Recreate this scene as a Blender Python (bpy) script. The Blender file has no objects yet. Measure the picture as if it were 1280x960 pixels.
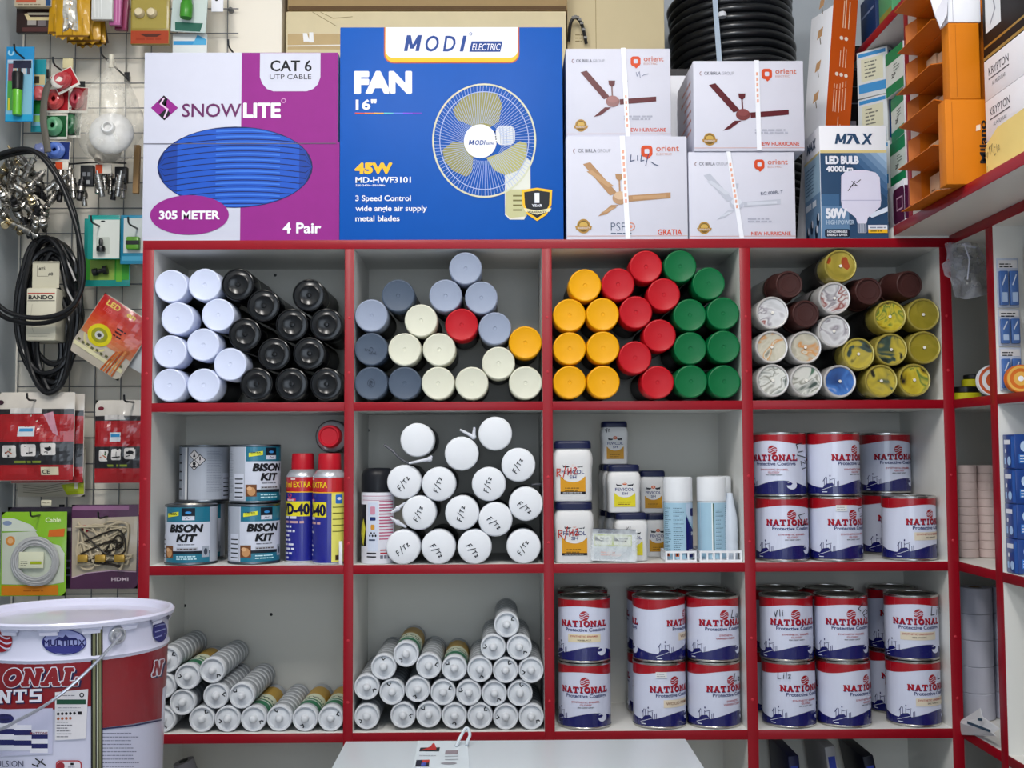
import bpy, bmesh, math, random
from mathutils import Vector, Matrix
from mathutils.noise import noise as pnoise
C = bpy.context.scene.collection
SC = bpy.context.scene
PI = math.pi
R = math.radians
random.seed(7)

# ------------------------------------------------------------------ camera, light, exposure
F = 1408.0                       # focal length in pixels of a 1280 px wide frame
EYE = Vector((0.0, -2.2528, 1.35))
YAW, PITCH, ROLL = math.atan(15 / F), math.atan(85 / F), R(0.28)
fw = Vector((math.sin(YAW) * math.cos(PITCH), math.cos(YAW) * math.cos(PITCH), math.sin(PITCH)))
r0 = fw.cross(Vector((0, 0, 1))).normalized()
u0 = r0.cross(fw)
rt = r0 * math.cos(ROLL) - u0 * math.sin(ROLL)
up = u0 * math.cos(ROLL) + r0 * math.sin(ROLL)
cam = bpy.data.cameras.new('camera')
cam.sensor_width = 36
cam.lens = 36 * F / 1280
cam.clip_start = 0.05
cam_o = bpy.data.objects.new('camera', cam)
C.objects.link(cam_o)
m3 = Matrix((rt, up, -fw)).transposed().to_4x4()
m3.translation = EYE
cam_o.matrix_world = m3
SC.camera = cam_o

vs = SC.view_settings
vs.view_transform = 'Standard'
vs.look = 'None'
vs.gamma = 1
vs.use_curve_mapping = False
vs.exposure = -0.14

w = bpy.data.worlds.new('World')
SC.world = w
w.use_nodes = True
w.node_tree.nodes['Background'].inputs[0].default_value = (0.80, 0.88, 1.0, 1)
w.node_tree.nodes['Background'].inputs[1].default_value = 0.2


def area(name, loc, target, sx, sy, power, col):
    l = bpy.data.lights.new(name, 'AREA')
    l.shape = 'RECTANGLE'
    l.size, l.size_y, l.energy, l.color = sx, sy, power, col
    o = bpy.data.objects.new(name, l)
    C.objects.link(o)
    o.location = loc
    d = Vector(target) - Vector(loc)
    o.rotation_euler = d.to_track_quat('-Z', 'Y').to_euler()
    return o


# daylight through the open shop front behind the camera, two ceiling lamps above the aisle
area('shop_front_daylight', (0.1, -4.9, 1.75), (0.1, 0, 1.25), 2.0, 2.0, 44, (0.76, 0.87, 1.0))
area('ceiling_lamp_light', (-0.62, -1.20, 2.82), (-0.60, -0.25, 0.9), 0.22, 1.2, 31, (1.0, 0.97, 0.93))
area('ceiling_lamp_light', (0.28, -1.20, 2.82), (0.40, -0.25, 0.9), 0.22, 1.2, 29, (1.0, 0.97, 0.93))


def ray(px, py):
    return fw + rt * ((px - 640) / F) + up * ((480 - py) / F)


def P(px, py, Y):
    d = ray(px, py)
    return EYE + d * ((Y - EYE.y) / d.y)


def PX(px, py, X):
    d = ray(px, py)
    return EYE + d * ((X - EYE.x) / d.x)


def PZ(px, py, Z):
    d = ray(px, py)
    return EYE + d * ((Z - EYE.z) / d.z)


def sc(px, py, Y):
    return (P(px + 5, py, Y) - P(px - 5, py, Y)).length / 10


# ------------------------------------------------------------------ materials (all procedural)
def lin(h):
    if isinstance(h, (tuple, list)):
        return tuple(h)
    v = [int(h[i:i + 2], 16) / 255 for i in (0, 2, 4)]
    return tuple(c / 12.92 if c <= .04045 else ((c + .055) / 1.055) ** 2.4 for c in v)


MC = {}


def M(col, rough=.45, metal=0, coat=0, var=.05, scale=25, bump=0.0, spec=None):
    if spec is None:
        spec = .5 if rough < .35 or metal else .22
    key = (col, rough, metal, coat, var, scale, bump, spec)
    if key in MC:
        return MC[key]
    m = bpy.data.materials.new('surface_' + str(len(MC)))
    m.use_nodes = True
    nt = m.node_tree
    b = nt.nodes['Principled BSDF']
    b.inputs['Roughness'].default_value = rough
    b.inputs['Metallic'].default_value = metal
    b.inputs['Coat Weight'].default_value = coat
    b.inputs['Coat Roughness'].default_value = .08
    b.inputs['Specular IOR Level'].default_value = spec
    tc = nt.nodes.new('ShaderNodeTexCoord')
    n = nt.nodes.new('ShaderNodeTexNoise')
    n.inputs['Scale'].default_value = scale
    n.inputs['Detail'].default_value = 3
    nt.links.new(tc.outputs['Object'], n.inputs['Vector'])
    mr = nt.nodes.new('ShaderNodeMapRange')
    mr.inputs['To Min'].default_value = 1 - var
    mr.inputs['To Max'].default_value = 1 + var
    nt.links.new(n.outputs['Fac'], mr.inputs['Value'])
    hs = nt.nodes.new('ShaderNodeHueSaturation')
    hs.inputs['Color'].default_value = (*lin(col), 1)
    nt.links.new(mr.outputs['Result'], hs.inputs['Value'])
    nt.links.new(hs.outputs['Color'], b.inputs['Base Color'])
    if bump:
        bp = nt.nodes.new('ShaderNodeBump')
        bp.inputs['Strength'].default_value = bump
        bp.inputs['Distance'].default_value = .004
        nt.links.new(n.outputs['Fac'], bp.inputs['Height'])
        nt.links.new(bp.outputs['Normal'], b.inputs['Normal'])
    MC[key] = m
    return m


def ramp_mat(name, stops, scale=20, rough=.4, coat=0, distort=0.0, metal=0, vec=None):
    m = bpy.data.materials.new(name)
    m.use_nodes = True
    nt = m.node_tree
    b = nt.nodes['Principled BSDF']
    b.inputs['Roughness'].default_value = rough
    b.inputs['Coat Weight'].default_value = coat
    b.inputs['Metallic'].default_value = metal
    tc = nt.nodes.new('ShaderNodeTexCoord')
    mp = nt.nodes.new('ShaderNodeMapping')
    if vec:
        mp.inputs['Location'].default_value = vec
    n = nt.nodes.new('ShaderNodeTexNoise')
    n.inputs['Scale'].default_value = scale
    n.inputs['Detail'].default_value = 2
    n.inputs['Distortion'].default_value = distort
    nt.links.new(tc.outputs['Object'], mp.inputs['Vector'])
    nt.links.new(mp.outputs['Vector'], n.inputs['Vector'])
    cr = nt.nodes.new('ShaderNodeValToRGB')
    el = cr.color_ramp.elements
    while len(el) < len(stops):
        el.new(.5)
    for e, (p, c) in zip(el, stops):
        e.position = p
        e.color = (*lin(c), 1)
    nt.links.new(n.outputs['Fac'], cr.inputs['Fac'])
    nt.links.new(cr.outputs['Color'], b.inputs['Base Color'])
    return m


def clear_mat(name, tint='EAF0F4', op=.22, rough=.12):
    m = bpy.data.materials.new(name)
    m.use_nodes = True
    nt = m.node_tree
    b = nt.nodes['Principled BSDF']
    b.inputs['Base Color'].default_value = (*lin(tint), 1)
    b.inputs['Roughness'].default_value = rough
    tr = nt.nodes.new('ShaderNodeBsdfTransparent')
    mx = nt.nodes.new('ShaderNodeMixShader')
    n = nt.nodes.new('ShaderNodeTexNoise')
    n.inputs['Scale'].default_value = 45
    n.inputs['Detail'].default_value = 3
    tc = nt.nodes.new('ShaderNodeTexCoord')
    nt.links.new(tc.outputs['Object'], n.inputs['Vector'])
    mr = nt.nodes.new('ShaderNodeMapRange')
    mr.inputs['From Min'].default_value = .35
    mr.inputs['From Max'].default_value = .7
    mr.inputs['To Min'].default_value = op * .5
    mr.inputs['To Max'].default_value = min(1, op * 1.8)
    nt.links.new(n.outputs['Fac'], mr.inputs['Value'])
    nt.links.new(mr.outputs['Result'], mx.inputs['Fac'])
    nt.links.new(tr.outputs[0], mx.inputs[1])
    nt.links.new(b.outputs[0], mx.inputs[2])
    nt.links.new(mx.outputs[0], nt.nodes['Material Output'].inputs['Surface'])
    return m


def emit_mat(name, col, s):
    m = bpy.data.materials.new(name)
    m.use_nodes = True
    b = m.node_tree.nodes['Principled BSDF']
    b.inputs['Emission Color'].default_value = (*lin(col), 1)
    b.inputs['Emission Strength'].default_value = s
    return m


# ------------------------------------------------------------------ mesh helpers
def box(bm, x0, x1, y0, y1, z0, z1, mi=0, bev=0):
    vs_ = [bm.verts.new(p) for p in ((x0, y0, z0), (x1, y0, z0), (x1, y1, z0), (x0, y1, z0),
                                     (x0, y0, z1), (x1, y0, z1), (x1, y1, z1), (x0, y1, z1))]
    fs = []
    for q in ((0, 3, 2, 1), (4, 5, 6, 7), (0, 1, 5, 4), (1, 2, 6, 5), (2, 3, 7, 6), (3, 0, 4, 7)):
        f = bm.faces.new([vs_[i] for i in q])
        f.material_index = mi
        fs.append(f)
    if bev:
        es = list({e for f in fs for e in f.edges})
        r = bmesh.ops.bevel(bm, geom=es, offset=bev, segments=2, affect='EDGES', profile=.5)
        for f in r['faces']:
            f.material_index = mi
    return vs_


def lathe(bm, prof, n=40, mi=0, org=(0, 0, 0), sx=1, sy=1):
    o = Vector(org)
    rings = []
    for r, z in prof:
        if r < 1e-6:
            rings.append([bm.verts.new(o + Vector((0, 0, z)))])
        else:
            rings.append([bm.verts.new(o + Vector((r * sx * math.sin(2 * PI * i / n), -r * sy * math.cos(2 * PI * i / n), z))) for i in range(n)])
    for k in range(len(rings) - 1):
        a, b = rings[k], rings[k + 1]
        m_ = mi[k] if isinstance(mi, (list, tuple)) else mi
        for i in range(n):
            j = (i + 1) % n
            if len(a) == 1 and len(b) == 1:
                continue
            if len(a) == 1:
                f = bm.faces.new((a[0], b[j], b[i]))
            elif len(b) == 1:
                f = bm.faces.new((a[i], a[j], b[0]))
            else:
                f = bm.faces.new((a[i], a[j], b[j], b[i]))
            f.material_index = m_


def tube(bm, pts, r, n=10, mi=0, closed=False, caps=True):
    pts = [Vector(p) for p in pts]
    L = len(pts)
    rings = []
    nrm = None
    for i, p in enumerate(pts):
        if closed:
            t = pts[(i + 1) % L] - pts[i - 1]
        else:
            t = pts[min(i + 1, L - 1)] - pts[max(i - 1, 0)]
        t.normalize()
        if nrm is None:
            nrm = t.orthogonal().normalized()
        else:
            nrm = (nrm - t * nrm.dot(t))
            nrm = nrm.normalized() if nrm.length > 1e-6 else t.orthogonal().normalized()
        b = t.cross(nrm)
        rr = r[i] if isinstance(r, (list, tuple)) else r
        rings.append([bm.verts.new(p + (nrm * math.cos(2 * PI * k / n) + b * math.sin(2 * PI * k / n)) * rr) for k in range(n)])
    for i in range(L if closed else L - 1):
        a, b = rings[i], rings[(i + 1) % L]
        off = 0
        if closed and i == L - 1:
            off = min(range(n), key=lambda o_: sum((a[k].co - b[(k + o_) % n].co).length for k in range(n)))
        for k in range(n):
            f = bm.faces.new((a[k], a[(k + 1) % n], b[(k + 1 + off) % n], b[(k + off) % n]))
            f.material_index = mi
    if caps and not closed:
        for rg in (rings[0][::-1], rings[-1]):
            f = bm.faces.new(rg)
            f.material_index = mi


def spline(pts, n=8, closed=False):
    pts = [Vector(p) for p in pts]
    out = []
    L = len(pts)
    for i in range(L if closed else L - 1):
        if closed:
            a, b, c, d = pts[i - 1], pts[i], pts[(i + 1) % L], pts[(i + 2) % L]
        else:
            a, b, c, d = pts[max(i - 1, 0)], pts[i], pts[i + 1], pts[min(i + 2, L - 1)]
        for k in range(n):
            t = k / n
            out.append(.5 * ((2 * b) + (c - a) * t + (2 * a - 5 * b + 4 * c - d) * t * t + (3 * b - a - 3 * c + d) * t ** 3))
    if not closed:
        out.append(pts[-1])
    return out


def loft(bm, rings, mi=0, cap=True):
    rv = [[bm.verts.new(p) for p in rg] for rg in rings]
    n = len(rv[0])
    for k in range(len(rv) - 1):
        for i in range(n):
            f = bm.faces.new((rv[k][i], rv[k][(i + 1) % n], rv[k + 1][(i + 1) % n], rv[k + 1][i]))
            f.material_index = mi
    if cap:
        bm.faces.new(rv[0][::-1]).material_index = mi
        bm.faces.new(rv[-1]).material_index = mi


def sring(hw, hd, z, p=4, n=40, cx=0, cy=0):
    out = []
    for i in range(n):
        t = 2 * PI * i / n
        c, s = math.cos(t), math.sin(t)
        out.append((cx + hw * math.copysign(abs(c) ** (2 / p), c), cy + hd * math.copysign(abs(s) ** (2 / p), s), z))
    return out


def mk(name, bm, mats, parent=None, smooth=True, ang=38, normals=True):
    if normals:
        bmesh.ops.recalc_face_normals(bm, faces=bm.faces[:])
    me = bpy.data.meshes.new(name)
    bm.to_mesh(me)
    bm.free()
    for m in (mats if isinstance(mats, (list, tuple)) else [mats]):
        me.materials.append(m)
    if smooth:
        me.polygons.foreach_set('use_smooth', [True] * len(me.polygons))
        me.set_sharp_from_angle(angle=R(ang))
    o = bpy.data.objects.new(name, me)
    C.objects.link(o)
    if parent:
        o.parent = parent
    return o


def tag(o, label, cat, group=None, kind=None):
    o['label'] = label
    o['category'] = cat
    if group:
        o['group'] = group
    if kind:
        o['kind'] = kind
    return o


def thing(name, label, cat, loc=(0, 0, 0), rot=(0, 0, 0), group=None):
    o = bpy.data.objects.new(name, None)
    o.empty_display_size = .03
    C.objects.link(o)
    o.location = loc
    o.rotation_euler = rot
    return tag(o, label, cat, group)


def struct(name, bm, mats, smooth=False):
    o = mk(name, bm, mats, smooth=smooth)
    o['kind'] = 'structure'
    return o


def dup(root, loc, rot=None, label=None, group=None, skip=()):
    def cp(o, par):
        c = o.copy()
        C.objects.link(c)
        if par:
            c.parent = par
        for ch in o.children:
            cp(ch, c)
        return c
    r = cp(root, None)
    r.location = loc
    if rot is not None:
        r.rotation_euler = rot
    if label:
        r['label'] = label
    if group:
        r['group'] = group
    return r


# ------------------------------------------------------------------ printed artwork: flat shapes and lettering mapped on a surface
GL = {}


def glyphs(s, bold, italic):
    k = (s, bold, italic)
    if k not in GL:
        cu = bpy.data.curves.new('lettering', 'FONT')
        cu.body = s
        cu.size = 1
        cu.offset = bold
        cu.shear = italic
        cu.resolution_u = 3
        cu.fill_mode = 'FRONT'
        o = bpy.data.objects.new('lettering', cu)
        me = o.to_mesh()
        vs_ = [(v.co.x, v.co.y) for v in me.vertices]
        fs = [tuple(p.vertices) for p in me.polygons]
        o.to_mesh_clear()
        bpy.data.objects.remove(o)
        bpy.data.curves.remove(cu)
        GL[k] = (vs_, fs)
    return GL[k]


CAPH = .729 - .0


class Art:
    """x to the right, y downwards (photo pixels) or upwards (up=True); s = metres per unit."""

    def __init__(self, ox=0, oy=0, s=.001, up=False):
        self.ox, self.oy, self.s, self.sg = ox, oy, s, (1 if up else -1)
        self.faces = []
        self.mats = []
        self.lay = 1
        self.gid = 0

    def mi(self, m):
        if m not in self.mats:
            self.mats.append(m)
        return self.mats.index(m)

    def up(self, k=1):
        self.lay += k
        return self

    def raw(self, pts, m, lay=None):
        q = [((x - self.ox) * self.s, (y - self.oy) * self.s * self.sg) for x, y in pts]
        a = sum(q[i - 1][0] * q[i][1] - q[i][0] * q[i - 1][1] for i in range(len(q)))
        if abs(a) < 1e-10:
            return
        if a < 0:
            q = q[::-1]
        self.gid += 1
        self.faces.append((q, self.mi(m), lay or self.lay, self.gid))

    poly = raw

    def rect(self, x0, y0, x1, y1, m, lay=None):
        self.raw([(x0, y0), (x1, y0), (x1, y1), (x0, y1)], m, lay)

    def rrect(self, x0, y0, x1, y1, r, m, lay=None, n=5):
        x0, x1 = min(x0, x1), max(x0, x1)
        y0, y1 = min(y0, y1), max(y0, y1)
        pts = []
        for cx, cy, a0 in ((x1 - r, y1 - r, 0), (x0 + r, y1 - r, 90), (x0 + r, y0 + r, 180), (x1 - r, y0 + r, 270)):
            for i in range(n + 1):
                a = R(a0 + 90 * i / n)
                pts.append((cx + r * math.cos(a), cy + r * math.sin(a)))
        self.raw(pts, m, lay)

    def ell(self, cx, cy, rx, ry, m, lay=None, n=32, rot=0):
        c, s = math.cos(rot), math.sin(rot)
        pts = []
        for i in range(n):
            a = 2 * PI * i / n
            x, y = rx * math.cos(a), ry * math.sin(a)
            pts.append((cx + x * c - y * s, cy + x * s + y * c))
        self.raw(pts, m, lay)

    def ring(self, cx, cy, rx, ry, t, m, lay=None, n=40, a0=0, a1=360, rot=0):
        full = abs(a1 - a0) >= 360
        cr, sr = math.cos(rot), math.sin(rot)

        def q(a, k):
            x, y = (rx - k) * math.cos(a), (ry - k) * math.sin(a)
            return (cx + x * cr - y * sr, cy + x * sr + y * cr)
        for i in range(n):
            a, b = R(a0 + (a1 - a0) * i / n), R(a0 + (a1 - a0) * (i + 1) / n)
            self.raw([q(a, 0), q(b, 0), q(b, t), q(a, t)], m, lay)

    def line(self, pts, w_, m, lay=None):
        for (x0, y0), (x1, y1) in zip(pts[:-1], pts[1:]):
            L = math.hypot(x1 - x0, y1 - y0) or 1
            nx, ny = -(y1 - y0) / L * w_ / 2, (x1 - x0) / L * w_ / 2
            ex, ey = (x1 - x0) / L * w_ * .3, (y1 - y0) / L * w_ * .3
            self.raw([(x0 + nx - ex, y0 + ny - ey), (x1 + nx + ex, y1 + ny + ey), (x1 - nx + ex, y1 - ny + ey), (x0 - nx - ex, y0 - ny - ey)], m, lay)

    def text(self, s, x, y, h, m, w_=None, bold=.0, italic=0, rot=0, align='L', lay=None, fat=0):
        """baseline start (x, y), capital height h, optional fitted width w_; rot in degrees, counter-clockwise."""
        v, f = glyphs(s, bold, italic)
        if not v:
            return
        k = h / CAPH
        xm, xM = min(p[0] for p in v), max(p[0] for p in v)
        kx = (w_ / (xM - xm)) if w_ else k
        off = {'L': 0, 'C': .5, 'R': 1}[align] * (xM - xm) * kx
        c, sn = math.cos(R(rot)), math.sin(R(rot))
        mi_, ly = self.mi(m), lay or self.lay + 1
        pts = []
        for a, b in v:
            X, Y = (a - xm) * kx - off, b * k
            X, Y = X * c - Y * sn, X * sn + Y * c
            pts.append(((x - self.ox + X) * self.s, (y - self.oy) * self.s * self.sg + Y * self.s))
        f_ = fat * self.s
        for dx, dy in (((0, 0),) if not fat else ((-f_, 0), (f_, 0), (0, f_), (0, -f_), (0, 0))):
            self.gid += 1
            for fc in f:
                self.faces.append(([(pts[i][0] + dx, pts[i][1] + dy) for i in fc], mi_, ly, self.gid))

    def lines(self, x, y, w_, n, pitch, h, m, lay=None, seed=1, rag=.35):
        rnd = random.Random(seed)
        for i in range(n):
            yy = y + i * pitch
            end = x + w_ * (1 - rag * rnd.random())
            xx = x
            while xx < end - h:
                l = min(end - xx, h * (1.5 + 4 * rnd.random()))
                self.rect(xx, yy, xx + l, yy + h, m, lay)
                xx += l + h * .7

    def build(self, name, parent, fn, cutx=None, cuty=None, step=.00022, base=.00025):
        bm = bmesh.new()
        lays = {}
        for q, mi_, ly, g in self.faces:
            lays.setdefault(ly + (g % 16) * .05, []).append((q, mi_))
        first = True
        for ly in sorted(lays):
            b2 = bmesh.new()
            for q, mi_ in lays[ly]:
                try:
                    f = b2.faces.new([b2.verts.new((x, y, 0)) for x, y in q])
                    f.material_index = mi_
                except ValueError:
                    pass
            for ax, cut in ((0, cutx), (1, cuty)):
                if cut:
                    lo = min(v.co[ax] for v in b2.verts)
                    hi = max(v.co[ax] for v in b2.verts)
                    k = math.floor(lo / cut) + 1
                    while k * cut < hi:
                        co, no = [0, 0, 0], [0, 0, 0]
                        co[ax] = k * cut
                        no[ax] = 1
                        bmesh.ops.bisect_plane(b2, geom=b2.verts[:] + b2.edges[:] + b2.faces[:], plane_co=co, plane_no=no, dist=1e-7)
                        k += 1
            off = base + step * (ly - 1)
            for v in b2.verts:
                v.co = fn(v.co.x, v.co.y, off)
            me = bpy.data.meshes.new('t')
            b2.to_mesh(me)
            b2.free()
            bm.from_mesh(me)
            bpy.data.meshes.remove(me)
        return mk(name, bm, self.mats, parent, smooth=False, normals=False)


def letter_m(a, x, y, w_, h, m, lay=3, sl=.2, t=.24):
    q = lambda u, v: (x + (u + v * sl) * w_, y - v * h)
    for pp in ([(0, 0), (t, 0), (t, 1), (0, 1)], [(1 - t, 0), (1, 0), (1, 1), (1 - t, 1)], [(0, 1), (t * 1.1, 1), (.5 + t * .45, .15), (.5 - t * .45, .15)], [(1, 1), (1 - t * 1.1, 1), (.5 - t * .45, .15), (.5 + t * .45, .15)]):
        a.poly([q(*p_) for p_ in pp], m, lay)


def front(y=0):
    return lambda x, z, o: Vector((x, y - o, z))


def cyl(r, z0=0, rot=0):
    return lambda x, z, o: Vector(((r + o) * math.sin(x / r + rot), -(r + o) * math.cos(x / r + rot), z + z0))


def top(z):
    return lambda x, y, o: Vector((x, y, z + o))


# ------------------------------------------------------------------ common colours
WHITE = M('DEE0E6', .4, var=.02)
PAPER = M('E2E3EA', .5, var=.02)
LAMIN = M('E2E2DE', .35, var=.03, scale=4)
RED = M('8C0619', .36, var=.10, scale=12, spec=.3)
BLACK = M('0C0D10', .3, var=.2)
INK = M('15161C', .6)
STEEL = M('B9B6AE', .28, metal=1, var=.08)
TIN = M('8F8C86', .32, metal=1, var=.1)
BRASS = M('C9A24A', .3, metal=1, var=.08)
CARD = M('B79C74', .75, var=.08, scale=14)
NAVY = M('1B1F66', .35, coat=.3)
CLEAR = clear_mat('clear_film')
CLEARER = clear_mat('clear_blister', op=.12, rough=.05)
MILKY = clear_mat('milky_plastic_film', tint='E6E4DC', op=.42, rough=.25)
# ------------------------------------------------------------------ room
WALLP = M('EFE8DA', .6, var=.04, scale=5, bump=.05)
WALLB = M('CFCFCB', .6, var=.04, scale=3)
DEEP = 0.25
x_post = [(P(a, 610, 0).x, P(b, 610, 0).x) for a, b in ((174.5, 188.5), (430, 442), (679, 691.5), (929, 942.5), (1182, 1196))]
z_brd = [(P(640, a, 0).z, P(640, b, 0).z) for a, b in ((299.5, 310.8), (502, 513), (705, 716.5), (914.5, 926.5))]
ZT = z_brd[0][0]
FLOORZ = [ZT, z_brd[1][0], z_brd[2][0], z_brd[3][0]]
CEILZ = [None, z_brd[0][1], z_brd[1][1], z_brd[2][1], z_brd[3][1]]
WY = 0.30
XL = P(19, 480, WY).x
XW = P(352, 40, WY).x
XR = 1.19
bm = bmesh.new()
box(bm, XL - .1, XW, WY, .8, 0, 2.95)
struct('wall_left_back', bm, WALLP)
bm = bmesh.new()
box(bm, XW, XR, WY, .8, 0, ZT)
struct('wall_back_lower', bm, WALLB)
bm = bmesh.new()
box(bm, XW, XR, .70, .8, ZT, 2.95)
struct('wall_back', bm, M('C3CAD2', .6, var=.04, scale=3))
bm = bmesh.new()
box(bm, XL - .1, XL, -5.0, WY, 0, 2.95)
struct('wall_left', bm, M('B4BCC2', .55, var=.05, scale=3))
bm = bmesh.new()
box(bm, XR, XR + .1, -5.0, .8, 0, 2.95)
struct('wall_right', bm, WALLB)
bm = bmesh.new()
box(bm, XL - .1, XR + .1, -5.0, .8, 2.95, 3.05)
struct('ceiling', bm, M('DADAD8', .7, var=.03))
bm = bmesh.new()
box(bm, XL - .1, XR + .1, -5.0, .8, -.1, 0)
flm = bpy.data.materials.new('floor_tiles')
flm.use_nodes = True
nt = flm.node_tree
bk = nt.nodes.new('ShaderNodeTexBrick')
bk.offset = 0
bk.inputs['Scale'].default_value = 1
bk.inputs['Brick Width'].default_value = .6
bk.inputs['Row Height'].default_value = .6
bk.inputs['Mortar Size'].default_value = .004
bk.inputs['Color1'].default_value = (.5, .48, .44, 1)
bk.inputs['Color2'].default_value = (.46, .44, .41, 1)
bk.inputs['Mortar'].default_value = (.2, .2, .2, 1)
tc = nt.nodes.new('ShaderNodeTexCoord')
nt.links.new(tc.outputs['Object'], bk.inputs['Vector'])
nt.links.new(bk.outputs['Color'], nt.nodes['Principled BSDF'].inputs['Base Color'])
nt.nodes['Principled BSDF'].inputs['Roughness'].default_value = .25
struct('floor', bm, flm)

for lx, lb in ((-.62, 'long white ceiling lamp on the left above the aisle'), (.28, 'long white ceiling lamp on the right above the aisle')):
    t = thing('ceiling_lamp', lb, 'lamp', (lx, -1.20, 2.85), group='ceiling lamps over the aisle')
    bm = bmesh.new()
    box(bm, -.13, .13, -.62, .62, .01, .10, bev=.008)
    mk('lamp_housing', bm, WHITE, t)
    bm = bmesh.new()
    box(bm, -.10, .10, -.59, .59, 0, .012)
    mk('lamp_diffuser', bm, emit_mat('lamp_glow', 'FFF8EE', 6), t)

# ------------------------------------------------------------------ the back shelf unit: carcass boards, red edge strips
unit = thing('shelf_unit', 'large white shelf unit with red edge strips along the back wall', 'shelf', (0, 0, 0))
XA, XB = x_post[0][0], x_post[4][1]
ET = .0016


def board(name, x0, x1, z0, z1, y0=0.0, y1=DEEP, par=unit, mat=None):
    bm = bmesh.new()
    box(bm, x0, x1, y0, y1, z0, z1)
    o = mk(name, bm, mat or LAMIN, par, smooth=False)
    bm = bmesh.new()
    box(bm, x0, x1, y0 - ET, y0, z0, z1, bev=.0006)
    e = mk('red_edge_strip', bm, RED, o)
    e['label'] = 'glossy red edge strip'
    return o


for i, (a, b) in enumerate(x_post):
    bm = bmesh.new()
    nm = 'side_panel' if i in (0, 4) else 'divider'
    zt = z_brd[0][1]
    o = board(nm, a, b, 0.0, zt)
    # countersunk screw covers on the posts
    bm = bmesh.new()
    for zz in (1.62, 1.51, 1.30, 1.17, .98, .86):
        v = bmesh.ops.create_uvsphere(bm, u_segments=10, v_segments=5, radius=.0028)['verts']
        for q in v:
            q.co = Vector(((a + b) / 2 + q.co.x, -ET - .0002 + q.co.y * .25, zz + q.co.z))
    mk('screw_cap', bm, M('B8303C', .4), o)
# the top board runs across the whole unit and back over the ledge
board('shelf_board', XA, XB, z_brd[0][1], z_brd[0][0], 0, .272)
for k in (1, 2, 3):
    for i in range(4):
        board('shelf_board', x_post[i][1], x_post[i + 1][0], z_brd[k][1], z_brd[k][0])
for i in range(4):
    board('shelf_board', x_post[i][1], x_post[i + 1][0], .10, .118)
bm = bmesh.new()
box(bm, XA, XB, DEEP, DEEP + .006, 0.02, z_brd[0][1])
bp = mk('back_panel', bm, M('D2D0C8', .5, var=.05, scale=3), unit, smooth=False)
bm = bmesh.new()
for px, py, yy in ((344, 344, 0), (231, 757, 0), (339, 768, 0), (460, 538, 0)):
    p = P(px, py, DEEP)
    v = bmesh.ops.create_circle(bm, cap_ends=True, segments=10, radius=.0035)['verts']
    for q in v:
        q.co = Vector((p.x + q.co.x, DEEP - .0006, p.z + q.co.y))
mk('drill_hole', bm, BLACK, bp, smooth=False)

# ------------------------------------------------------------------ the unit along the right wall
XF, XU, XBK = .912, .80, 1.17
ZU = PX(1127, 290, XU).z               # underside of the overhanging board
runit = thing('corner_shelf_unit', 'white shelf unit with red edge strips along the right wall', 'shelf', (XF, -.4, 0))


def rboard(name, y0, y1, z0, z1, xf=XF, mat=None, x1=XBK, par=runit):
    o_ = Vector((XF, -.4, 0))
    bm = bmesh.new()
    box(bm, xf - o_.x, x1 - o_.x, y0 - o_.y, y1 - o_.y, z0, z1)
    o = mk(name, bm, mat or LAMIN, par, smooth=False)
    bm = bmesh.new()
    box(bm, xf - ET - o_.x, xf - o_.x, y0 - o_.y, y1 - o_.y, z0, z1, bev=.0006)
    e = mk('red_edge_strip', bm, RED, o)
    e['label'] = 'glossy red edge strip'
    return o


XE = XB + .003
YD = [(.235, .255), (-.200, -.172), (-.62, -.594)]     # uprights of the lower part
for a, b in YD:
    rboard('divider', a, b, 0, ZU - .020, XE if a > 0 else XF)
rboard('shelf_board', -.62, -.003, ZU - .020, ZU - .0005)
rboard('shelf_board', -.0025, .255, z_brd[0][1], ZT, XE)
for k in (1, 2, 3):
    for (a0, a1), (b0, b1) in zip([(-.003, 0)] + YD[1:-1], YD[1:]):
        if b1 == YD[1][1]:
            rboard('shelf_board', -.003, .235, z_brd[k][1], z_brd[k][0], XE)
        rboard('shelf_board', b1, a0, z_brd[k][1], z_brd[k][0], XF)
# upper, deeper part that overhangs
TB = .020
rboard('shelf_board', -.85, -.001, ZU, ZU + TB, XU)
bm = bmesh.new()
box(bm, XU - XF, XBK - XF, 0.4 - .001, 0.4 + .26, ZT + .0005, ZU + TB - .001)
mk('corner_infill', bm, LAMIN, runit, smooth=False)
ZU2 = PX(1080, 65, XU).z
rboard('shelf_board', -.087, .26, ZU2, ZU2 + TB, XU)
rboard('shelf_board', -.85, -.107, ZU2 + .12, ZU2 + .12 + TB, XU)
rboard('divider', -.107, -.087, ZU + TB, 2.5, XU, mat=M('DDD6D2', .4))
bm = bmesh.new()
box(bm, XBK - XF, XR - XF - .001, -.45, .66, ZU - .5, 2.5)
box(bm, XBK - XF, XR - XF - .001, -.45, .399, 0, ZU - .5)
mk('back_panel', bm, M('B9B8B2', .5, var=.05), runit, smooth=False)
ZR = ZU + TB                          # top of the overhanging board

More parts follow.
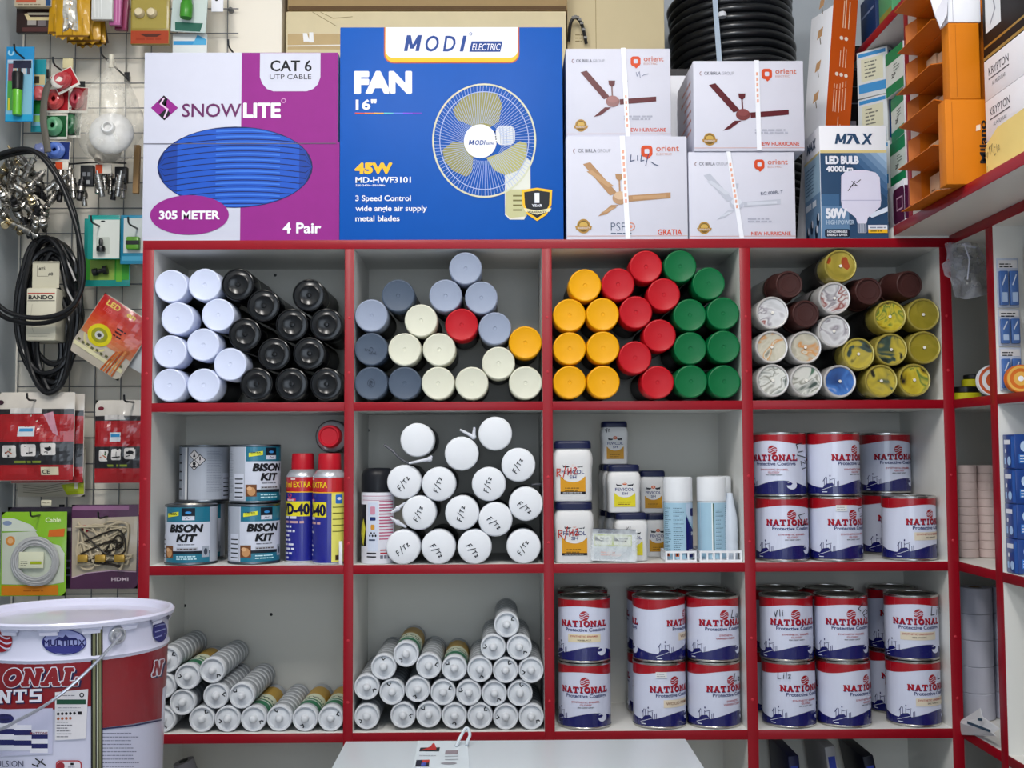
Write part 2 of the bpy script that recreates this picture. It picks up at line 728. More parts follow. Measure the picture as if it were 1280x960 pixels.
# ------------------------------------------------------------------ counter top in front of the shelves
ty = -.25
tz = P(640, 925, ty).z
txa, txb = P(432, 925, ty).x, P(857, 924, ty).x
t = thing('counter_table', 'plain white counter table in front of the middle shelves', 'table', ((txa + txb) / 2, ty, 0))
hw = (txb - txa) / 2
bm = bmesh.new()
box(bm, -hw, hw, -.80, 0, tz - .03, tz, bev=.002)
mk('table_top', bm, M('D4DEE6', .3, var=.02, scale=3), t)
for sx in (-1, 1):
    for yy in (-.76, -.04):
        bm = bmesh.new()
        box(bm, sx * (hw - .035) - .02, sx * (hw - .035) + .02, yy - .02, yy + .02, 0, tz - .0302, bev=.002)
        mk('leg', bm, WHITE, t)
bm = bmesh.new()
box(bm, -hw + .06, hw - .06, -.77, -.03, tz - .09, tz - .0305)
mk('apron', bm, WHITE, t)
# ------------------------------------------------------------------ cartons on top of the back shelves


def carton(name, label, cat, px0, py0, px1, py1, Y, depth, mats, group=None, seam=None, rotz=0, part='carton_body'):
    """front rectangle given in the photo at distance Y; the root sits under the middle of the front face"""
    s = sc((px0 + px1) / 2, (py0 + py1) / 2, Y)
    p = P((px0 + px1) / 2, py1, Y)
    t = thing(name, label, cat, p, (0, 0, rotz), group)
    w_, h_ = (px1 - px0) * s, (py1 - py0) * s
    bm = bmesh.new()
    box(bm, -w_ / 2, w_ / 2, 0, depth, 0, h_, bev=.0015)
    body = mk(part, bm, mats, t)
    art = Art((px0 + px1) / 2, py1, s)
    return t, body, art, w_, h_, s


PUR = M('8A1E80', .55, var=.06, scale=40)
PWH = M('C6C8D8', .55, var=.03, scale=30)
# --- cable box
t, body, a, w_, h_, s = carton('cable_box', 'white and purple cable box with a blue cable picture and 305 METER oval', 'box', 178, 60, 421, 299.5, .004, .21, PWH)
t.location.z = ZT
a.rect(300, 60.5, 421, 299.5, PUR, 1)
a.poly([(323, 61), (399, 61), (399, 92), (396, 101), (390, 107), (382, 110), (340, 110), (332, 107), (326, 100), (323, 92)], PWH, 2)
a.text('CAT 6', 336, 84, 14, INK, 52, .02, lay=3)
a.text('UTP CABLE', 335.5, 94.5, 6.5, INK, 52, lay=3)
PURD = M('5E1A56', .4)
a.text('SNOW', 226, 142.5, 17.5, PURD, 74, .012, lay=3)
a.text('LITE', 303, 143, 18.5, M('E6E6EE', .4), 46, .02, lay=3, fat=.5)
a.ring(353, 122, 3, 3, 1, M('C88FC0', .4), 3)
a.poly([(187, 131), (203, 115), (221, 131), (204, 147)], PUR, 2)
a.poly([(203, 115), (208, 120), (202, 129), (212, 138), (204, 147), (197, 140), (206, 132), (196, 124)], INK, 3)
a.line([(203, 119), (199, 126), (208, 133), (204, 143)], 2, M('D9B8D6', .3), 4)
blues = [M('0B3C98', .5), M('1450B8', .5)]
cx, cy, rx, ry = 293, 206.5, 97, 51.5
a.ell(cx, cy, rx, ry, M('081E54', .5), 2, 48)
for k in range(14):
    yb = 158 + k * 7.4
    up_, lo_ = [], []
    for i in range(25):
        x = cx - rx + .8 + (2 * rx - 1.6) * i / 24
        e = (ry - 1) * math.sqrt(max(0, 1 - ((x - cx) / (rx - .8)) ** 2))
        cur = ((x - cx) / rx) ** 2 * 9
        y0_, y1_ = yb + cur - 1 - (x - cx) * .02, yb + cur + 5.2 - (x - cx) * .02
        y0_, y1_ = min(max(y0_, cy - e), cy + e), min(max(y1_, cy - e), cy + e)
        up_.append((x, y0_))
        lo_.append((x, y1_))
    for i in range(24):
        if lo_[i][1] - up_[i][1] > .05 or lo_[i + 1][1] - up_[i + 1][1] > .05:
            a.poly([up_[i], up_[i + 1], lo_[i + 1], lo_[i]], blues[0] if i in (0, 1, 2, 22, 23) else blues[1], 3)
            mu = [(up_[i][0], up_[i][1] * .65 + lo_[i][1] * .35), (up_[i + 1][0], up_[i + 1][1] * .65 + lo_[i + 1][1] * .35)]
            ml = [(up_[i + 1][0], up_[i + 1][1] * .35 + lo_[i + 1][1] * .65), (up_[i][0], up_[i][1] * .35 + lo_[i][1] * .65)]
            if 8 < i < 19:
                a.poly(mu + ml, M('3672D0', .5), 4)
a.ell(237, 267, 49, 25, PUR, 5, 40)
a.text('305 METER', 237, 272, 10.5, M('E6E6EE', .4), 75, .02, align='C', lay=6, fat=.3)
a.text('4 Pair', 353, 290, 13.5, M('E6E6EE', .4), 48, .025, lay=3)
a.rect(178.5, 176.2, 419, 177.2, M('5B5A66', .5), 5)
a.build('printed_front', t, front(), .03)
bm = bmesh.new()
box(bm, w_ / 2, w_ / 2 + .004, -.002, .18, .0005, h_ * .52)
mk('overlapping_flap', bm, PUR, t)

# --- blue wall fan box
MB = M('0050AA', .5, var=.06, scale=20)
t, body, a, w_, h_, s = carton('fan_box', 'large blue wall fan box showing a white fan', 'box', 425, 29, 704, 299.2, .001, .235, MB)
t.location.z = ZT
W2 = M('DFE2EC', .4)
YEL = M('E6B422', .4)
ORG = M('D9661E', .4)


def tab(x0, x1, y1, r, m, lay):
    pts = [(x0, 29.3), (x1, 29.3)]
    for i in range(7):
        q = R(90 * i / 6)
        pts.append((x1 - r + r * math.cos(q), y1 - r + r * math.sin(q)))
    for i in range(7):
        q = R(90 + 90 * i / 6)
        pts.append((x0 + r + r * math.cos(q), y1 - r + r * math.sin(q)))
    a.poly(pts, m, lay)


tab(480, 650, 75.5, 12, M('B4573A', .4), 1)
tab(481.5, 648.5, 74, 11, YEL, 2)
tab(482, 648, 68.5, 10, W2, 3)
BL2 = M('123C86', .4)
letter_m(a, 505, 60, 19, 20.5, BL2, 4)
a.text('O', 532, 60, 20.5, BL2, 17, .015, .2, lay=4)
a.text('D', 554, 60, 20.5, BL2, 16, .015, .2, lay=4)
a.text('I', 575, 60, 20.5, BL2, 9, .02, .2, lay=4)
a.ring(589, 38, 2, 2, .7, BL2, 4)
a.poly([(590, 47.5), (629, 47.5), (626, 61), (587, 61)], BL2, 4)
a.text('ELECTRIC', 590.5, 59, 9, W2, 36, .0, .25, lay=5)
a.text('FAN', 443.5, 112, 26, W2, 71, .045, lay=3, fat=.8)
a.text('16"', 445, 134, 12.5, W2, 26, .03, lay=3)
for i, c in enumerate(('C8483C', 'D97A3C', 'D6A94A', '62C0C8', '5A7BE0', '7A50D8', '6A38B8')):
    x0 = 444 + i * 12
    a.poly([(x0, 138.3), (x0 + 12, 138.5), (x0 + 12, 139.8), (x0, 140.3 - i * .05)], M(c, .4), 3)
a.text('45W', 444.5, 215, 13, YEL, 46, .03, lay=3, fat=.6)
a.text('MD-HWF3101', 445, 227, 7.4, W2, 69, .025, lay=3)
a.text('220-240V~50/60Hz', 445, 231.5, 2.4, W2, 37, .02, lay=3)
for i, ln in enumerate((('3 Speed Control', 69), ('wide angle air supply', 89), ('metal blades', 55))):
    a.text(ln[0], 445, 250 + i * 12.7, 7.2, W2, ln[1], .018, lay=3)
# the printed fan
CR = M('C8CBB2', .4)
OL = M('8E8A54', .4)
OLD = M('6E6A3C', .4)
FX, FY = 605.5, 174
a.poly([(631, 195), (655, 192), (663, 200), (663, 235), (660, 262), (655, 274), (637, 274), (631, 268)], M('D3D5CC', .4), 2)
a.poly([(632, 236), (660, 236), (658, 270), (637, 272), (631, 266)], M('B9B88C', .4), 3)
for k in range(4):
    a.rect(641, 243 + k * 6, 652, 245 + k * 6, OLD, 4)
a.rrect(620, 155, 644, 180, 8, M('D6D8DA', .4), 3)
for k in range(5):
    a.line([(625 + k * 4, 157), (626 + k * 4, 178)], .6, M('9AA0B4', .4), 4)
for pts in ([(566, 135), (580, 118), (600, 112), (622, 114), (628, 128), (624, 150), (612, 158), (592, 156), (572, 148)],
            [(553, 186), (566, 176), (585, 177), (592, 192), (590, 214), (583, 220), (566, 212), (556, 200)],
            [(608, 196), (626, 190), (650, 175), (659, 178), (658, 198), (648, 212), (632, 218), (618, 212)]):
    a.poly(pts, OL if pts[0][0] != 608 else M('A9A76A', .4), 4)
for i in range(96):
    q = 2 * PI * i / 96
    a.line([(FX - 2 + 24 * math.cos(q), FY + 2 + 24 * math.sin(q)), (FX + 63 * math.cos(q + .12), FY + 70 * math.sin(q + .12))], .55, M('9FB2DC', .4), 5)
a.ring(FX, FY, 65, 72.5, 2.2, CR, 6, 64)
a.ring(FX, FY, 56, 62.5, 1.0, M('A8B8DA', .4), 6, 56)
a.ell(600.5, 175, 20.5, 21.5, W2, 7)
letter_m(a, 586, 179.5, 6, 6, BL2, 8)
a.text('ODI', 594, 179.5, 6, BL2, 13, .015, .2, lay=8)
a.text('ELECTRIC', 608, 179.3, 2.6, BL2, 10, .02, .2, lay=8)
for k in range(5):
    a.ell(619 + .4 * k, 163 + k * 3.2, .9, .9, INK, 7, 8)
SH = [(652, 237), (671, 234), (690, 237), (689, 256), (683, 268), (671, 276), (659, 268), (653, 256)]
a.poly(SH, YEL, 7)
a.poly([(671 + (x - 671) * .84, 254 + (y - 254) * .84) for x, y in SH], M('15171E', .4), 8)
a.text('1', 671, 253, 13, W2, 6, .01, align='C', lay=9)
a.text('YEAR', 671, 258, 3.2, W2, 13, .03, align='C', lay=9)
a.poly([(654, 259.5), (671, 263), (689, 259.5), (687, 264), (671, 268), (656, 264)], M('D9D2A8', .4), 9)
a.text('WARRANTY', 671, 266, 2.6, INK, 24, .02, align='C', lay=10)
a.build('printed_front', t, front(), .04)

# --- four ceiling fan boxes
OR = M('C8461E', .45)
ORL = M('D58A74', .5)
FW = M('CBCCDA', .55, var=.03)
TAPE = M('E8EAF2', .25)
fanb = [
    # px0 py0 px1 py1  bladecolour model y-floor label seal
    (708.5, 168.5, 860, 299, 'A9825C', 'GRATIA', 'white ceiling fan box with a golden brown fan and handwriting', .004),
    (708, 55.5, 839, 168, '571A22', 'NEW HURRICANE', 'maroon printed ceiling fan box stacked on the golden brown fan box', .010),
    (862, 187, 995, 297.5, 'B6BAC8', 'NEW HURRICANE', 'white ceiling fan box with a pale silver fan, beside the golden brown fan box', .004),
    (868, 72, 1006, 186.5, '571A22', 'NEW HURRICANE', 'maroon printed ceiling fan box stacked on the pale silver fan box', .0),
]
fan_top = {}
for i, (a0, b0, a1, b1, bc, model, lb, Y) in enumerate(fanb):
    t, body, a, w_, h_, s = carton('ceiling_fan_box', lb, 'box', a0, b0, a1, b1, Y, .20, FW, group='white ceiling fan boxes on the top shelf')
    t.location.z = ZT if i in (0, 2) else fan_top[i - 1]
    fan_top[i] = t.location.z + h_ + .0003
    W_, H_ = a1 - a0, b1 - b0

    def U(u, v):
        return (a0 + u * W_, b0 + v * H_)
    bm_ = M(bc, .35)
    bd = M(bc, .3, var=.15)
    for q in ([(.14, .27), (.20, .25), (.42, .55), (.36, .575)], [(.51, .575), (.86, .545), (.86, .60), (.515, .635)], [(.37, .665), (.43, .665), (.33, .755), (.26, .775)]):
        a.poly([U(*p) for p in q], bm_, 3)
        if bc != '571A22':
            c_ = (sum(p[0] for p in q) / 4, sum(p[1] for p in q) / 4)
            a.poly([U(c_[0] + (p[0] - c_[0]) * .8, c_[1] + (p[1] - c_[1]) * .5) for p in q], M('B8936C' if bc == 'A9825C' else 'C6CAD6', .4), 4)
    a.ell(*U(.445, .60), .065 * W_, .062 * H_, M('6E2A2A' if bc == '571A22' else bc, .3), 5)
    a.ell(*U(.445, .575), .05 * W_, .04 * H_, M('7E3838' if bc == '571A22' else ('C8A888' if bc == 'A9825C' else 'CCD0DC'), .3), 6)
    a.line([U(.438, .42), U(.442, .55)], .014 * W_, bd, 4)
    a.poly([U(.405, .365), U(.47, .365), U(.465, .41), U(.445, .43), U(.43, .43), U(.41, .41)], bm_, 5)
    x, y = U(.62, .09)
    q = .095 * W_
    a.rrect(x, y, x + q, y + q * 1.0, q * .3, OR, 3)
    a.rrect(x + q * .3, y + q * .3, x + q * .72, y + q * .72, q * .1, FW, 4)
    a.line([(x + q * .45, y + q * .9), (x + q * .6, y + q * 1.08)], q * .3, OR, 3)
    a.text('orient', *U(.745, .145), .062 * H_, M('C8705C', .5), .19 * W_, .012, lay=3)
    a.text('ELECTRIC', *U(.745, .185), .022 * H_, M('CE9C90', .5), .13 * W_, lay=3)
    a.text('CK BIRLA', *U(.10, .155), .035 * H_, M('6A6C78', .5), .15 * W_, .01, lay=3)
    a.text('GROUP', *U(.26, .155), .035 * H_, M('A2A4B0', .5), .11 * W_, lay=3)
    a.ring(*U(.07, .142), .012 * W_, .022 * H_, .8, M('8A6A70', .5), 3, a0=60, a1=300)
    a.text(model, *U(.95, .955 if i in (0, 2) else .94), .042 * H_ if i else .055 * H_, OR, (.37 if i else .2) * W_, .015, align='R', lay=3)
    if i != 0:
        a.lines(*U(.55, .76), .3 * W_, 2, .03 * H_, .018 * H_, M('A6A8B8', .5), 3, i)
    cx, cy = U(.14, .87)
    G1, G2 = M('A8803A', .4), M('6E5420', .4)
    a.ell(cx, cy, .055 * W_, .07 * H_, G1, 3, 24)
    a.ell(cx, cy, .044 * W_, .055 * H_, G2, 4, 24)
    a.ell(cx, cy - .012 * H_, .035 * W_, .03 * H_, M('C2A050', .4), 5, 24)
    a.poly([(cx - .07 * W_, cy), (cx + .07 * W_, cy), (cx + .06 * W_, cy + .035 * H_), (cx - .06 * W_, cy + .035 * H_)], G1, 6)
    a.text('WARRANTY', cx, cy + .028 * H_, .02 * H_, FW, .1 * W_, align='C', lay=7)
    a.line([U(0.005, .965), U(.995, .965)], .7, M('C89A94', .5), 2)
    if i == 0:
        PB = M('4A5A74', .5)
        a.text('PSPO', *U(.365, .915), .085 * H_, PB, .2 * W_, -.012, lay=3)
        a.lines(*U(.365, .935), .18 * W_, 1, 3, 1.4, PB, 3, 5, .1)
        a.ring(*U(.53, .875), .033 * W_, .04 * H_, 1.2, ORL, 4)
        a.ell(*U(.53, .875), .012 * W_, .015 * H_, ORL, 4, 14)
        for ln in ([(790, 192), (789, 200), (794, 199)], [(798, 193), (798, 199)], [(803, 192), (802, 200), (806, 199)], [(812, 190), (808, 206)], [(815, 201), (819, 204), (824, 206)]):
            a.line(ln, 1.0, M('283A66', .5), 4)
    elif i == 1:
        for ln in ([(782, 97), (785, 97)], [(796, 86), (797, 91), (800, 85), (801, 93)], [(803, 91), (806, 89), (811, 88)]):
            a.line(ln, .9, M('8A90A6', .5), 4)
    elif i == 2:
        a.text('RC 600R. T', 952, 242, 4, M('5A6076', .5), 28, .01, rot=5, lay=4)
    a.build('printed_front', t, front())
    # packing tape band over the box
    bm = bmesh.new()
    xs = {0: (.465, .505), 1: (.55, .585), 2: (.375, .49), 3: (.575, .585)}[i]
    tw = .042 * w_
    x0, x1 = (xs[0] - .5) * w_, (xs[1] - .5) * w_
    T_ = .0022
    vs_ = [(x0 - tw / 2, -T_, h_ + .0006), (x0 + tw / 2, -T_, h_ + .0006), (x1 + tw / 2, -T_, .001), (x1 - tw / 2, -T_, .001)]
    q = [bm.verts.new(v) for v in vs_]
    bm.faces.new(q[::-1])
    q2 = [bm.verts.new((v[0], -.0017, v[2])) for v in vs_]
    for k in range(4):
        bm.faces.new((q[k], q[(k + 1) % 4], q2[(k + 1) % 4], q2[k]))
    bm.faces.new(q2)
    q3 = [bm.verts.new((x0 - tw / 2, .199, h_ + .0006)), bm.verts.new((x0 + tw / 2, .199, h_ + .0006))]
    if i in (1, 3):
        bm.faces.new((q[0], q[1], q3[1], q3[0]))
    tp = mk('packing_tape', bm, TAPE, t, smooth=False)
    at = Art(0, 0, 1, up=True)
    for k in range(9 if i in (0, 2) else 6):
        v = .15 + .06 * k if i != 1 else .55 + .065 * k
        xx = x0 + (x1 - x0) * v
        at.rect(xx - tw * .22, h_ * (1 - v) - h_ * .018, xx + tw * .22, h_ * (1 - v) + h_ * .018, M('DDA58E', .5), 1)
    at.build('tape_print', tp, front(-T_ - .0002))
    if i == 3:
        at = Art(0, 0, 1, up=True)
        at.lines(.03, .05, .13, 6, .02, .006, M('C78E84', .5), 1, 3)
        at.build('printed_side', t, lambda x, z, o: Vector((-w_ / 2 - o, x, z)))

# --- LED bulb box
MXD = M('2B4868', .35, coat=.2)
MXL = M('8FA9C6', .35)
t, body, a, w_, h_, s = carton('bulb_box', 'white and dark blue bulb box with a large white bulb picture', 'box', 1027, 153, 1111, 296.5, .006, .115, PAPER)
t.location.z = ZT
PB = M('D4D2E6', .35)
a.rect(1027.5, 188, 1110.5, 295.5, MXD, 1)
for k in range(6):
    a.poly([(1111 - 58 + k * 9, 188), (1110.5, 188), (1110.5, 188 + 58 - k * 9)], M(('35557A', '43648A', '56769A', '6E8CAE', '86A2C0', '9FB8D2')[k], .35), 2 + k)
a.rect(1027.5, 240, 1050, 295.5, M('3E6288', .35), 2)
a.rect(1027.5, 255, 1062, 295.5, M('5D7FA2', .35), 3)
a.rect(1027.5, 184.5, 1110.5, 188, M('D0BE84', .4), 2)
letter_m(a, 1046, 176.5, 13, 13, MXD, 3)
a.poly([(1062, 163.5), (1072, 163.5), (1078, 176.5), (1073, 176.5), (1068, 166), (1062, 166)], MXD, 3)
a.poly([(1060, 176.5), (1064.5, 176.5), (1069, 168.5), (1067, 165)], MXD, 3)
a.text('X', 1079, 176.5, 13, MXD, 15, .05, .15, lay=3)
a.text('LED BULB', 1034, 201.5, 9.5, W2, 41, .03, lay=8, fat=.4)
a.text('4000Lm', 1034, 211.5, 7, W2, 34, .04, lay=8)
a.text('50W', 1033, 270, 12, W2, 26, .03, lay=9, fat=.5)
a.text('HIGH POWER', 1033, 278, 5.5, M('A8BCD2', .4), 35, .03, lay=9)
a.poly([(1053, 217), (1058, 212), (1070, 210), (1084, 210), (1096, 213), (1101, 219), (1102, 248), (1101, 256), (1092, 264), (1085, 270), (1083, 277), (1072, 277), (1070, 270), (1063, 264), (1053, 257), (1052, 248)], PB, 8)
a.line([(1052.5, 248), (1102, 248)], 1.0, M('AEAECC', .4), 9)
a.rrect(1072, 277, 1083, 289, 1.5, M('9FA6B6', .3), 8)
for k in range(3):
    a.line([(1074 + k * 3.4, 278), (1074 + k * 3.4, 288)], 1.2, M('5E6A80', .3), 9)
for ln in ([(1061, 236), (1070, 224), (1066, 230), (1071, 229)], [(1066, 224), (1073, 230)], [(1072, 226), (1077, 222)]):
    a.line(ln, .9, INK, 10)
a.poly([(1085, 266), (1110, 256), (1110, 262), (1090, 270)], M('D2DCEC', .4), 8)
a.rrect(1031, 284, 1062, 294, 2, M('0E1A30', .4), 8)
a.text('NON DIMMABLE', 1034, 288.6, 3, W2, 25, .02, lay=9)
a.text('ENERGY SAVER', 1034, 292.6, 3, W2, 25, .02, lay=9)
a.rect(1085, 279, 1109, 289, W2, 9)
a.rect(1085, 284.5, 1109, 289, YEL, 10)
a.lines(1087, 281.5, 20, 1, 3, 1.6, M('8088A0', .4), 11, 1, .1)
a.lines(1088, 286, 18, 1, 3, 1.4, M('6B5A20', .4), 11, 2, .1)
a.build('printed_front', t, front())
a = Art(0, 0, s, up=True)                       # left side: width along the depth
D_ = .115 / s
a.rect(.5, 1, D_ - .5, 108, M('6F8FB0', .35), 1)
a.rect(.5, 60, D_ - .5, 108, M('9AB8CE', .35), 2)
a.rect(.5, 108, D_ - .5, 111, M('D0BE84', .4), 2)
a.text('MAX', D_ * .2, 120, 12, MXD, D_ * .6, .04, .15, lay=3)
a.lines(6, 66, D_ * .7, 8, 4.5, 1.6, M('4E6E8C', .4), 3, 6)
a.lines(6, 46, D_ * .7, 1, 8, 8, M('D6DDE6', .4), 3, 9, .1)
for k, (x, y) in enumerate(((12, 16), (30, 22), (50, 12), (58, 26))):
    a.ell(x, y, 6, 9, M('14263E', .4), 3, 14)
    a.ell(x + 4, y + 4, 3, 5, W2, 4, 12)
a.build('printed_side', t, lambda x, z, o: Vector((-w_ / 2 - o, .115 - x, z)), None)

# --- tall orange lamp box leaning behind the bulb box
ORB = M('BE4F12', .45, var=.05)
Yb = .15
pb = P(1032, 297, Yb)
sb = sc(1040, 100, Yb)
t = thing('tall_lamp_box', 'tall orange and white box leaning upright behind the bulb box', 'box', (pb.x - .027, Yb - .03, ZT + .0064), (0, R(5.6), R(17)))
bm = bmesh.new()
WT, DT, HT = .062, .085, .535
box(bm, 0, WT, 0, DT, 0, HT, bev=.0012)
mk('carton_body', bm, PAPER, t)
a = Art(0, 0, .001, up=True)
a.rect(.5, .5, 61.5, 619, ORB, 1)
LT = M('E8C2A4', .45)
for k in range(9):
    pass
for x, y, n_ in ((16, 300, 3), (22, 300, 3), (30, 300, 2), (37, 305, 2), (44, 308, 2)):
    a.line([(x, y), (x, y + 48)], 1.6, LT, 2)
    a.line([(x, y + 52), (x, y + 70 - n_ * 3)], 1.6, LT, 2)
for x in (20, 31, 43):
    a.ell(x, 384, 4.4, 4.4, M('EAD9CC', .4), 2, 14)
for x, l in ((26, 50), (34, 64), (40, 58)):
    a.line([(x, 402), (x, 402 + l * .7)], 1.6, LT, 2)
for x in (26, 38):
    a.ell(x, 466, 4.6, 4.6, M('EAD9CC', .4), 2, 14)
for x, l in ((28, 60), (33, 66), (42, 60)):
    a.line([(x, 490), (x, 490 + l)], 2.2, LT, 2)
for x, l in ((12, 40), (18, 62), (24, 76), (30, 100), (36, 84)):
    a.line([(x, 190), (x, 190 + l)], 1.7, LT, 2)
a.build('printed_front', t, front())
a = Art(0, 0, .001, up=True)
for z in (330, 400, 475, 545):
    a.poly([(30, z), (48, z + 4), (52, z + 24), (34, z + 20)], M('B98F66', .5), 1)
    a.line([(42, z), (46, z - 14)], 3, M('6E6458', .5), 1)
a.build('printed_side', t, lambda x, z, o: Vector((-o, .085 - x, z)))

# --- brown cartons and white box behind the row
KR = M('D6C8A4', .75, var=.08, scale=20, bump=.04)
t, body, a, w_, h_, s = carton('brown_carton', 'wide brown carton standing behind the blue fan box, strip of brown tape on it', 'box', 357, 9, 709, 331, .305, .28, KR)
t.location.z = ZT + .0002
z1 = t.location.z + h_
a.rect(359, 38, 440, 58, M('B89E6E', .4, var=.1), 1)
a.line([(359, 53.5), (425, 52.5)], 1.4, M('E6E2D8', .5), 3)
a.poly([(378, 37), (383, 37), (387, 48), (379, 48)], M('E8E8E8', .4), 3)
a.poly([(386, 36), (391, 36), (392, 49), (386, 49)], M('E8E8E8', .4), 3)
a.line([(390, 10), (420, 28)], .7, M('8F7F5A', .6), 2)
a.line([(400, 10), (416, 18), (440, 16)], .7, M('8F7F5A', .6), 2)
a.build('brown_tape', t, front())
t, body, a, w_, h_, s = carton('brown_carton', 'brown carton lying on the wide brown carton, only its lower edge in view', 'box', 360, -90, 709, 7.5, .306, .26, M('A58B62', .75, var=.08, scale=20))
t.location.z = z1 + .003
a.rect(361, 2, 708, 7, M('5C4428', .6), 1)  # dark seam line along the carton's lower edge
a.build('bottom_dark_seam', t, front())
t, body, a, w_, h_, s = carton('brown_carton', 'tall plain brown carton standing behind the upper maroon fan box', 'box', 712, -60, 834, 334, .345, .25, M('CBBC98', .7, var=.07, scale=9))
t.location.z = ZT + .0002
a.line([(748, -50), (748, 60)], .8, M('9C8A64', .7), 1)
a.lines(722, 40, 10, 3, 4, 1.2, M('7E6E4C', .7), 1)
a.build('carton_crease', t, front())
t, body, a, w_, h_, s = carton('white_carton', 'plain white carton with a dark lid, squeezed between the two stacks of fan boxes', 'box', 838, 84, 880, 323, .22, .07, PAPER)
t.location.z = ZT + .0002
a.rect(838.3, 84.3, 879.7, 93, M('3C3A3C', .5), 1)
a.build('dark_lid_band', t, front())
# a loose loop of thin black wire above the fan box
bm = bmesh.new()
q = [P(711, 52, .335), P(713, 30, .325), P(719, 22, .32), P(727, 30, .325), P(733, 55, .335)]
tube(bm, spline(q, 6), .004, 8)
for k in range(7):
    p = spline(q, 6)[10 + k * 2]
    box(bm, p.x - .004, p.x + .004, p.y - .007, p.y + .001, p.z - .003, p.z + .003)
o = mk('cable_carrier', bm, BLACK)
tag(o, 'bent strip of black cable clips in front of the tall plain brown carton', 'cable')

# --- coil of black pipe
Yc = .50
cp = P(931, 70, Yc)
t = thing('pipe_coil', 'thick coil of black pipe tied with a pale strap, behind the fan boxes', 'pipe', (cp.x, Yc, ZT), (R(-3), R(-2.5), 0))
bm = bmesh.new()
NL, RC, RP = 33, .143, .0108
for k in range(NL):
    z = .0112 + k * .0213
    rr = RC + (k % 3) * .002
    tube(bm, [(rr * math.cos(2 * PI * i / 56), rr * math.sin(2 * PI * i / 56), z + .0006 * math.sin(i)) for i in range(56)], RP, 10, closed=True)
mk('pipe', bm, M('14161A', .32, var=.3, coat=.2), t)
bm = bmesh.new()
y_ = -RC - RP - .004
x_ = P(912, 40, Yc - .15).x - cp.x
box(bm, x_ - .006, x_ + .006, y_ - .001, y_ + .001, .02, .722)
box(bm, x_ - .006, x_ + .006, y_, -RC + .15, .720, .724)
mk('tie_strap', bm, M('B4C4D6', .3), t)
bm = bmesh.new()
lathe(bm, [(0, 0), (.010, 0), (.011, .006), (.008, .012), (0, .012)], 16, org=(x_ + .014, y_ - .003, .60))
mk('strap_knot', bm, WHITE, t)
# ------------------------------------------------------------------ handwriting strokes
HAND = {
    'L': [[(0, 1), (0, 0), (.55, .05)]], 'i': [[(.15, .6), (.12, 0)], [(.16, .85), (.17, .78)]], '/': [[(.55, 1.15), (0, -.3)]],
    'F': [[(0, 0), (.05, 1), (.55, 1)], [(.03, .5), (.4, .52)]], 'T': [[(.25, 0), (.28, .8)], [(0, .8), (.6, .82)]],
    'z': [[(0, .55), (.4, .55), (.05, 0), (.45, .02)]], 'R': [[(0, 0), (0, 1), (.45, .9), (.4, .55), (.05, .5), (.5, 0)]],
    'H': [[(0, 0), (0, 1)], [(.5, 1), (.5, 0)], [(0, .5), (.5, .55)]], '2': [[(0, .85), (.25, 1), (.42, .8), (0, .02), (.55, 0)]],
    'C': [[(.55, .85), (.25, 1), (0, .5), (.2, 0), (.55, .1)]], 'r': [[(0, 0), (0, .6)], [(0, .45), (.3, .6)]],
    'l': [[(.1, 1), (.1, 0)]], 'a': [[(.4, .5), (.1, .5), (.05, .1), (.35, .1), (.4, .55), (.5, 0)]], 'v': [[(0, .8), (.2, 0), (.5, .9)]],
    'g': [[(.4, .5), (.1, .5), (.1, .1), (.4, .1), (.4, .55), (.35, -.4), (.05, -.35)]], '1': [[(.1, .8), (.25, 1), (.22, 0)]],
}


def hand(a, s, x, y, h, m, w_=None, rot=0, lay=5, gap=.28, sl=.15):
    """marker writing, art with up=True"""
    w_ = w_ or h * .13
    c, sn = math.cos(R(rot)), math.sin(R(rot))
    pen = 0
    for ch in s:
        if ch in HAND:
            mx = 0
            for st in HAND[ch]:
                q = []
                for u, v in st:
                    X, Y = (pen + u + v * sl) * h, v * h
                    q.append((x + X * c - Y * sn, y + X * sn + Y * c))
                    mx = max(mx, u)
                a.line(q, w_, m, lay)
            pen += mx + gap
        else:
            pen += .5


# ------------------------------------------------------------------ stacks of cans and cartridges lying on the shelves


def relax(cell, pts, r, it=400):
    """nudge the measured circles until none cuts into another or into the boards; Z up"""
    c, k = cell
    x0, x1 = x_post[c][1] + r + .0008, x_post[c + 1][0] - r - .0008
    z0, z1 = FLOORZ[k] + r + .0004, (CEILZ[k] - r - .0008)
    q = [list(p) for p in pts]
    for _ in range(it):
        for i in range(len(q)):
            for j in range(i):
                dx, dz = q[i][0] - q[j][0], q[i][1] - q[j][1]
                d = math.hypot(dx, dz)
                m = 2 * r + .0004
                if d < m:
                    e = (m - d) / 2 / (d or 1)
                    q[i][0] += dx * e
                    q[i][1] += dz * e
                    q[j][0] -= dx * e
                    q[j][1] -= dz * e
        for p in q:
            p[0] = min(max(p[0], x0), x1)
            p[1] = min(max(p[1], z0), z1)
    return q


CANL = .205
RC_ = .0333
PROTO = {}


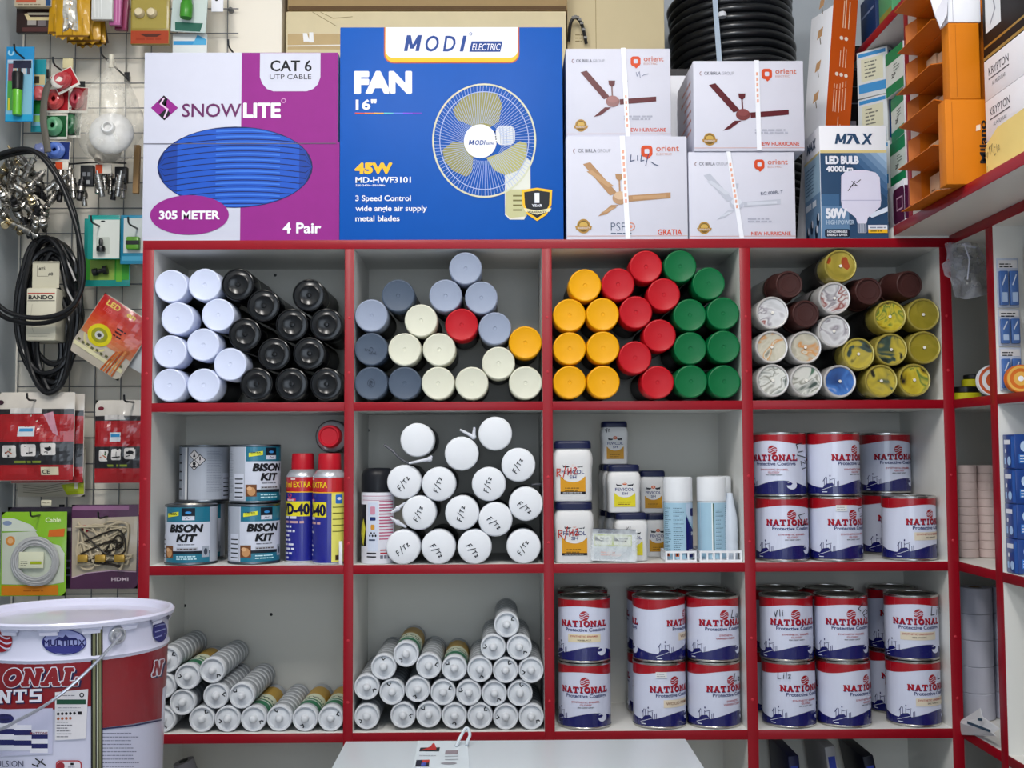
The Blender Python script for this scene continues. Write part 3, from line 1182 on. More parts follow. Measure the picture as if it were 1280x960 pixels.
def cap_prof(style, L=CANL, r=RC_):
    if style == 'flat':
        return [(r, L - .055), (r, L - .0035), (r - .0012, L - .0008), (r - .003, L), (r - .0042, L - .0006), (.004, L - .0008), (.003, L - .0018), (0, L - .0018)]
    if style == 'ringed':
        return [(r, L - .055), (r, L - .0035), (r - .0012, L - .0008), (r - .003, L), (r - .0042, L - .0018), (.021, L - .0018), (.0195, L - .0008), (.018, L - .0018), (.005, L - .0022), (.0035, L - .0005), (0, L - .0002)]
    if style == 'dished':
        return [(r, L - .055), (r, L - .004), (r - .0008, L - .001), (r - .002, L), (r - .004, L - .0005), (r - .0052, L - .0035), (.004, L - .0045), (.003, L - .001), (0, L - .0006)]
    if style == 'narrow':
        return [(r, L - .075), (r, L - .068), (r - .0022, L - .066), (r - .0048, L - .006), (r - .006, L - .001), (r - .0075, L), (r - .010, L - .0006), (r - .0105, L - .003), (.016, L - .0032), (.0155, L - .0026), (.009, L - .0032), (0, L - .0032)]


def spray_can(kind, capmat, style, bodymat, bandmat=None):
    t = thing('spray_can', 'spray can', 'spray can')
    L, r = CANL, RC_
    bm = bmesh.new()
    rb = .0325
    top_ = L - (.076 if style == 'narrow' else .056)
    lathe(bm, [(0, .004), (rb - .006, .002), (rb - .001, 0), (rb, .002), (rb, .004), (rb - .0006, .006), (rb - .0006, top_ - .012), (rb, top_ - .01), (rb - .001, top_ - .004), (rb - .005, top_), (0, top_)], 36, mi=[1, 1, 1, 1, 1, 0, 1, 1, 1, 1])
    mk('can_body', bm, [bodymat, STEEL], t)
    bm = bmesh.new()
    pr = cap_prof(style)
    lathe(bm, [(0, pr[0][1])] + pr, 40)
    mk('cap', bm, capmat, t)
    if bandmat:
        bm = bmesh.new()
        lathe(bm, [(rb + .0002, top_ - .03), (rb + .0004, top_ - .03), (rb + .0004, top_ - .014), (rb + .0002, top_ - .014)], 36)
        mk('label_band', bm, bandmat, t)
    return t


def lying(kind, px, py, Yf, label, group, maker, L=CANL, yaw=0, pos=None, name=None):
    """axis towards the viewer: front centre at the photo point (or at pos = (x, z)), base behind it"""
    if pos:
        f = Vector((pos[0], Yf, pos[1]))
    else:
        f = P(px, py, Yf)
    ax = Vector((math.sin(yaw), -math.cos(yaw), 0))
    if kind in PROTO:
        t = dup(PROTO[kind], f - ax * L, (PI / 2, 0, yaw), label, group)
    else:
        t = maker()
        PROTO[kind] = t
        t.location = f - ax * L
        t.rotation_euler = (PI / 2, 0, yaw)
        tag(t, label, 'spray can', group)
    return t


def stack(cell, items, r, group, builder, Yf=.003, L=CANL):
    pts = [(lambda p: (p.x, p.z))(P(i[1], i[2], Yf)) for i in items]
    pts = relax(cell, pts, r)
    out = []
    for it, q in zip(items, pts):
        yaw = R(it[4]) if len(it) > 4 else 0
        t = lying(it[0], 0, 0, Yf - .004 * random.random(), it[3], group, builder(it[0]), L, yaw, q)
        out.append(t)
    return out


CAPC = {  # body colours darkened so the gaps between caps read as deep shade
    'white': (M('CDD5EE', .35, coat=.2, var=.02), 'flat', M('2A2A30', .35)),
    'black': (M('06070B', .24, coat=.15, var=.3, spec=.35), 'ringed', M('1E1A16', .35)),
    'light grey': (M('8E98AE', .4, var=.04), 'flat', M('22242A', .35)),
    'slate grey': (M('4A5668', .42, var=.06), 'flat', M('1E2026', .35)),
    'cream': (M('D3D3C2', .4, var=.03), 'flat', M('2A2822', .35)),
    'red': (M('B3121F', .38, var=.06), 'flat', M('2A1012', .35)),
    'yellow': (M('E2A000', .38, var=.04), 'flat', M('2A2412', .35)),
    'green': (M('046336', .38, var=.06), 'flat', M('101C16', .35)),
    'brown': (M('3E2220', .45, var=.08), 'narrow', M('C9C6C2', .3)),
}


def mk_can(k):
    return lambda: spray_can(k, CAPC[k][0], CAPC[k][1], CAPC[k][2])


ITEMS = [
    ('white', 207, 358, 'white capped spray can, left of two in the top row of white caps'),
    ('white', 250, 357, 'white capped spray can, right of two in the top row, touching the black caps'),
    ('white', 222, 398, 'white capped spray can, left of two in the second row from the top'),
    ('white', 271, 395, 'white capped spray can, right of two in the second row from the top'),
    ('white', 205, 438, 'white capped spray can, leftmost of three in the third row from the top'),
    ('white', 249, 432, 'white capped spray can, middle of three in the third row from the top'),
    ('white', 284, 455, 'white capped spray can reaching furthest right under the black caps'),
    ('white', 205, 481, 'white capped spray can in the bottom left corner of its compartment'),
    ('white', 249, 480, 'white capped spray can, right of two in the bottom row of white caps'),
    ('black', 293, 356, 'black capped spray can, highest black one, beside the top white caps'),
    ('black', 329, 381.5, 'black capped spray can just below and right of the highest black one'),
    ('black', 386, 369, 'black capped spray can on top of the right hand pile, rear wall showing beside it'),
    ('black', 365, 406, 'black capped spray can, left of two under the top one of the right pile'),
    ('black', 408, 406, 'black capped spray can touching the right divider, second row from the top'),
    ('black', 306, 418, 'black capped spray can right of the second row of white caps'),
    ('black', 343, 442.6, 'black capped spray can, middle of the third row, left of two close together'),
    ('black', 387, 441.7, 'black capped spray can, third row, right of two close together'),
    ('black', 321, 480, 'black capped spray can, leftmost of three in the bottom row of black caps'),
    ('black', 364.6, 480, 'black capped spray can, middle of three in the bottom row of black caps'),
    ('black', 408, 480, 'black capped spray can in the bottom right corner of its compartment'),
]
stack((0, 1), ITEMS, RC_, 'spray cans with white and black caps', mk_can)
ITEMS = [
    ('light grey', 582.6, 337, 'light grey capped spray can at the very top of the mixed pile'),
    ('slate grey', 497, 370, 'dark slate grey capped spray can, highest slate one, resting above a cream cap'),
    ('light grey', 557, 370, 'light grey capped spray can, left of two under the topmost can'),
    ('light grey', 601, 371, 'light grey capped spray can, right of two under the topmost can'),
    ('light grey', 462, 394, 'light grey capped spray can on top of the left column, against the divider'),
    ('cream', 526, 401, 'cream capped spray can, highest cream one, left of the red cap'),
    ('red', 577, 406, 'lone red capped spray can in the middle of the mixed pile'),
    ('light grey', 619, 411, 'light grey capped spray can right of the red cap, above a cream one'),
    ('yellow', 658, 428, 'lone yellow capped spray can at the right of the mixed pile'),
    ('slate grey', 462, 436.6, 'slate grey capped spray can, middle of the left column, scribbled on'),
    ('cream', 505, 436.6, 'cream capped spray can, left of two side by side under the highest cream cap'),
    ('cream', 549, 437, 'cream capped spray can, right of two side by side, below the red cap'),
    ('cream', 623.6, 454.6, 'cream capped spray can just left of and below the yellow cap'),
    ('slate grey', 462, 479, 'slate grey capped spray can in the bottom left corner of the mixed pile'),
    ('slate grey', 505, 479, 'slate grey capped spray can, second in the bottom row of the mixed pile'),
    ('cream', 547.5, 479, 'cream capped spray can, third in the bottom row, beside a slate one'),
    ('cream', 590, 479, 'cream capped spray can, fourth in the bottom row of the mixed pile'),
    ('cream', 658, 478, 'cream capped spray can in the bottom right corner under the yellow cap'),
]
out = stack((1, 1), ITEMS, RC_, 'spray cans with grey, cream, red and yellow caps', mk_can)
a = Art(0, 0, 1, up=True)
hand(a, 'Tra', -.014, -.004, .006, M('2E3644', .6), .0008)
hand(a, 'aCaL', -.004, -.010, .005, M('2E3644', .6), .0008)
a.build('marker_writing', out[9], top(CANL - .0006))
a = Art(0, 0, 1, up=True)
hand(a, 'R', -.004, -.005, .010, M('2E3644', .6), .0009)
a.ring(0, 0, .0075, .0085, .0008, M('2E3644', .6), 5)
a.build('marker_writing', out[13], top(CANL - .0006))
ITEMS = [('yellow', *p) for p in (
    (731.5, 356.6, 'yellow capped spray can on top of the yellow pile'),
    (712, 394.2, 'yellow capped spray can, left of two in the third row from the bottom'),
    (754.3, 393, 'yellow capped spray can, right of two in the third row from the bottom'),
    (712, 435.4, 'yellow capped spray can, left of two in the second row from the bottom'),
    (754.3, 435, 'yellow capped spray can, right of two in the second row from the bottom'),
    (712, 478, 'yellow capped spray can in the bottom left corner of its compartment'),
    (754.3, 477.6, 'yellow capped spray can, bottom row, right of the corner one'))]
ITEMS += [('red', *p) for p in (
    (808, 335.5, 'red capped spray can at the very top, beside the topmost green cap'),
    (773, 355.2, 'red capped spray can right of the topmost yellow cap'),
    (831, 367.9, 'red capped spray can touching the upper green caps'),
    (796.7, 391, 'red capped spray can just right of the upper pair of yellow caps'),
    (826.6, 420, 'red capped spray can, fifth red one down, touching the green column'),
    (794.5, 447.6, 'red capped spray can right of the middle pair of yellow caps'),
    (824.5, 476.9, 'red capped spray can standing lowest, on the shelf board'))]
ITEMS += [('green', *p) for p in (
    (849, 335, 'green capped spray can at the very top of the green pile'),
    (886, 355.2, 'green capped spray can, second from the top, at the right'),
    (865.7, 391.8, 'green capped spray can, left of two in the third row from the bottom'),
    (908.8, 391.3, 'green capped spray can, right of two in the third row from the bottom'),
    (866.4, 433.7, 'green capped spray can, left of two in the second row from the bottom'),
    (909.3, 433.7, 'green capped spray can, right of two in the second row from the bottom'),
    (866.9, 476.9, 'green capped spray can, left of two in the bottom row'),
    (910, 476.9, 'green capped spray can in the bottom right corner of its compartment'))]
stack((2, 1), ITEMS, RC_, 'spray cans with yellow, red and green caps', mk_can)

# marbled display lids of the rightmost compartment
MARB = {
    'silver marbled': [(.34, 'B9B9BC'), (.46, 'CFCFD2'), (.53, '8E8890'), (.57, 'D8D8DA'), (.62, '8A3A34'), (.66, 'CFCDCB')],
    'white marbled': [(.30, '4E6E58'), (.36, 'CFCFC8'), (.50, 'D6D5CE'), (.56, '8A8A80'), (.60, 'D8D8D2'), (.68, '3C4A44')],
    'beige marbled': [(.34, 'A9A494'), (.45, 'C6C0AE'), (.56, 'B8B19E'), (.61, 'C98E50'), (.64, 'CFC9B6'), (.72, '5E5E54')],
    'blue marbled': [(.30, '12346E'), (.44, '2A5EA8'), (.54, '3C74C0'), (.60, 'D6DCE4'), (.64, '8FB0DC'), (.70, '1E4688')],
    'gold plain': [(.35, '8A7D20'), (.5, '948626'), (.62, '9C8E30'), (.7, '86781E')],
    'gold and orange': [(.30, '8A7D28'), (.50, 'A99838'), (.50, 'B4A444'), (.52, '9A3A08'), (.65, 'AE4A10'), (.75, '8A3008')],
    'gold marbled': [(.30, '1E2A22'), (.40, '3C5048'), (.45, 'A99A3A'), (.55, 'C2AE3C'), (.60, 'B8A848'), (.66, '2A2A20')],
    'yellow marbled': [(.30, '141A10'), (.39, 'B09A20'), (.48, 'C9B838'), (.54, '5E7A34'), (.58, 'C6B640'), (.67, '1A1A14')],
}
MM = {}


def marb_can(key):
    kind, seed = key

    def f():
        mm = ramp_mat('marbled_' + kind.replace(' ', '_'), MARB[kind], 19, .25, .3, 1.2, .1, (seed * 1.37, seed * .71, seed * .33))
        edge = M('C9C7C6' if 'gold' not in kind and 'yellow' not in kind else 'A89A48', .25, coat=.3, metal=.3)
        t = thing('spray_can', 'spray can', 'spray can')
        bm = bmesh.new()
        rb, L = .0325, CANL
        lathe(bm, [(0, .004), (rb - .001, 0), (rb, .003), (rb, L - .075), (rb - .004, L - .068), (0, L - .066)], 36, mi=[1, 1, 0, 1, 1])
        mk('can_body', bm, [M('3A3634' if 'gold' in kind or 'yellow' in kind else '6A6668', .35), STEEL], t)
        bm = bmesh.new()
        pr = cap_prof('dished')
        n_ = len(pr)
        lathe(bm, [(0, pr[0][1])] + pr, 40, mi=[1, 1, 1, 1, 1, 1, 0, 0, 2])
        mk('cap', bm, [mm, edge, M('E0DCD4', .4)], t)
        return t
    return f


ITEMS = [
    (('gold and orange', 1), 1049.7, 336.2, 'gold capped spray can with an orange splash, at the very top of the pile'),
    (('silver marbled', 2), 966, 390.6, 'silver capped spray can with a red smear, on the left under a brown cap'),
    (('silver marbled', 3), 1042.6, 371.5, 'silver grey capped spray can just below the topmost gold and orange one', 2),
    (('silver marbled', 4), 1042.6, 413.4, 'silver grey capped spray can with a reddish streak, middle of the pile'),
    (('beige marbled', 5), 964.7, 433.8, 'beige capped spray can with green specks, left end, second row from the bottom'),
    (('beige marbled', 6), 1007.4, 433.8, 'beige capped spray can, second from left in the second row from the bottom', 2),
    (('white marbled', 7), 966, 475.7, 'white capped spray can with green specks, bottom left corner'),
    (('white marbled', 8), 1007.8, 475.7, 'white capped spray can in the bottom row between the corner one and the blue one', 2),
    (('blue marbled', 9), 1050, 476.4, 'blue marbled spray can, only blue one, in the bottom row'),
    (('gold marbled', 10), 1075, 441.6, 'gold capped spray can with a dark teal patch, above the blue one'),
    (('yellow marbled', 11), 1119.3, 394.7, 'pale yellow capped spray can with a dark blot, right of the lower brown caps'),
    (('gold plain', 12), 1163, 391.8, 'gold capped spray can with a faint orange patch, upper of two at the right wall'),
    (('gold marbled', 13), 1121, 437.3, 'yellow capped spray can with a black hourglass blot, middle right'),
    (('gold plain', 14), 1163.6, 434.9, 'plain gold capped spray can, lower of two at the right wall'),
    (('gold marbled', 15), 1102, 475, 'gold capped spray can with dark and green blots, right of the blue one'),
    (('yellow marbled', 16), 1143, 475, 'yellow capped spray can with green speckles, last in the bottom row'),
    ('brown', 986.3, 355.9, 'brown capped spray can, leftmost brown one, turned to the right', 2),
    ('brown', 1008, 391.8, 'brown capped spray can, lowest brown one, between two silver caps', 1),
    ('brown', 1087, 365, 'brown capped spray can right of the topmost gold and orange cap', 2),
    ('brown', 1137.7, 357.6, 'brown capped spray can, rightmost brown one', 7),
]
stack((3, 1), ITEMS, RC_, 'spray cans with marbled and brown caps', lambda k: mk_can(k) if isinstance(k, str) else marb_can(k), Yf=.004)

# ------------------------------------------------------------------ foam cans with white caps and marker writing
FOAML = .215
RF = .0338
FCAP = M('DDE0E6', .4, var=.02)


def foam_can(written):
    def f():
        t = thing('foam_can', 'foam can', 'spray can')
        r, L = RF, FOAML
        bm = bmesh.new()
        rb = .0325
        lathe(bm, [(0, .004), (rb - .001, 0), (rb, .003), (rb, L - .075), (rb - .004, L - .065), (0, L - .06)], 36, mi=[1, 1, 0, 1, 1])
        mk('can_body', bm, [M('14161E', .35), STEEL], t)
        bm = bmesh.new()
        pr = [(r, L - .045), (r + .0002, L - .004), (r - .0012, L - .001), (r - .003, L), (.002, L), (0, L)]
        lathe(bm, [(0, L - .045)] + pr, 44)
        mk('cap', bm, FCAP, t)
        if written:
            a = Art(0, 0, 1, up=True)
            hand(a, 'F/Tz', -.012, -.006, .0098, M('12141E', .6), .0015, 0)
            a.build('marker_writing', t, top(L))
        return t
    return f


FO = [
    (0, 521.5, 550, 0, 'plain white capped foam can, topmost at the left of its pile'),
    (0, 577, 567, 0, 'plain white capped foam can in the middle between the two higher plain ones'),
    (0, 619, 542, 0, 'plain white capped foam can, highest of the pile'),
    (1, 648, 581, 65, 'white capped foam can with upright marker writing, just below the highest one at the right'),
    (1, 505, 602.5, 55, 'white capped foam can with slanting marker writing, under the topmost left one'),
    (1, 548.6, 605, 75, 'white capped foam can with steep marker writing, second from left in its row'),
    (1, 611, 605, 78, 'white capped foam can with low steep marker writing, right of the middle'),
    (1, 524, 641, 70, 'white capped foam can with small writing, third row, left of centre'),
    (1, 578, 641, 78, 'white capped foam can with steep writing, centre of the third row'),
    (1, 620.5, 649, -40, 'white capped foam can with downward writing, right of the centre one'),
    (1, 659.5, 631, -35, 'white capped foam can with downward writing, touching the right divider'),
    (1, 504, 684, 45, 'white capped foam can with rising writing, leftmost in the bottom row'),
    (1, 548, 684, -50, 'white capped foam can with downward writing, second in the bottom row'),
    (1, 594, 684, -50, 'white capped foam can with downward writing, third in the bottom row'),
    (1, 654.5, 684, 60, 'white capped foam can with rising writing, bottom right corner'),
]
pts = relax((1, 2), [(lambda p: (p.x, p.z))(P(i[1], i[2], .003)) for i in FO], RF)
for it, q in zip(FO, pts):
    kind = 'foam%d' % it[0]
    t = lying(kind, 0, 0, .003 - .003 * random.random(), it[4], 'white capped foam cans', foam_can(it[0]), FOAML, 0, q)
    for ch in t.children:
        if ch.name.startswith('marker'):
            ang = R(it[3])
            ch.rotation_euler.z = ang
            ch.location.x = -.004
            ch.location.y = -.004
# plastic nozzle adaptors tucked between the foam cans
NZ = M('C9CCD6', .35)


def nozzle(name_label, pa, pb, pc, Y, cat='nozzle'):
    A, B, Cc = (P(*pa, Y), P(*pb, Y), P(*pc, Y))
    t = thing('foam_nozzle', name_label, cat, B, group='white plastic foam nozzles')
    bm = bmesh.new()
    tube(bm, [A - B, (A - B) * .5, Vector((0, 0, 0))], [.0022, .003, .004], 10)
    mk('nozzle_tube', bm, NZ, t)
    bm = bmesh.new()
    tube(bm, [Vector((0, 0, 0)), Cc - B], [.0045, .0022], 10)
    mk('trigger', bm, NZ, t)
    bm = bmesh.new()
    bmesh.ops.create_uvsphere(bm, u_segments=12, v_segments=8, radius=.0055)
    mk('nozzle_collar', bm, NZ, t)


nozzle('white plastic nozzle lying under the topmost left foam can', (511, 579), (537, 574), (540, 570), -.004)
nozzle('white plastic nozzle between the two highest foam cans', (575, 537), (592, 546), (593, 534), .02)
nozzle('white plastic nozzle pointing up left of the third foam row', (507, 628), (497, 636), (489, 641), .012)
nozzle('white plastic nozzle pointing down left of the third foam row', (488, 647), (497, 653), (508, 659), .012)
nozzle('white plastic nozzle sticking out left of the upper foam cans', (489, 588), (484, 597), (479, 606), .03)
bm = bmesh.new()
tube(bm, spline([P(480, 556, .06), P(490, 563, .055), P(500, 573, .05), P(512, 580, .045)], 6), .0025, 8)
tag(mk('extension_straw', bm, M('5A5C64', .4)), 'thin grey tube lying behind the topmost left foam can', 'tube')
bm = bmesh.new()
tube(bm, [P(664, 606, .05), P(677, 605, .05)], .002, 8)
tag(mk('extension_straw', bm, M('5A5C64', .4)), 'thin grey tube behind the foam can at the right divider', 'tube')

# the standing foam can on the left of that compartment
p = P(472, 700, .045)
t = thing('foam_can', 'white foam can with pink stripes and a black cap, standing left of the lying ones', 'spray can', (max(p.x + .001, x_post[1][1] + .0345), .041, FLOORZ[2] + .0006))
bm = bmesh.new()
rb = .0335
lathe(bm, [(0, .003), (rb - .004, .001), (rb - .001, 0), (rb, .003), (rb, .139), (rb - .001, .142), (0, .142)], 36)
mk('can_body', bm, M('D3D3DC', .35), t)
bm = bmesh.new()
lathe(bm, [(0, .1425), (rb, .1425), (rb, .176), (rb - .004, .186), (rb - .01, .19), (0, .191)], 36)
mk('cap', bm, M('14161C', .35), t)
a = Art(0, 0, 1, up=True)
for z in (.126, .130, .134):
    a.rect(-.034, z, .034, z + .0012, M('B07A92', .5), 1)
for k in range(13):
    a.rect(.006, .048 + k * .0062, .04, .0505 + k * .0062, M('B05A78', .5), 1)
a.rect(-.018, .025, .004, .122, M('C6CEE0', .45), 1)
a.rrect(-.012, .098, -.002, .114, .002, M('C88AA0', .5), 2)
a.rrect(-.013, .086, -.001, .093, .002, M('1E2E66', .5), 2)
a.rrect(-.011, .068, -.003, .078, .002, M('C98E30', .5), 2)
for k in range(5):
    a.ell(-.013 + .003 * k, .056 + (k % 2) * .005, .0018, .0025, INK, 2, 10)
a.rect(-.015, .046, -.002, .049, M('3A4660', .5), 2)
for k in range(2):
    a.rect(-.02, .020 - k * .007, 0, .0225 - k * .007, INK, 2)
a.rect(.008, .026, .03, .0285, M('B02A3A', .5), 1)
a.rect(.008, .020, .03, .0225, M('B02A3A', .5), 1)
for k in range(3):
    a.rect(.008 + k * .008, .010, .014 + k * .008, .017, M('6A6C7A', .5), 1)
a.rect(-.045, .035, -.022, .118, M('14161C', .4), 1)
a.poly([(-.045, .06), (-.03, .09), (-.024, .07), (-.03, .035)], M('C6BE3A', .5), 2)
a.build('printed_label', t, cyl(rb), .004)

# ------------------------------------------------------------------ sealant cartridges
TL, RT = .215, .0252
TW = M('CED2D8', .38, var=.02)
TSL = {'plain': 'BFC4CA', 'green': '1E6A48', 'amber': 'A8862E'}


def cartridge(style):
    def f():
        t = thing('sealant_cartridge', 'cartridge', 'sealant tube')
        bm = bmesh.new()
        r = RT
        lathe(bm, [(0, .002), (r - .002, .002), (r - .0008, 0), (r - .0008, TL - .016), (0, TL - .016)], 30)
        mk('cartridge_tube', bm, M('A6ABB2', .4), t)
        bm = bmesh.new()
        lathe(bm, [(0, TL - .016), (r, TL - .016), (r, TL - .002), (r - .0012, TL), (r - .003, TL), (r - .0042, TL - .004), (r - .006, TL - .0055),
                   (.0085, TL - .003), (.0072, TL - .0005), (.0068, TL + .006), (.0055, TL + .0085), (.003, TL + .0098), (0, TL + .010)], 36)
        mk('end_cap', bm, TW, t)
        a = Art(0, 0, 1, up=True)
        if style == 'plain':
            for k in range(7):
                a.rect(-.078, .012 + k * .026, .078, .020 + k * .026, M('CDD1D6', .45), 1)
                a.rect(-.06, .023 + k * .026, .03, .0245 + k * .026, M('70767E', .5), 1)
                a.rect(-.04, .028 + k * .026, .07, .0292 + k * .026, M('8A9096', .5), 1)
        else:
            a.rect(-.078, .03, .078, .185, M(TSL['green'], .4), 1)
            a.rect(-.078, .03, .078, .10, M(TSL['amber'], .4), 2)
            a.poly([(-.06, .10), (.07, .10), (.06, .14), (-.03, .15)], M('C9CFB8', .4), 2)
            a.text('SEALANT', -.035, .125, .012, M('1E4A38', .5), .07, .02, lay=3)
            a.rect(-.078, .155, .078, .16, M('D6DAD6', .4), 2)
        a.build('printed_sleeve', t, lambda x, z, o: Vector(((RT - .0008 + o) * math.sin(x / RT), (RT - .0008 + o) * math.cos(x / RT), z)), .004)
        a = Art(0, 0, 1, up=True)
        k = TL - .0053
        a.line([(.010, .008), (.0105, .0125), (.013, .0145)], .0022, M('23262C', .6), 1)
        a.line([(.0105, .0085), (.015, .0075)], .0018, M('23262C', .6), 1)
        a.build('marker_tick', t, lambda x, y, o: Vector((x, y, TL - .0055 + max(0, min(1, (.0192 - math.hypot(x, y)) / .0107)) * .0025 + o + .0002)), .002, .002)
        return t
    return f


def place_tubes(cell, lst, group, ynear=.012):
    pts = relax(cell, [(lambda p: (p.x, p.z))(P(i[1], i[2], ynear)) for i in lst], RT)
    for n_, (it, q) in enumerate(zip(lst, pts)):
        t = lying(it[0] + ' tube', 0, 0, ynear - .004 * random.random(), it[3], group, cartridge(it[0]), TL, 0, q)
        t['category'] = 'sealant tube'
        ang = (n_ * 137.5) % 360
        for ch in t.children:
            if ch.name.startswith('marker'):
                ch.rotation_euler.z = R(ang)
            if ch.name.startswith('printed_sleeve') and it[0] == 'plain':
                ch.rotation_euler.z = R((n_ * 61) % 90 - 45)


T1 = [(212, 835), (230.9, 853.5), (262.6, 843), (206, 870), (226.3, 886.9), (266.7, 876.6), (300.5, 874.1), (206, 904.5), (251.2, 903.6),
      (283.7, 901.8), (316.8, 903.1), (348.7, 900.9), (380.4, 899.9), (411.8, 899.9)]
LB1 = ['white sealant cartridge, topmost at the left, half behind the paint pail', 'white sealant cartridge with a green sleeve, between the two topmost ones',
       'white sealant cartridge, topmost one clear of the paint pail', 'white sealant cartridge peeking out by the pail, second row',
       'white sealant cartridge just right of the pail, second row from the bottom', 'white sealant cartridge in the middle of the second row',
       'white sealant cartridge at the right end of the second row', 'white sealant cartridge peeking out by the pail, bottom row',
       'white sealant cartridge, first in the bottom row fully clear of the pail', 'white sealant cartridge, sixth from the right divider in a bottom row of seven',
       'white sealant cartridge by the pail with green sleeve edge, fourth from right, bottom row', 'white sealant cartridge, third from the right in the bottom row',
       'white sealant cartridge with green and amber sleeve, second from the right', 'white sealant cartridge with green sleeve touching the right divider']
LB1[9] = 'white sealant cartridge under the gap in the second row'
GR1 = {1, 12, 13, 10}
place_tubes((0, 3), [('green' if i in GR1 else 'plain', *p, l if 'pail' in l else l.replace('cartridge', 'cartridge near the paint pail', 1)) for i, (p, l) in enumerate(zip(T1, LB1))], 'sealant cartridges behind the paint pail')
T2 = [(633.6, 781.2), (616.3, 808.9), (648.8, 808.3), (481.4, 833.2), (509.9, 820.5), (537.5, 834.6), (570, 835.4), (601.1, 837.3), (631.7, 838.6), (665.6, 838.6),
      (459.2, 860.3), (490.4, 864.4), (522, 859.8), (552.4, 865.7), (585.2, 865.2), (616.3, 867.3), (648.5, 867.9), (457.9, 895.5), (505, 891.7), (536.2, 893),
      (568.6, 894.1), (600.6, 893.6), (633, 894.4), (664.7, 895)]
LB2 = ['sealant cartridge crowning the tall right hand pile', 'sealant cartridge, left of two under the crowning one', 'sealant cartridge, right of two under the crowning one',
       'sealant cartridge, leftmost of the third row from the bottom', 'sealant cartridge with a green sleeve, highest at the left', 'sealant cartridge right of the highest left one, third row',
       'sealant cartridge with green and amber sleeve, middle of the third row', 'sealant cartridge, third row, left of the three at the right',
       'sealant cartridge, third row, middle of the three at the right', 'sealant cartridge, third row, against the right divider',
       'sealant cartridge, second row from the bottom, against the left divider', 'sealant cartridge, second row, second from the left', 'sealant cartridge, second row, third from the left',
       'sealant cartridge, second row, fourth from the left', 'sealant cartridge, second row, third from the right', 'sealant cartridge, second row, second from the right',
       'sealant cartridge, second row, last at the right', 'sealant cartridge in the bottom left corner, apart from the others', 'sealant cartridge, bottom row, first after the gap',
       'sealant cartridge, bottom row, second after the gap', 'sealant cartridge, bottom row, third after the gap', 'sealant cartridge, bottom row, third from the right divider',
       'sealant cartridge, bottom row, second from the right divider', 'sealant cartridge in the bottom right corner of its compartment']
GR2 = {4, 6}
place_tubes((1, 3), [('green' if i in GR2 else 'plain', *p, 'white ' + l.replace('sealant cartridge', 'sealant cartridge above the counter', 1)) for i, (p, l) in enumerate(zip(T2, LB2))], 'sealant cartridges in the compartment above the counter')
# ------------------------------------------------------------------ enamel paint cans
PR, PH = .0526, .1290
LRED = M('9C0A1A', .3, coat=.2, var=.05)
LWH = M('CDD2E6', .28, coat=.4, var=.02)
LNV = M('15185E', .25, coat=.5, var=.05)
RIM = M('C4C2BE', .25, metal=1, var=.06)
NRED = M('A01322', .4)
NBLU = M('1D2A66', .4)


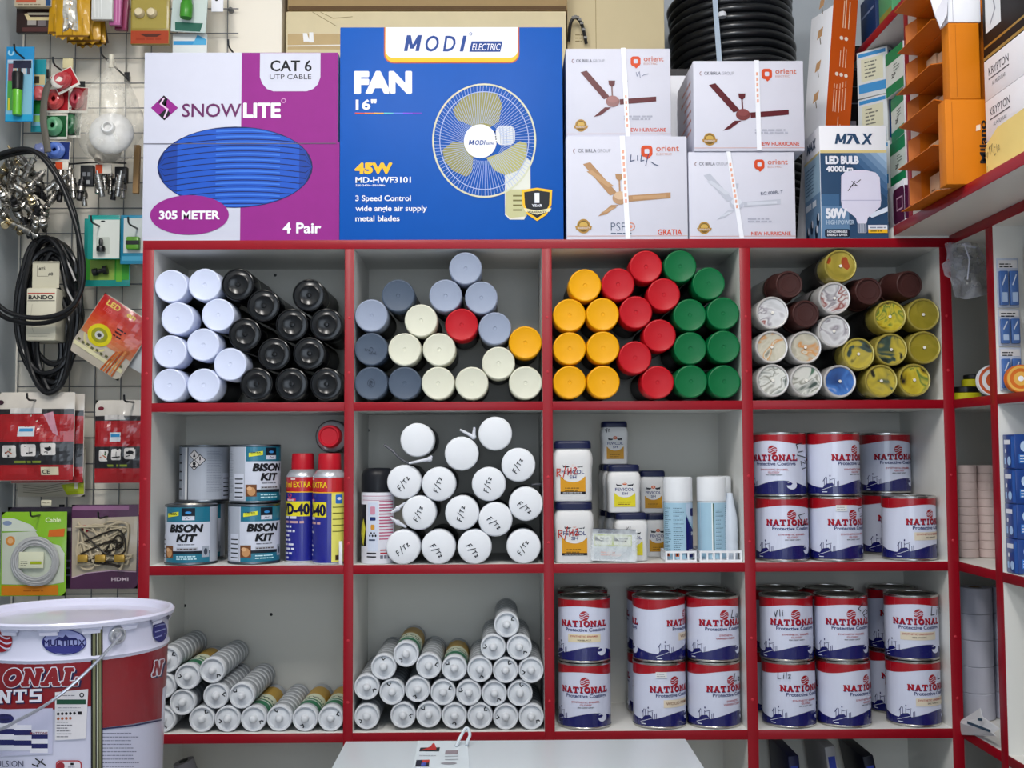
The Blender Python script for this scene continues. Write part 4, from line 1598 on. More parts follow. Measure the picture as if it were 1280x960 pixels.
def slab_text(a, s, x0, y0, w_, h, face, shade, lay):
    """outlined slab letters, y upwards"""
    G = {
        'N': [[(.05, 0), (.3, 0), (.3, 1), (.05, 1)], [(.7, 0), (.95, 0), (.95, 1), (.7, 1)], [(.05, 1), (.32, 1), (.95, 0), (.68, 0)], [(-.05, 0), (.4, 0), (.4, .16), (-.05, .16)], [(.6, .84), (1.05, .84), (1.05, 1), (.6, 1)], [(-.05, .84), (.3, .84), (.3, 1), (-.05, 1)]],
        'A': [[(.4, 1), (.66, 1), (.28, 0), (.06, 0)], [(.4, 1), (.66, 1), (.98, 0), (.72, 0)], [(.25, .25), (.8, .25), (.75, .42), (.3, .42)], [(-.08, 0), (.4, 0), (.4, .15), (-.08, .15)], [(.62, 0), (1.08, 0), (1.08, .15), (.62, .15)]],
        'T': [[(.36, 0), (.64, 0), (.64, 1), (.36, 1)], [(0, .82), (1, .82), (1, 1), (0, 1)], [(.2, 0), (.8, 0), (.8, .15), (.2, .15)], [(0, .62), (.14, .62), (.14, 1), (0, 1)], [(.86, .62), (1, .62), (1, 1), (.86, 1)]],
        'I': [[(.3, 0), (.7, 0), (.7, 1), (.3, 1)], [(.1, 0), (.9, 0), (.9, .16), (.1, .16)], [(.1, .84), (.9, .84), (.9, 1), (.1, 1)]],
        'L': [[(.12, 0), (.4, 0), (.4, 1), (.12, 1)], [(0, 0), (.95, 0), (.95, .18), (0, .18)], [(.8, 0), (.95, 0), (.95, .4), (.8, .4)], [(0, .84), (.55, .84), (.55, 1), (0, 1)]],
        'O': 'O', 'P': [[(.05, 0), (.35, 0), (.35, 1), (.05, 1)], [(.05, .82), (.8, .82), (.8, 1), (.05, 1)], [(.68, .45), (.95, .45), (.95, 1), (.68, 1)], [(.2, .42), (.9, .42), (.9, .58), (.2, .58)], [(-.05, 0), (.5, 0), (.5, .15), (-.05, .15)]],
        'S': [[(.1, .82), (.95, .82), (.95, 1), (.1, 1)], [(.05, .45), (.32, .45), (.32, 1), (.05, 1)], [(.05, .42), (.95, .42), (.95, .58), (.05, .58)], [(.68, 0), (.95, 0), (.95, .55), (.68, .55)], [(.05, 0), (.9, 0), (.9, .18), (.05, .18)]],
    }
    adv = {'I': .62}
    tot = sum(adv.get(c, 1) + .16 for c in s) - .16
    k = w_ / tot
    x = x0
    for c in s:
        cw = adv.get(c, 1)
        g = G[c]
        for (dx, dy, m, ly) in ((k * .07, -h * .10, shade, lay), (0, 0, face, lay + 1)):
            if g == 'O':
                a.ring(x + dx + k * cw / 2, y0 + dy + h / 2, k * .52, h * .52, k * .28, m, ly, 20)
            else:
                for q in g:
                    a.poly([(x + dx + u * cw * k, y0 + dy + v * h) for u, v in q], m, ly)
        x += (cw + .16) * k


def globe(a, cx, cy, r, m, bg, lay):
    a.ell(cx, cy, r, r, m, lay, 28)
    for k in (-.45, .0, .45):
        up_, lo_ = [], []
        e = math.sqrt(1 - k * k) * r * .96
        for i in range(13):
            x = -e + 2 * e * i / 12
            y = k * r + r * .16 * math.sin(PI * x / r * 1.1) + x * .15
            up_.append((cx + x, cy + y + r * .07))
            lo_.append((cx + x, cy + y - r * .07))
        for i in range(12):
            a.poly([up_[i], up_[i + 1], lo_[i + 1], lo_[i]], bg, lay + 1)


def paint_label(variant):
    a = Art(0, 0, .001, up=True)
    CI = PR * 1000 * PI - .4
    N = 64
    H0, H1 = 5, PH * 1000 - 5
    a.rect(-CI, H0, CI, H1, LWH, 1)
    ye = lambda x: H1 - 12 - 8 * (.5 - .5 * math.cos(2 * PI * (x + 10) / (CI)))
    wv = lambda x: H0 + 12 + 15 * (.5 + .5 * math.cos(2 * PI * (x - 17) / (CI)))
    for i in range(N):
        xa, xb = -CI + 2 * CI * i / N, -CI + 2 * CI * (i + 1) / N
        a.poly([(xa, ye(xa)), (xb, ye(xb)), (xb, H1), (xa, H1)], LRED, 2)
        a.poly([(xa, H0), (xb, H0), (xb, wv(xb)), (xa, wv(xa))], LNV, 2)
    for o_ in (0, CI):
        for sg in (0,):
            x = 31 + o_ - (2 * CI if 31 + o_ > CI else 0)
            a.ell(x + 7, 23, 11, 9, LWH, 3, 20)
            a.poly([(x - 4, 27), (x + 4, 28.5), (x + 8, 26), (x + 5, 22.5), (x - 2, 22), (x - 8, 24)], LNV, 4)
            a.poly([(x + 12, 14), (x + 24, 22), (x + 26, 6), (x + 6, 6), (x + 4, 12)], LNV, 4)
        xs_ = -59 + o_
        a.poly([(xs_ - 14, 6), (xs_ - 12, 16), (xs_ - 4, 25), (xs_ + 8, 27), (xs_ + 14, 20), (xs_ + 14, 6)], LNV, 3)
        for dx, hh in ((-8, 34), (-3, 38), (3, 36), (12, 34), (17, 30), (20, 31)):
            a.rect(xs_ + dx, 10, xs_ + dx + 1.1, hh, LNV, 4)
        a.line([(xs_ - 10, 30), (xs_ - 5, 38), (xs_ - 7, 34)], 1.2, LNV, 4)
        a.line([(xs_ + 4, 33), (xs_ + 14, 36)], 1.0, LNV, 4)
        a.line([(xs_ - 14, 12), (xs_ + 14, 22)], .8, LWH, 5)
        a.rect(xs_ - 12, 8, xs_ - 2, 9.5, LWH, 5)
        a.ell(xs_ + 4, 41, 1.3, 2.2, LNV, 4, 10)
    for o_ in (0, -CI):
        globe(a, 0 + o_, 93, 9.5, LRED, LWH, 3)
        slab_text(a, 'NATIONAL', -51 + o_, 72, 102, 12, NRED, NBLU, 3)
        a.text('Protective Coatings', 4 + o_, 62.5, 7, NBLU, 86, .02, align='C', lay=3)
    if variant == 'enamel':
        a.text('SYNTHETIC ENAMEL', 2, 52, 3.6, NRED, 58, .012, align='C', lay=3)
        a.text('GLOSSY', 2, 46.5, 3.6, NRED, 24, .012, align='C', lay=3)
        a.text('400 DEEP GREY', 2, 42, 2.4, INK, 34, .012, align='C', lay=3)
    elif variant == 'undercoat':
        a.rect(-36, 41, 38, 57, M('D6CCB8', .4), 3)
        a.text('SYNTHETIC UNDERCOAT', 1, 51, 3.8, NRED, 66, .012, align='C', lay=4)
        a.text('502 WHITE', 1, 45, 2.8, INK, 28, .014, align='C', lay=4)
    elif variant == 'buff':
        a.rect(-34, 41, 34, 57, M('D9CDAE', .4), 3)
        a.text('SYNTHETIC ENAMEL', 0, 51, 3.6, NRED, 58, .012, align='C', lay=4)
        a.text('900 BLACK', 0, 44, 2.8, INK, 28, .014, align='C', lay=4)
    elif variant == 'primer':
        a.rect(-24, 42, 52, 57, M('DACDB8', .4), 3)
        a.text('WOOD PRIMER', 12, 47, 6, M('7A4A2A', .4), 62, .01, align='C', lay=4)
    elif variant == 'varnish':
        a.text('SYNTHETIC', 4, 51, 4, NRED, 30, .012, align='C', lay=3)
        a.text('VARNISH CLEAR', 4, 45, 4, NRED, 44, .012, align='C', lay=3)
    return a


PCAN = {}


def make_paint(variant):
    t = thing('paint_can', 'paint can', 'paint can')
    bm = bmesh.new()
    r, h = PR, PH
    lathe(bm, [(0, .003), (r - .003, .003), (r - .001, 0), (r + .0012, .001), (r + .0012, .0035), (r, .005), (r, h - .006), (r + .0012, h - .004), (r + .001, h - .0008),
               (r - .002, h), (r - .0045, h - .001), (r - .005, h - .004), (r - .008, h - .0045)], 48)
    mk('can_body', bm, RIM, t)
    bm = bmesh.new()
    lathe(bm, [(0, h - .005), (.030, h - .005), (.032, h - .0035), (.036, h - .0035), (.038, h - .0045), (r - .011, h - .0045), (r - .009, h - .0016), (r - .0072, h - .0016), (r - .007, h - .0046), (0, h - .006)], 48)
    mk('pressed_lid', bm, TIN, t)
    paint_label(variant).build('printed_label', t, cyl(r), .005)
    return t


def paint(variant, cx, gx, k, z, Yc, label, group, note=None, pos=None, sticker=False):
    """cx: photo column of the can's middle, gx: photo column of its round emblem"""
    s = (EYE.y * -1 + Yc) / F
    x = P(cx, 620, Yc).x
    ci = 3 if cx > 936 else 2
    x = min(max(x, x_post[ci][1] + PR + .0025), x_post[ci + 1][0] - PR - .0025)
    ang = math.asin(max(-.95, min(.95, (gx - cx) * s * .985 / PR)))
    loc = (x, Yc, z)
    if variant in PCAN:
        t = dup(PCAN[variant], loc, (0, 0, ang), label, group)
    else:
        t = make_paint(variant)
        PCAN[variant] = t
        t.location, t.rotation_euler = loc, (0, 0, ang)
        tag(t, label, 'paint can', group)
    for ch in list(t.children):
        if ch.name.split('.')[0] in ('marker_writing', 'price_sticker'):
            bpy.data.objects.remove(ch)
    t['note'] = 0
    del t['note']
    if note:
        s_, dx, zz, hh, rot = note
        a = Art(0, 0, .001, up=True)
        hand(a, s_, dx, zz, hh, M('1A1E2C', .6), hh * .11, rot)
        a.build('marker_writing', t, cyl(PR + .0016, 0, -ang), .004)
    if sticker:
        a = Art(0, 0, .001, up=True)
        a.rect(-14, 100, 8, 112, M('DADBDC', .4), 1)
        a.lines(-12, 103, 18, 2, 4, 1.2, M('8A8E9A', .5), 2)
        a.build('price_sticker', t, cyl(PR + .0016, 0, -ang), .004)
    return t


# build one of each kind first, so that no copy inherits handwriting
Y1, Y2, Y3 = .0575, .168, .196
GC = 'enamel paint cans in the right compartment of the middle row'
F2, F3 = FLOORZ[2] + .0006, FLOORZ[3] + .0006
H_ = PH + .0006
paint('enamel', 976.5, 973 + 8, 2, F2, Y1, 'paint can with writing, lower left in the right compartment of the middle row', GC, ('Lil', 22, 92, 16, -70))
paint('enamel', 975, 959.5, 2, F2 + H_, Y1, 'paint can scribbled down its right side, upper left of the middle row', GC, ('Li/2l', 22, 104, 17, -72))
paint('enamel', 1043.5, 1056.5, 2, F2, Y1, 'paint can with a small sticker, lower middle of the middle row', GC, ('Lil', 36, 104, 12, -72), sticker=True)
paint('enamel', 1042, 1061.5, 2, F2 + H_, Y1, 'paint can without writing, upper middle of the middle row, silver rim bright', GC)
paint('undercoat', 1135, 1151.5, 2, F2, Y1, 'paint can standing single at the lower right of the middle row', GC)
paint('enamel', 1118, 1125, 2, F2 + H_, Y2 + .024, 'shaded paint can set back at the upper right of the middle row', GC)
paint('enamel', 1108, 1118, 2, F2, Y2 + .024, 'shaded paint can set back, under the shaded upper one', GC)

GL3 = 'paint cans in the third compartment of the bottom row'
for z, lb, v, nt_ in ((F3, 'lower', 'enamel', None), (F3 + H_, 'upper', 'buff', None)):
    paint(v, 728.5, 726.5, 3, z, Y1, '%s front paint can of the column at the left divider%s' % (lb, ', buff strip on label' if v == 'buff' else ''), GL3)
    paint('enamel', 727, 727, 3, z, Y2, '%s paint can hidden behind the front one at the left divider' % lb, GL3)
paint('primer', 821, 836, 3, F3, Y1, 'lower wood primer paint can in the middle, sticker at its top', GL3, sticker=True)
paint('primer', 821.5, 851, 3, F3 + H_, Y1, 'upper wood primer paint can in the middle, emblem turned to its right edge', GL3)
paint('varnish', 897.5, 914, 3, F3, Y1, 'lower varnish paint can at the right divider, short note beside the emblem', GL3, ('La', 34, 92, 15, -8))
paint('varnish', 896, 905, 3, F3 + H_, Y1, 'upper varnish paint can at the right divider, short note beside the emblem', GL3, ('La', 30, 88, 15, -8))
for z, lb in ((F3, 'lower'), (F3 + H_, 'upper')):
    paint('primer', 813, 838, 3, z, Y2, '%s paint can in the second depth row behind the middle wood primer cans' % lb, GL3)
    paint('varnish', 880, 895, 3, z, Y2, '%s paint can in the second depth row behind the varnish cans' % lb, GL3)
GR3 = 'paint cans in the right compartment of the bottom row'
W3 = [
    ('enamel', 981, 994, F3, 'lower left paint can in the right compartment, note left of the emblem', ('Lilz', -34, 96, 12, 5)),
    ('enamel', 979.5, 983.5, F3 + H_, 'upper left paint can in the right compartment, faint note left of the emblem', ('vli', -36, 88, 13, 10)),
    ('enamel', 1049, 1069.5, F3, 'lower middle paint can in the right compartment, emblem turned right', None),
    ('enamel', 1047.5, 1051, F3 + H_, 'upper middle paint can in the right compartment, note right of the emblem', ('Li2', 20, 104, 15, -45)),
    ('undercoat', 1143, 1156.5, F3, 'lower right undercoat paint can against the right wall', ('Li', 36, 92, 14, 0)),
    ('undercoat', 1140.5, 1138, F3 + H_, 'upper right undercoat paint can, large note right of the emblem', ('Li/iz', 22, 90, 17, 0)),
]
for v, cx, gx, z, lb, nt_ in W3:
    paint(v, cx, gx, 3, z, Y1, lb, GR3, nt_)
for z, lb in ((F3, 'lower'), (F3 + H_, 'upper')):
    paint('enamel', 961 + 8, 981, 3, z, Y2, '%s paint can behind the left front can of the right compartment' % lb, GR3)
    paint('enamel', 1032, 1040, 3, z, Y2, '%s paint can behind the middle front can of the right compartment' % lb, GR3)
    paint('undercoat', 1117, 1122, 3, z, Y2, '%s paint can behind the right front can of the right compartment' % lb, GR3)

# ------------------------------------------------------------------ adhesive tins
TEAL = M('0F6A84', .3, coat=.3)
TGR = M('A9AFBC', .35, coat=.2)
TWH = M('C6CBDA', .35, coat=.2)


def adhesive_tin():
    r, h = .0515, .1195
    t = thing('adhesive_tin', 'tin', 'tin')
    bm = bmesh.new()
    lathe(bm, [(0, .003), (r - .003, .003), (r - .001, 0), (r + .001, .001), (r + .001, .003), (r, .0045), (r, h - .005), (r + .001, h - .0035), (r + .0006, h - .0006), (r - .002, h),
               (r - .005, h - .003), (r - .008, h - .0035)], 44)
    mk('can_body', bm, M('6E747C', .3, metal=1), t)
    bm = bmesh.new()
    lathe(bm, [(0, h - .004), (r - .010, h - .004), (r - .009, h - .001), (r - .007, h - .001), (r - .0065, h - .004), (0, h - .0045)], 44)
    mk('pressed_lid', bm, TIN, t)
    a = Art(0, 0, .001, up=True)
    CI = r * 1000 * PI - .3
    a.rect(-CI, 5, CI, h * 1000 - 5, TGR, 1)
    a.rect(-46, 5, 54, h * 1000 - 5, TWH, 2)
    a.rect(-44, 85, 54, h * 1000 - 5, TEAL, 3)
    a.rect(-44, 5, 54, 23, TEAL, 3)
    a.rect(-44, 22, 54, 28, M('17202C', .4), 4)
    a.poly([(-38, 94), (-10, 98), (-10, 106), (-38, 102)], M('D3D63C', .4), 5)
    a.lines(-34, 99.5, 21, 2, 2.6, 1.4, INK, 6, 3, .1)
    a.rect(-4, 91, 22, 113, M('0D1826', .4), 4)
    a.ell(9, 104, 6, 2.4, M('3C8ACB', .4), 5, 18)
    a.rect(-3, 89, 21, 97, TWH, 5)
    a.line([(3, 91), (7, 95), (9, 92), (14, 94)], .9, INK, 6)
    a.text('BISON', 4, 66, 14.5, INK, 68, .025, .18, align='C', lay=5, fat=.8)
    a.text('KIT', 6, 47, 14, INK, 40, .025, .18, align='C', lay=5, fat=.8)
    a.lines(-12, 40, 38, 1, 3, 1.6, M('4A5060', .5), 5, 2, .1)
    a.rect(-14, 28.5, 28, 35, M('AAB0BC', .4), 5)
    a.lines(-12, 31, 38, 1, 3, 2, M('4A3A34', .5), 6, 4, .1)
    a.rect(-44, 14, -22, 38, M('6E4428', .5, var=.4, scale=200), 5)
    a.ell(-32, 24, 8, 9, M('B98A5E', .5), 6, 14)
    a.ell(-36, 30, 5, 4, M('D2A87E', .5), 7, 12)
    a.rect(36, 15, 52, 37, M('9AA2B0', .4), 5)
    a.ell(44, 26, 4, 7, M('3A4250', .4), 6, 14)
    a.lines(-14, 16, 40, 2, -5, 2.2, M('BFE0EA', .4), 5, 7, .2)
    # back of the label
    for k in range(5):
        a.rect(-70, 12 + 9 * k, -50, 14.2 + 9 * k, INK, 3)
        a.rect(-70, 12 + 9 * k, -50, 19 + 9 * k, TWH, 2)
    a.rect(-72, 8, -48, 60, TWH, 2)
    for k in range(24):
        a.lines(-108, 22 + 3.6 * k, 34, 1, 3, .8, M('7E8694', .5), 3, k, .2)
    for dx, dz in ((-134, 98), (-122, 88), (-134, 78)):
        a.poly([(dx - 12, dz), (dx, dz + 12), (dx + 12, dz), (dx, dz - 12)], INK, 3)
        a.poly([(dx - 10, dz), (dx, dz + 10), (dx + 10, dz), (dx, dz - 10)], M('D6D2D2', .4), 4)
    a.poly([(-137, 94), (-134, 104), (-131, 94)], INK, 5)
    a.rect(-123.4, 87, -120.6, 95, INK, 5)
    a.ell(-122, 83.5, 1.5, 1.5, INK, 5, 10)
    a.ell(-134, 80, 3.5, 4, INK, 5, 12)
    a.poly([(-140, 72), (-128, 72), (-134, 78)], INK, 5)
    a.rect(-156, 5, -151, 114, M('E2E2E2', .3), 3)
    a.rect(-150, 5, -148, 114, M('3A3E48', .3), 3)
    for k in range(6):
        a.rect(141, 12 + 18 * k, 155, 26 + 18 * k, M('8E97A4', .4), 3)
        a.rect(141, 26 + 18 * k, 155, 29 + 18 * k, INK, 3)
    a.build('printed_label', t, cyl(r), .005)
    return t


GB = 'adhesive tins in the left compartment of the middle row'
tin0 = adhesive_tin()
TZ = .1199
tins = [
    (239.5, 52 - .0, .0, 'teal and white adhesive tin in front at the lower left, label facing forward', 0, -1),
    (250, .166, 0, 'teal adhesive tin mostly hidden behind the front left one', 0, 8),
    (318, .066, 0, 'teal adhesive tin at the lower right of the tins, label turned right', 0, 30),
    (255, .166 - .003, TZ, 'grey backside adhesive tin with hazard diamonds, upper left', 0, 140),
    (318.5, .095, TZ, 'teal adhesive tin at the upper right of the tins, label turned far right', 0, 40),
]
tins[0] = (239.5, .0560, 0, tins[0][3], 0, -2)
for i, (cx, yc, dz, lb, _, rot) in enumerate(tins):
    x = P(cx, 650, yc).x
    loc = (x, yc, F2 + dz)
    if i == 0:
        tin0.location, tin0.rotation_euler = loc, (0, 0, R(rot))
        tag(tin0, lb, 'tin', GB)
    else:
        dup(tin0, loc, (0, 0, R(rot)), lb, GB)

# ------------------------------------------------------------------ lubricant spray cans


def lube_can():
    r, h = .0335, .185
    t = thing('lubricant_can', 'can', 'spray can')
    bm = bmesh.new()
    lathe(bm, [(0, .003), (r - .003, .002), (r - .001, 0), (r, .002), (r, h - .012), (r - .001, h - .008), (r - .006, h), (r - .012, h + .004), (0, h + .005)], 40)
    mk('can_body', bm, M('C6C9D0', .25, metal=.6), t)
    bm = bmesh.new()
    rc = .0225
    lathe(bm, [(0, h + .003), (rc + .001, h + .003), (rc, h + .033), (rc - .002, h + .0355), (rc - .004, h + .0355), (rc - .006, h + .033), (0, h + .033)], 32)
    mk('cap', bm, M('B01626', .35, var=.05), t)
    a = Art(0, 0, .001, up=True)
    CI = r * 1000 * PI - .3
    BLU = M('1A1E86', .3, coat=.4)
    a.rect(-CI, 3, CI, 143, BLU, 1)
    a.rect(-CI, 143, CI, 172, M('B4121E', .3, coat=.4), 1)
    a.text('100 ml EXTRA', 0, 152, 12, M('E6C81E', .4), 70, .02, align='C', lay=2)
    a.rect(-CI, 141, CI, 143, YEL, 2)
    a.lines(-8, 167, 14, 1, 3, 3, M('E0D0D0', .4), 2, 3, .05)
    a.rrect(-46, 93, 34, 123, 1.5, M('E2D42C', .4), 2)
    a.text('WD-40', -6, 97, 22, M('10123A', .4), 76, .02, align='C', lay=3, fat=.8)
    a.ring(-11, 135, 6, 4.5, 1.8, M('C83A4A', .4), 2, 8)
    a.rect(-20, 124, 4, 129, M('C83A5A', .4), 2)
    a.text('BRAND', -8, 124, 4, W2, 18, .02, align='C', lay=3)
    for i, (wd, hh) in enumerate(((50, 5), (58, 4.5), (34, 4.2), (40, 4.2), (26, 4.2), (30, 4.2), (46, 4), (40, 4), (34, 4), (28, 4))):
        a.lines(-36, 88 - i * 9, wd, 1, 3, hh, M('D2D4E4', .4) if i != 1 else M('C8A0A0', .4), 2, i, .1)
    a.rect(44, 4, 76, 141, M('D9D46A', .4), 2)
    for k in range(5):
        a.rect(46, 112 - k * 12, 74, 114 - k * 12, M('6A6A2A', .5), 3)
    a.rrect(52, 120, 68, 138, 2, M('2A6AC0', .4), 3)
    a.ell(60, 130, 5, 3, W2, 4, 14)
    a.rect(52, 8, 68, 18, M('3A2A1A', .4), 3)
    a.build('printed_label', t, cyl(r), .004)
    return t


l0 = lube_can()
x1_, x2_ = P(378.5, 640, .088).x, P(407.5, 640, .040).x
l0.location, l0.rotation_euler = (x1_, .086, F2), (0, 0, R(-22))
tag(l0, 'blue and yellow lubricant spray can with a red cap, left of the two', 'spray can', 'lubricant spray cans')
dup(l0, (x_post[1][0] - .0345, .0400, F2), (0, 0, R(-60)), 'blue and yellow lubricant spray can with a red cap, right one against the divider', 'lubricant spray cans')
# the third one, seen end-on above them
p = P(414.5, 537, .03)
l2 = dup(l0, (x_post[1][0] - .0350, .2475, F2 + .2205 + .0343), (PI / 2, 0, 0), 'lubricant spray can lying end-on over the standing ones, red cap in a dark ring', 'lubricant spray cans')
bm = bmesh.new()
lathe(bm, [(.0335, .150), (.0342, .150), (.0342, .1755), (.033, .178), (.024, .180), (.024, .176)], 36)
mk('dark_collar', bm, M('1C1A1E', .3, coat=.3), l2)
# piece of white plastic at the divider foot
bm = bmesh.new()
p = P(426, 705, .004)
box(bm, p.x - .0035, p.x + .0035, .0005, .0045, F2, F2 + .046, bev=.001)
tag(mk('plastic_clip', bm, WHITE), 'small upright white plastic strip at the foot of the right lubricant can', 'clip')

# ------------------------------------------------------------------ glue jars
JW = M('D3D3D4', .4, var=.02)
JLID = M('141A3E', .35, var=.1)


def glue_jar(hw, hd, h, lab, kind):
    t = thing('glue_jar', 'jar', 'jar')
    bm = bmesh.new()
    lh = h * .115
    hb = h - lh
    prof = [(0, .90), (.012, .94), (.03, .96), (.50, .955), (.60, .97), (.70, 1.0), (.80, 1.0), (.88, .965), (.94, .90), (.97, .86), (1.0, .86)]
    loft(bm, [sring(hw * k, hd * k, z * hb, 5, 48) for z, k in prof])
    mk('jar_body', bm, JW, t, ang=50)
    bm = bmesh.new()
    loft(bm, [sring(hw * .93, hd * .93, z, 5, 48) for z in (hb - .002, hb + lh * .55)] + [sring(hw * .90, hd * .9, hb + lh * .8, 5, 48), sring(hw * .84, hd * .84, h, 5, 48)])
    mk('lid', bm, JLID, t, ang=45)
    a = Art(0, 0, hw, up=True)
    H = hb / hw
    yd = -hd * .9605
    lw = .62
    yc = M(lab, .4)
    a.rect(-lw, .14 * H, lw, .46 * H, yc, 1)
    pts = [(-lw, .46 * H)] + [(-lw + 2 * lw * i / 16, .46 * H - .0 + (.10 if kind == 'small' else -.035) * H * math.sin(PI * i / 16)) for i in range(17)]
    a.ell(0, .52 * H, lw * .98, .16 * H, JW, 2, 30)
    a.rect(-lw, .14 * H, lw, .155 * H, INK if kind == 'big' else yc, 3)
    if kind == 'big':
        a.rect(-lw, .14 * H, lw, .185 * H, INK, 3)
        a.lines(-lw * .8, .157 * H, lw * 1.6, 1, 1, .012 * H, M('C9C9C9', .4), 4, 2, .02)
    a.text('FEVICOL', 0, .515 * H, .075 * H, M('1E2C6E', .4), 1.12, .012, align='C', lay=4)
    a.text('SH', 0, .425 * H, .06 * H, M('1E2C6E', .4), .34, .012, align='C', lay=4)
    EB = M('20242E', .4)
    for sg in (-1, 1):
        a.ell(sg * .30, .675 * H, .17, .045 * H, EB, 3, 16)
        a.ell(sg * .42, .695 * H, .10, .04 * H, EB, 3, 12)
        a.poly([(sg * .40, .68 * H), (sg * .52, .68 * H), (sg * .47, .63 * H), (sg * .42, .63 * H)], EB, 3)
    a.ell(0, .695 * H, .16, .045 * H, M('C0562A', .4), 4, 8)
    a.ell(0, .695 * H, .07, .02 * H, M('D8B0A0', .4), 5, 8)
    a.lines(-.4, .24 * H, .8, 2, -.05 * H, .018 * H, M('7A5A14', .5), 2, 4, .2)
    a.build('printed_label', t, front(yd), .02)
    return t


GJ = 'white glue jars'
YC = 'C8A01A'
s1 = sc(717, 640, .04)
big = glue_jar(.0405, .034, .1215, 'C98E14', 'big')
xb_ = x_post[2][1] + .0410
big.location = (xb_ + .0012, .0385, F2)
tag(big, 'large white glue jar with red handwriting, lower of two at the left divider', 'jar', GJ)
b2 = dup(big, (xb_, .0385, F2 + .1219), (0, 0, R(-2)), 'large white glue jar with red handwriting, upper of two at the left divider', GJ)
for j, dx in ((big, 0), (b2, 0)):
    a = Art(0, 0, .001, up=True)
    hand(a, 'R', -32, 50, 15, M('A8281E', .5), 2.0, 8)
    a.line([(-14, 72), (-20, 46)], 2.0, M('A8281E', .5), 5)
    hand(a, 'H2', -10, 53, 13, M('A8281E', .5), 2.0, 8, gap=.4)
    a.build('marker_writing', j, front(-.0340))
mid = glue_jar(.0345, .030, .097, 'CFC21E', 'small')
mx = P(777.5, 610, .08).x
mid2 = glue_jar(.0290, .0255, .090, 'B9861E', 'small')
zb = F2
# lower front, the two behind it, the upper three deep row on top of them
LY = (.064, .128, .192)
lows = []
for k, y_ in enumerate(LY):
    lb = ('white glue jar right behind the leaflet pouch', 'white glue jar second in depth behind the leaflet pouch', 'white glue jar third in depth behind the leaflet pouch')[k]
    loc = (P((788, 776, 768)[k], 670, y_).x, y_, F2)
    if k == 0:
        mid.location = loc
        tag(mid, lb, 'jar', GJ)
    else:
        dup(mid, loc, None, lb, GJ)
for k, y_ in enumerate((.068, .130, .192)):
    lb = ('white glue jar with yellow label stacked on the jar behind the pouch', 'white glue jar stacked second in depth, showing its left edge', 'white glue jar stacked third in depth, showing its left edge')[k]
    dup(mid, (P((779, 772, 768)[k], 610, y_).x, y_, F2 + .0973), None, lb, GJ)
mid2.location = (P(767, 555, .14).x, .132, F2 + .0973 * 2)
tag(mid2, 'small white glue jar with amber label crowning the stack of jars', 'jar', GJ)
dup(mid2, (P(812, 620, .15).x + .006, .160, F2 + .0903), None, 'small white glue jar with amber label, upper one between jars and pale spray cans', GJ)
dup(mid2, (P(819, 670, .14).x + .004, .150, F2), None, 'small white glue jar, lower one between jars and pale spray cans', GJ)
a = Art(0, 0, .001, up=True)
hand(a, 'vr', -20, 66, 9, INK, 1.3, 15)
a.build('marker_writing', mid2, front(-.0256))
a = Art(0, 0, .001, up=True)
hand(a, 'vl', -14, 62, 9, INK, 1.0, -10)
a.build('marker_writing', mid, front(-.0304))

# clear pouch of leaflets leaning in front of the jars
p = P(767, 705, -.012)
t = thing('leaflet_pouch', 'clear pouch holding printed leaflets, leaning against the glue jars', 'pouch', (P(767, 700, .008).x, .006, F2 + .0030), (R(-8), R(2), 0))
bm = bmesh.new()
box(bm, -.044, .044, 0.002, .010, 0.0, .064, bev=.001)
mk('leaflet_stack', bm, M('C9CDD2', .45), t)
a = Art(0, 0, .001, up=True)
a.rect(-44, 55, 44, 64, M('222A44', .45), 1)
a.rect(-40, 4, 36, 53, M('AEB6BC', .45), 1)
a.rect(-40, 30, 36, 53, M('A8B46A', .45), 2)
for x in (-38, 0):
    a.rect(x, 32, x + 34, 50, M('C9CDC0', .4), 3)
    a.poly([(x, 50), (x + 12, 40), (x, 40)], INK, 4)
    a.lines(x + 10, 44, 22, 2, -5, 2.4, INK, 4, 3)
a.lines(-26, 16, 40, 2, -5, 2.4, M('C89A90', .5), 3, 6)
a.build('leaflet_print', t, front(.0018))
bm = bmesh.new()
box(bm, -.0465, .0465, -.0012, .0125, 0, .063)
mk('pouch_film', bm, clear_mat('pouch_film', op=.28, rough=.15), t, smooth=False)

# ------------------------------------------------------------------ pale blue spray cans in white lattice trays
LBL = M('9CBED2', .35, coat=.2)


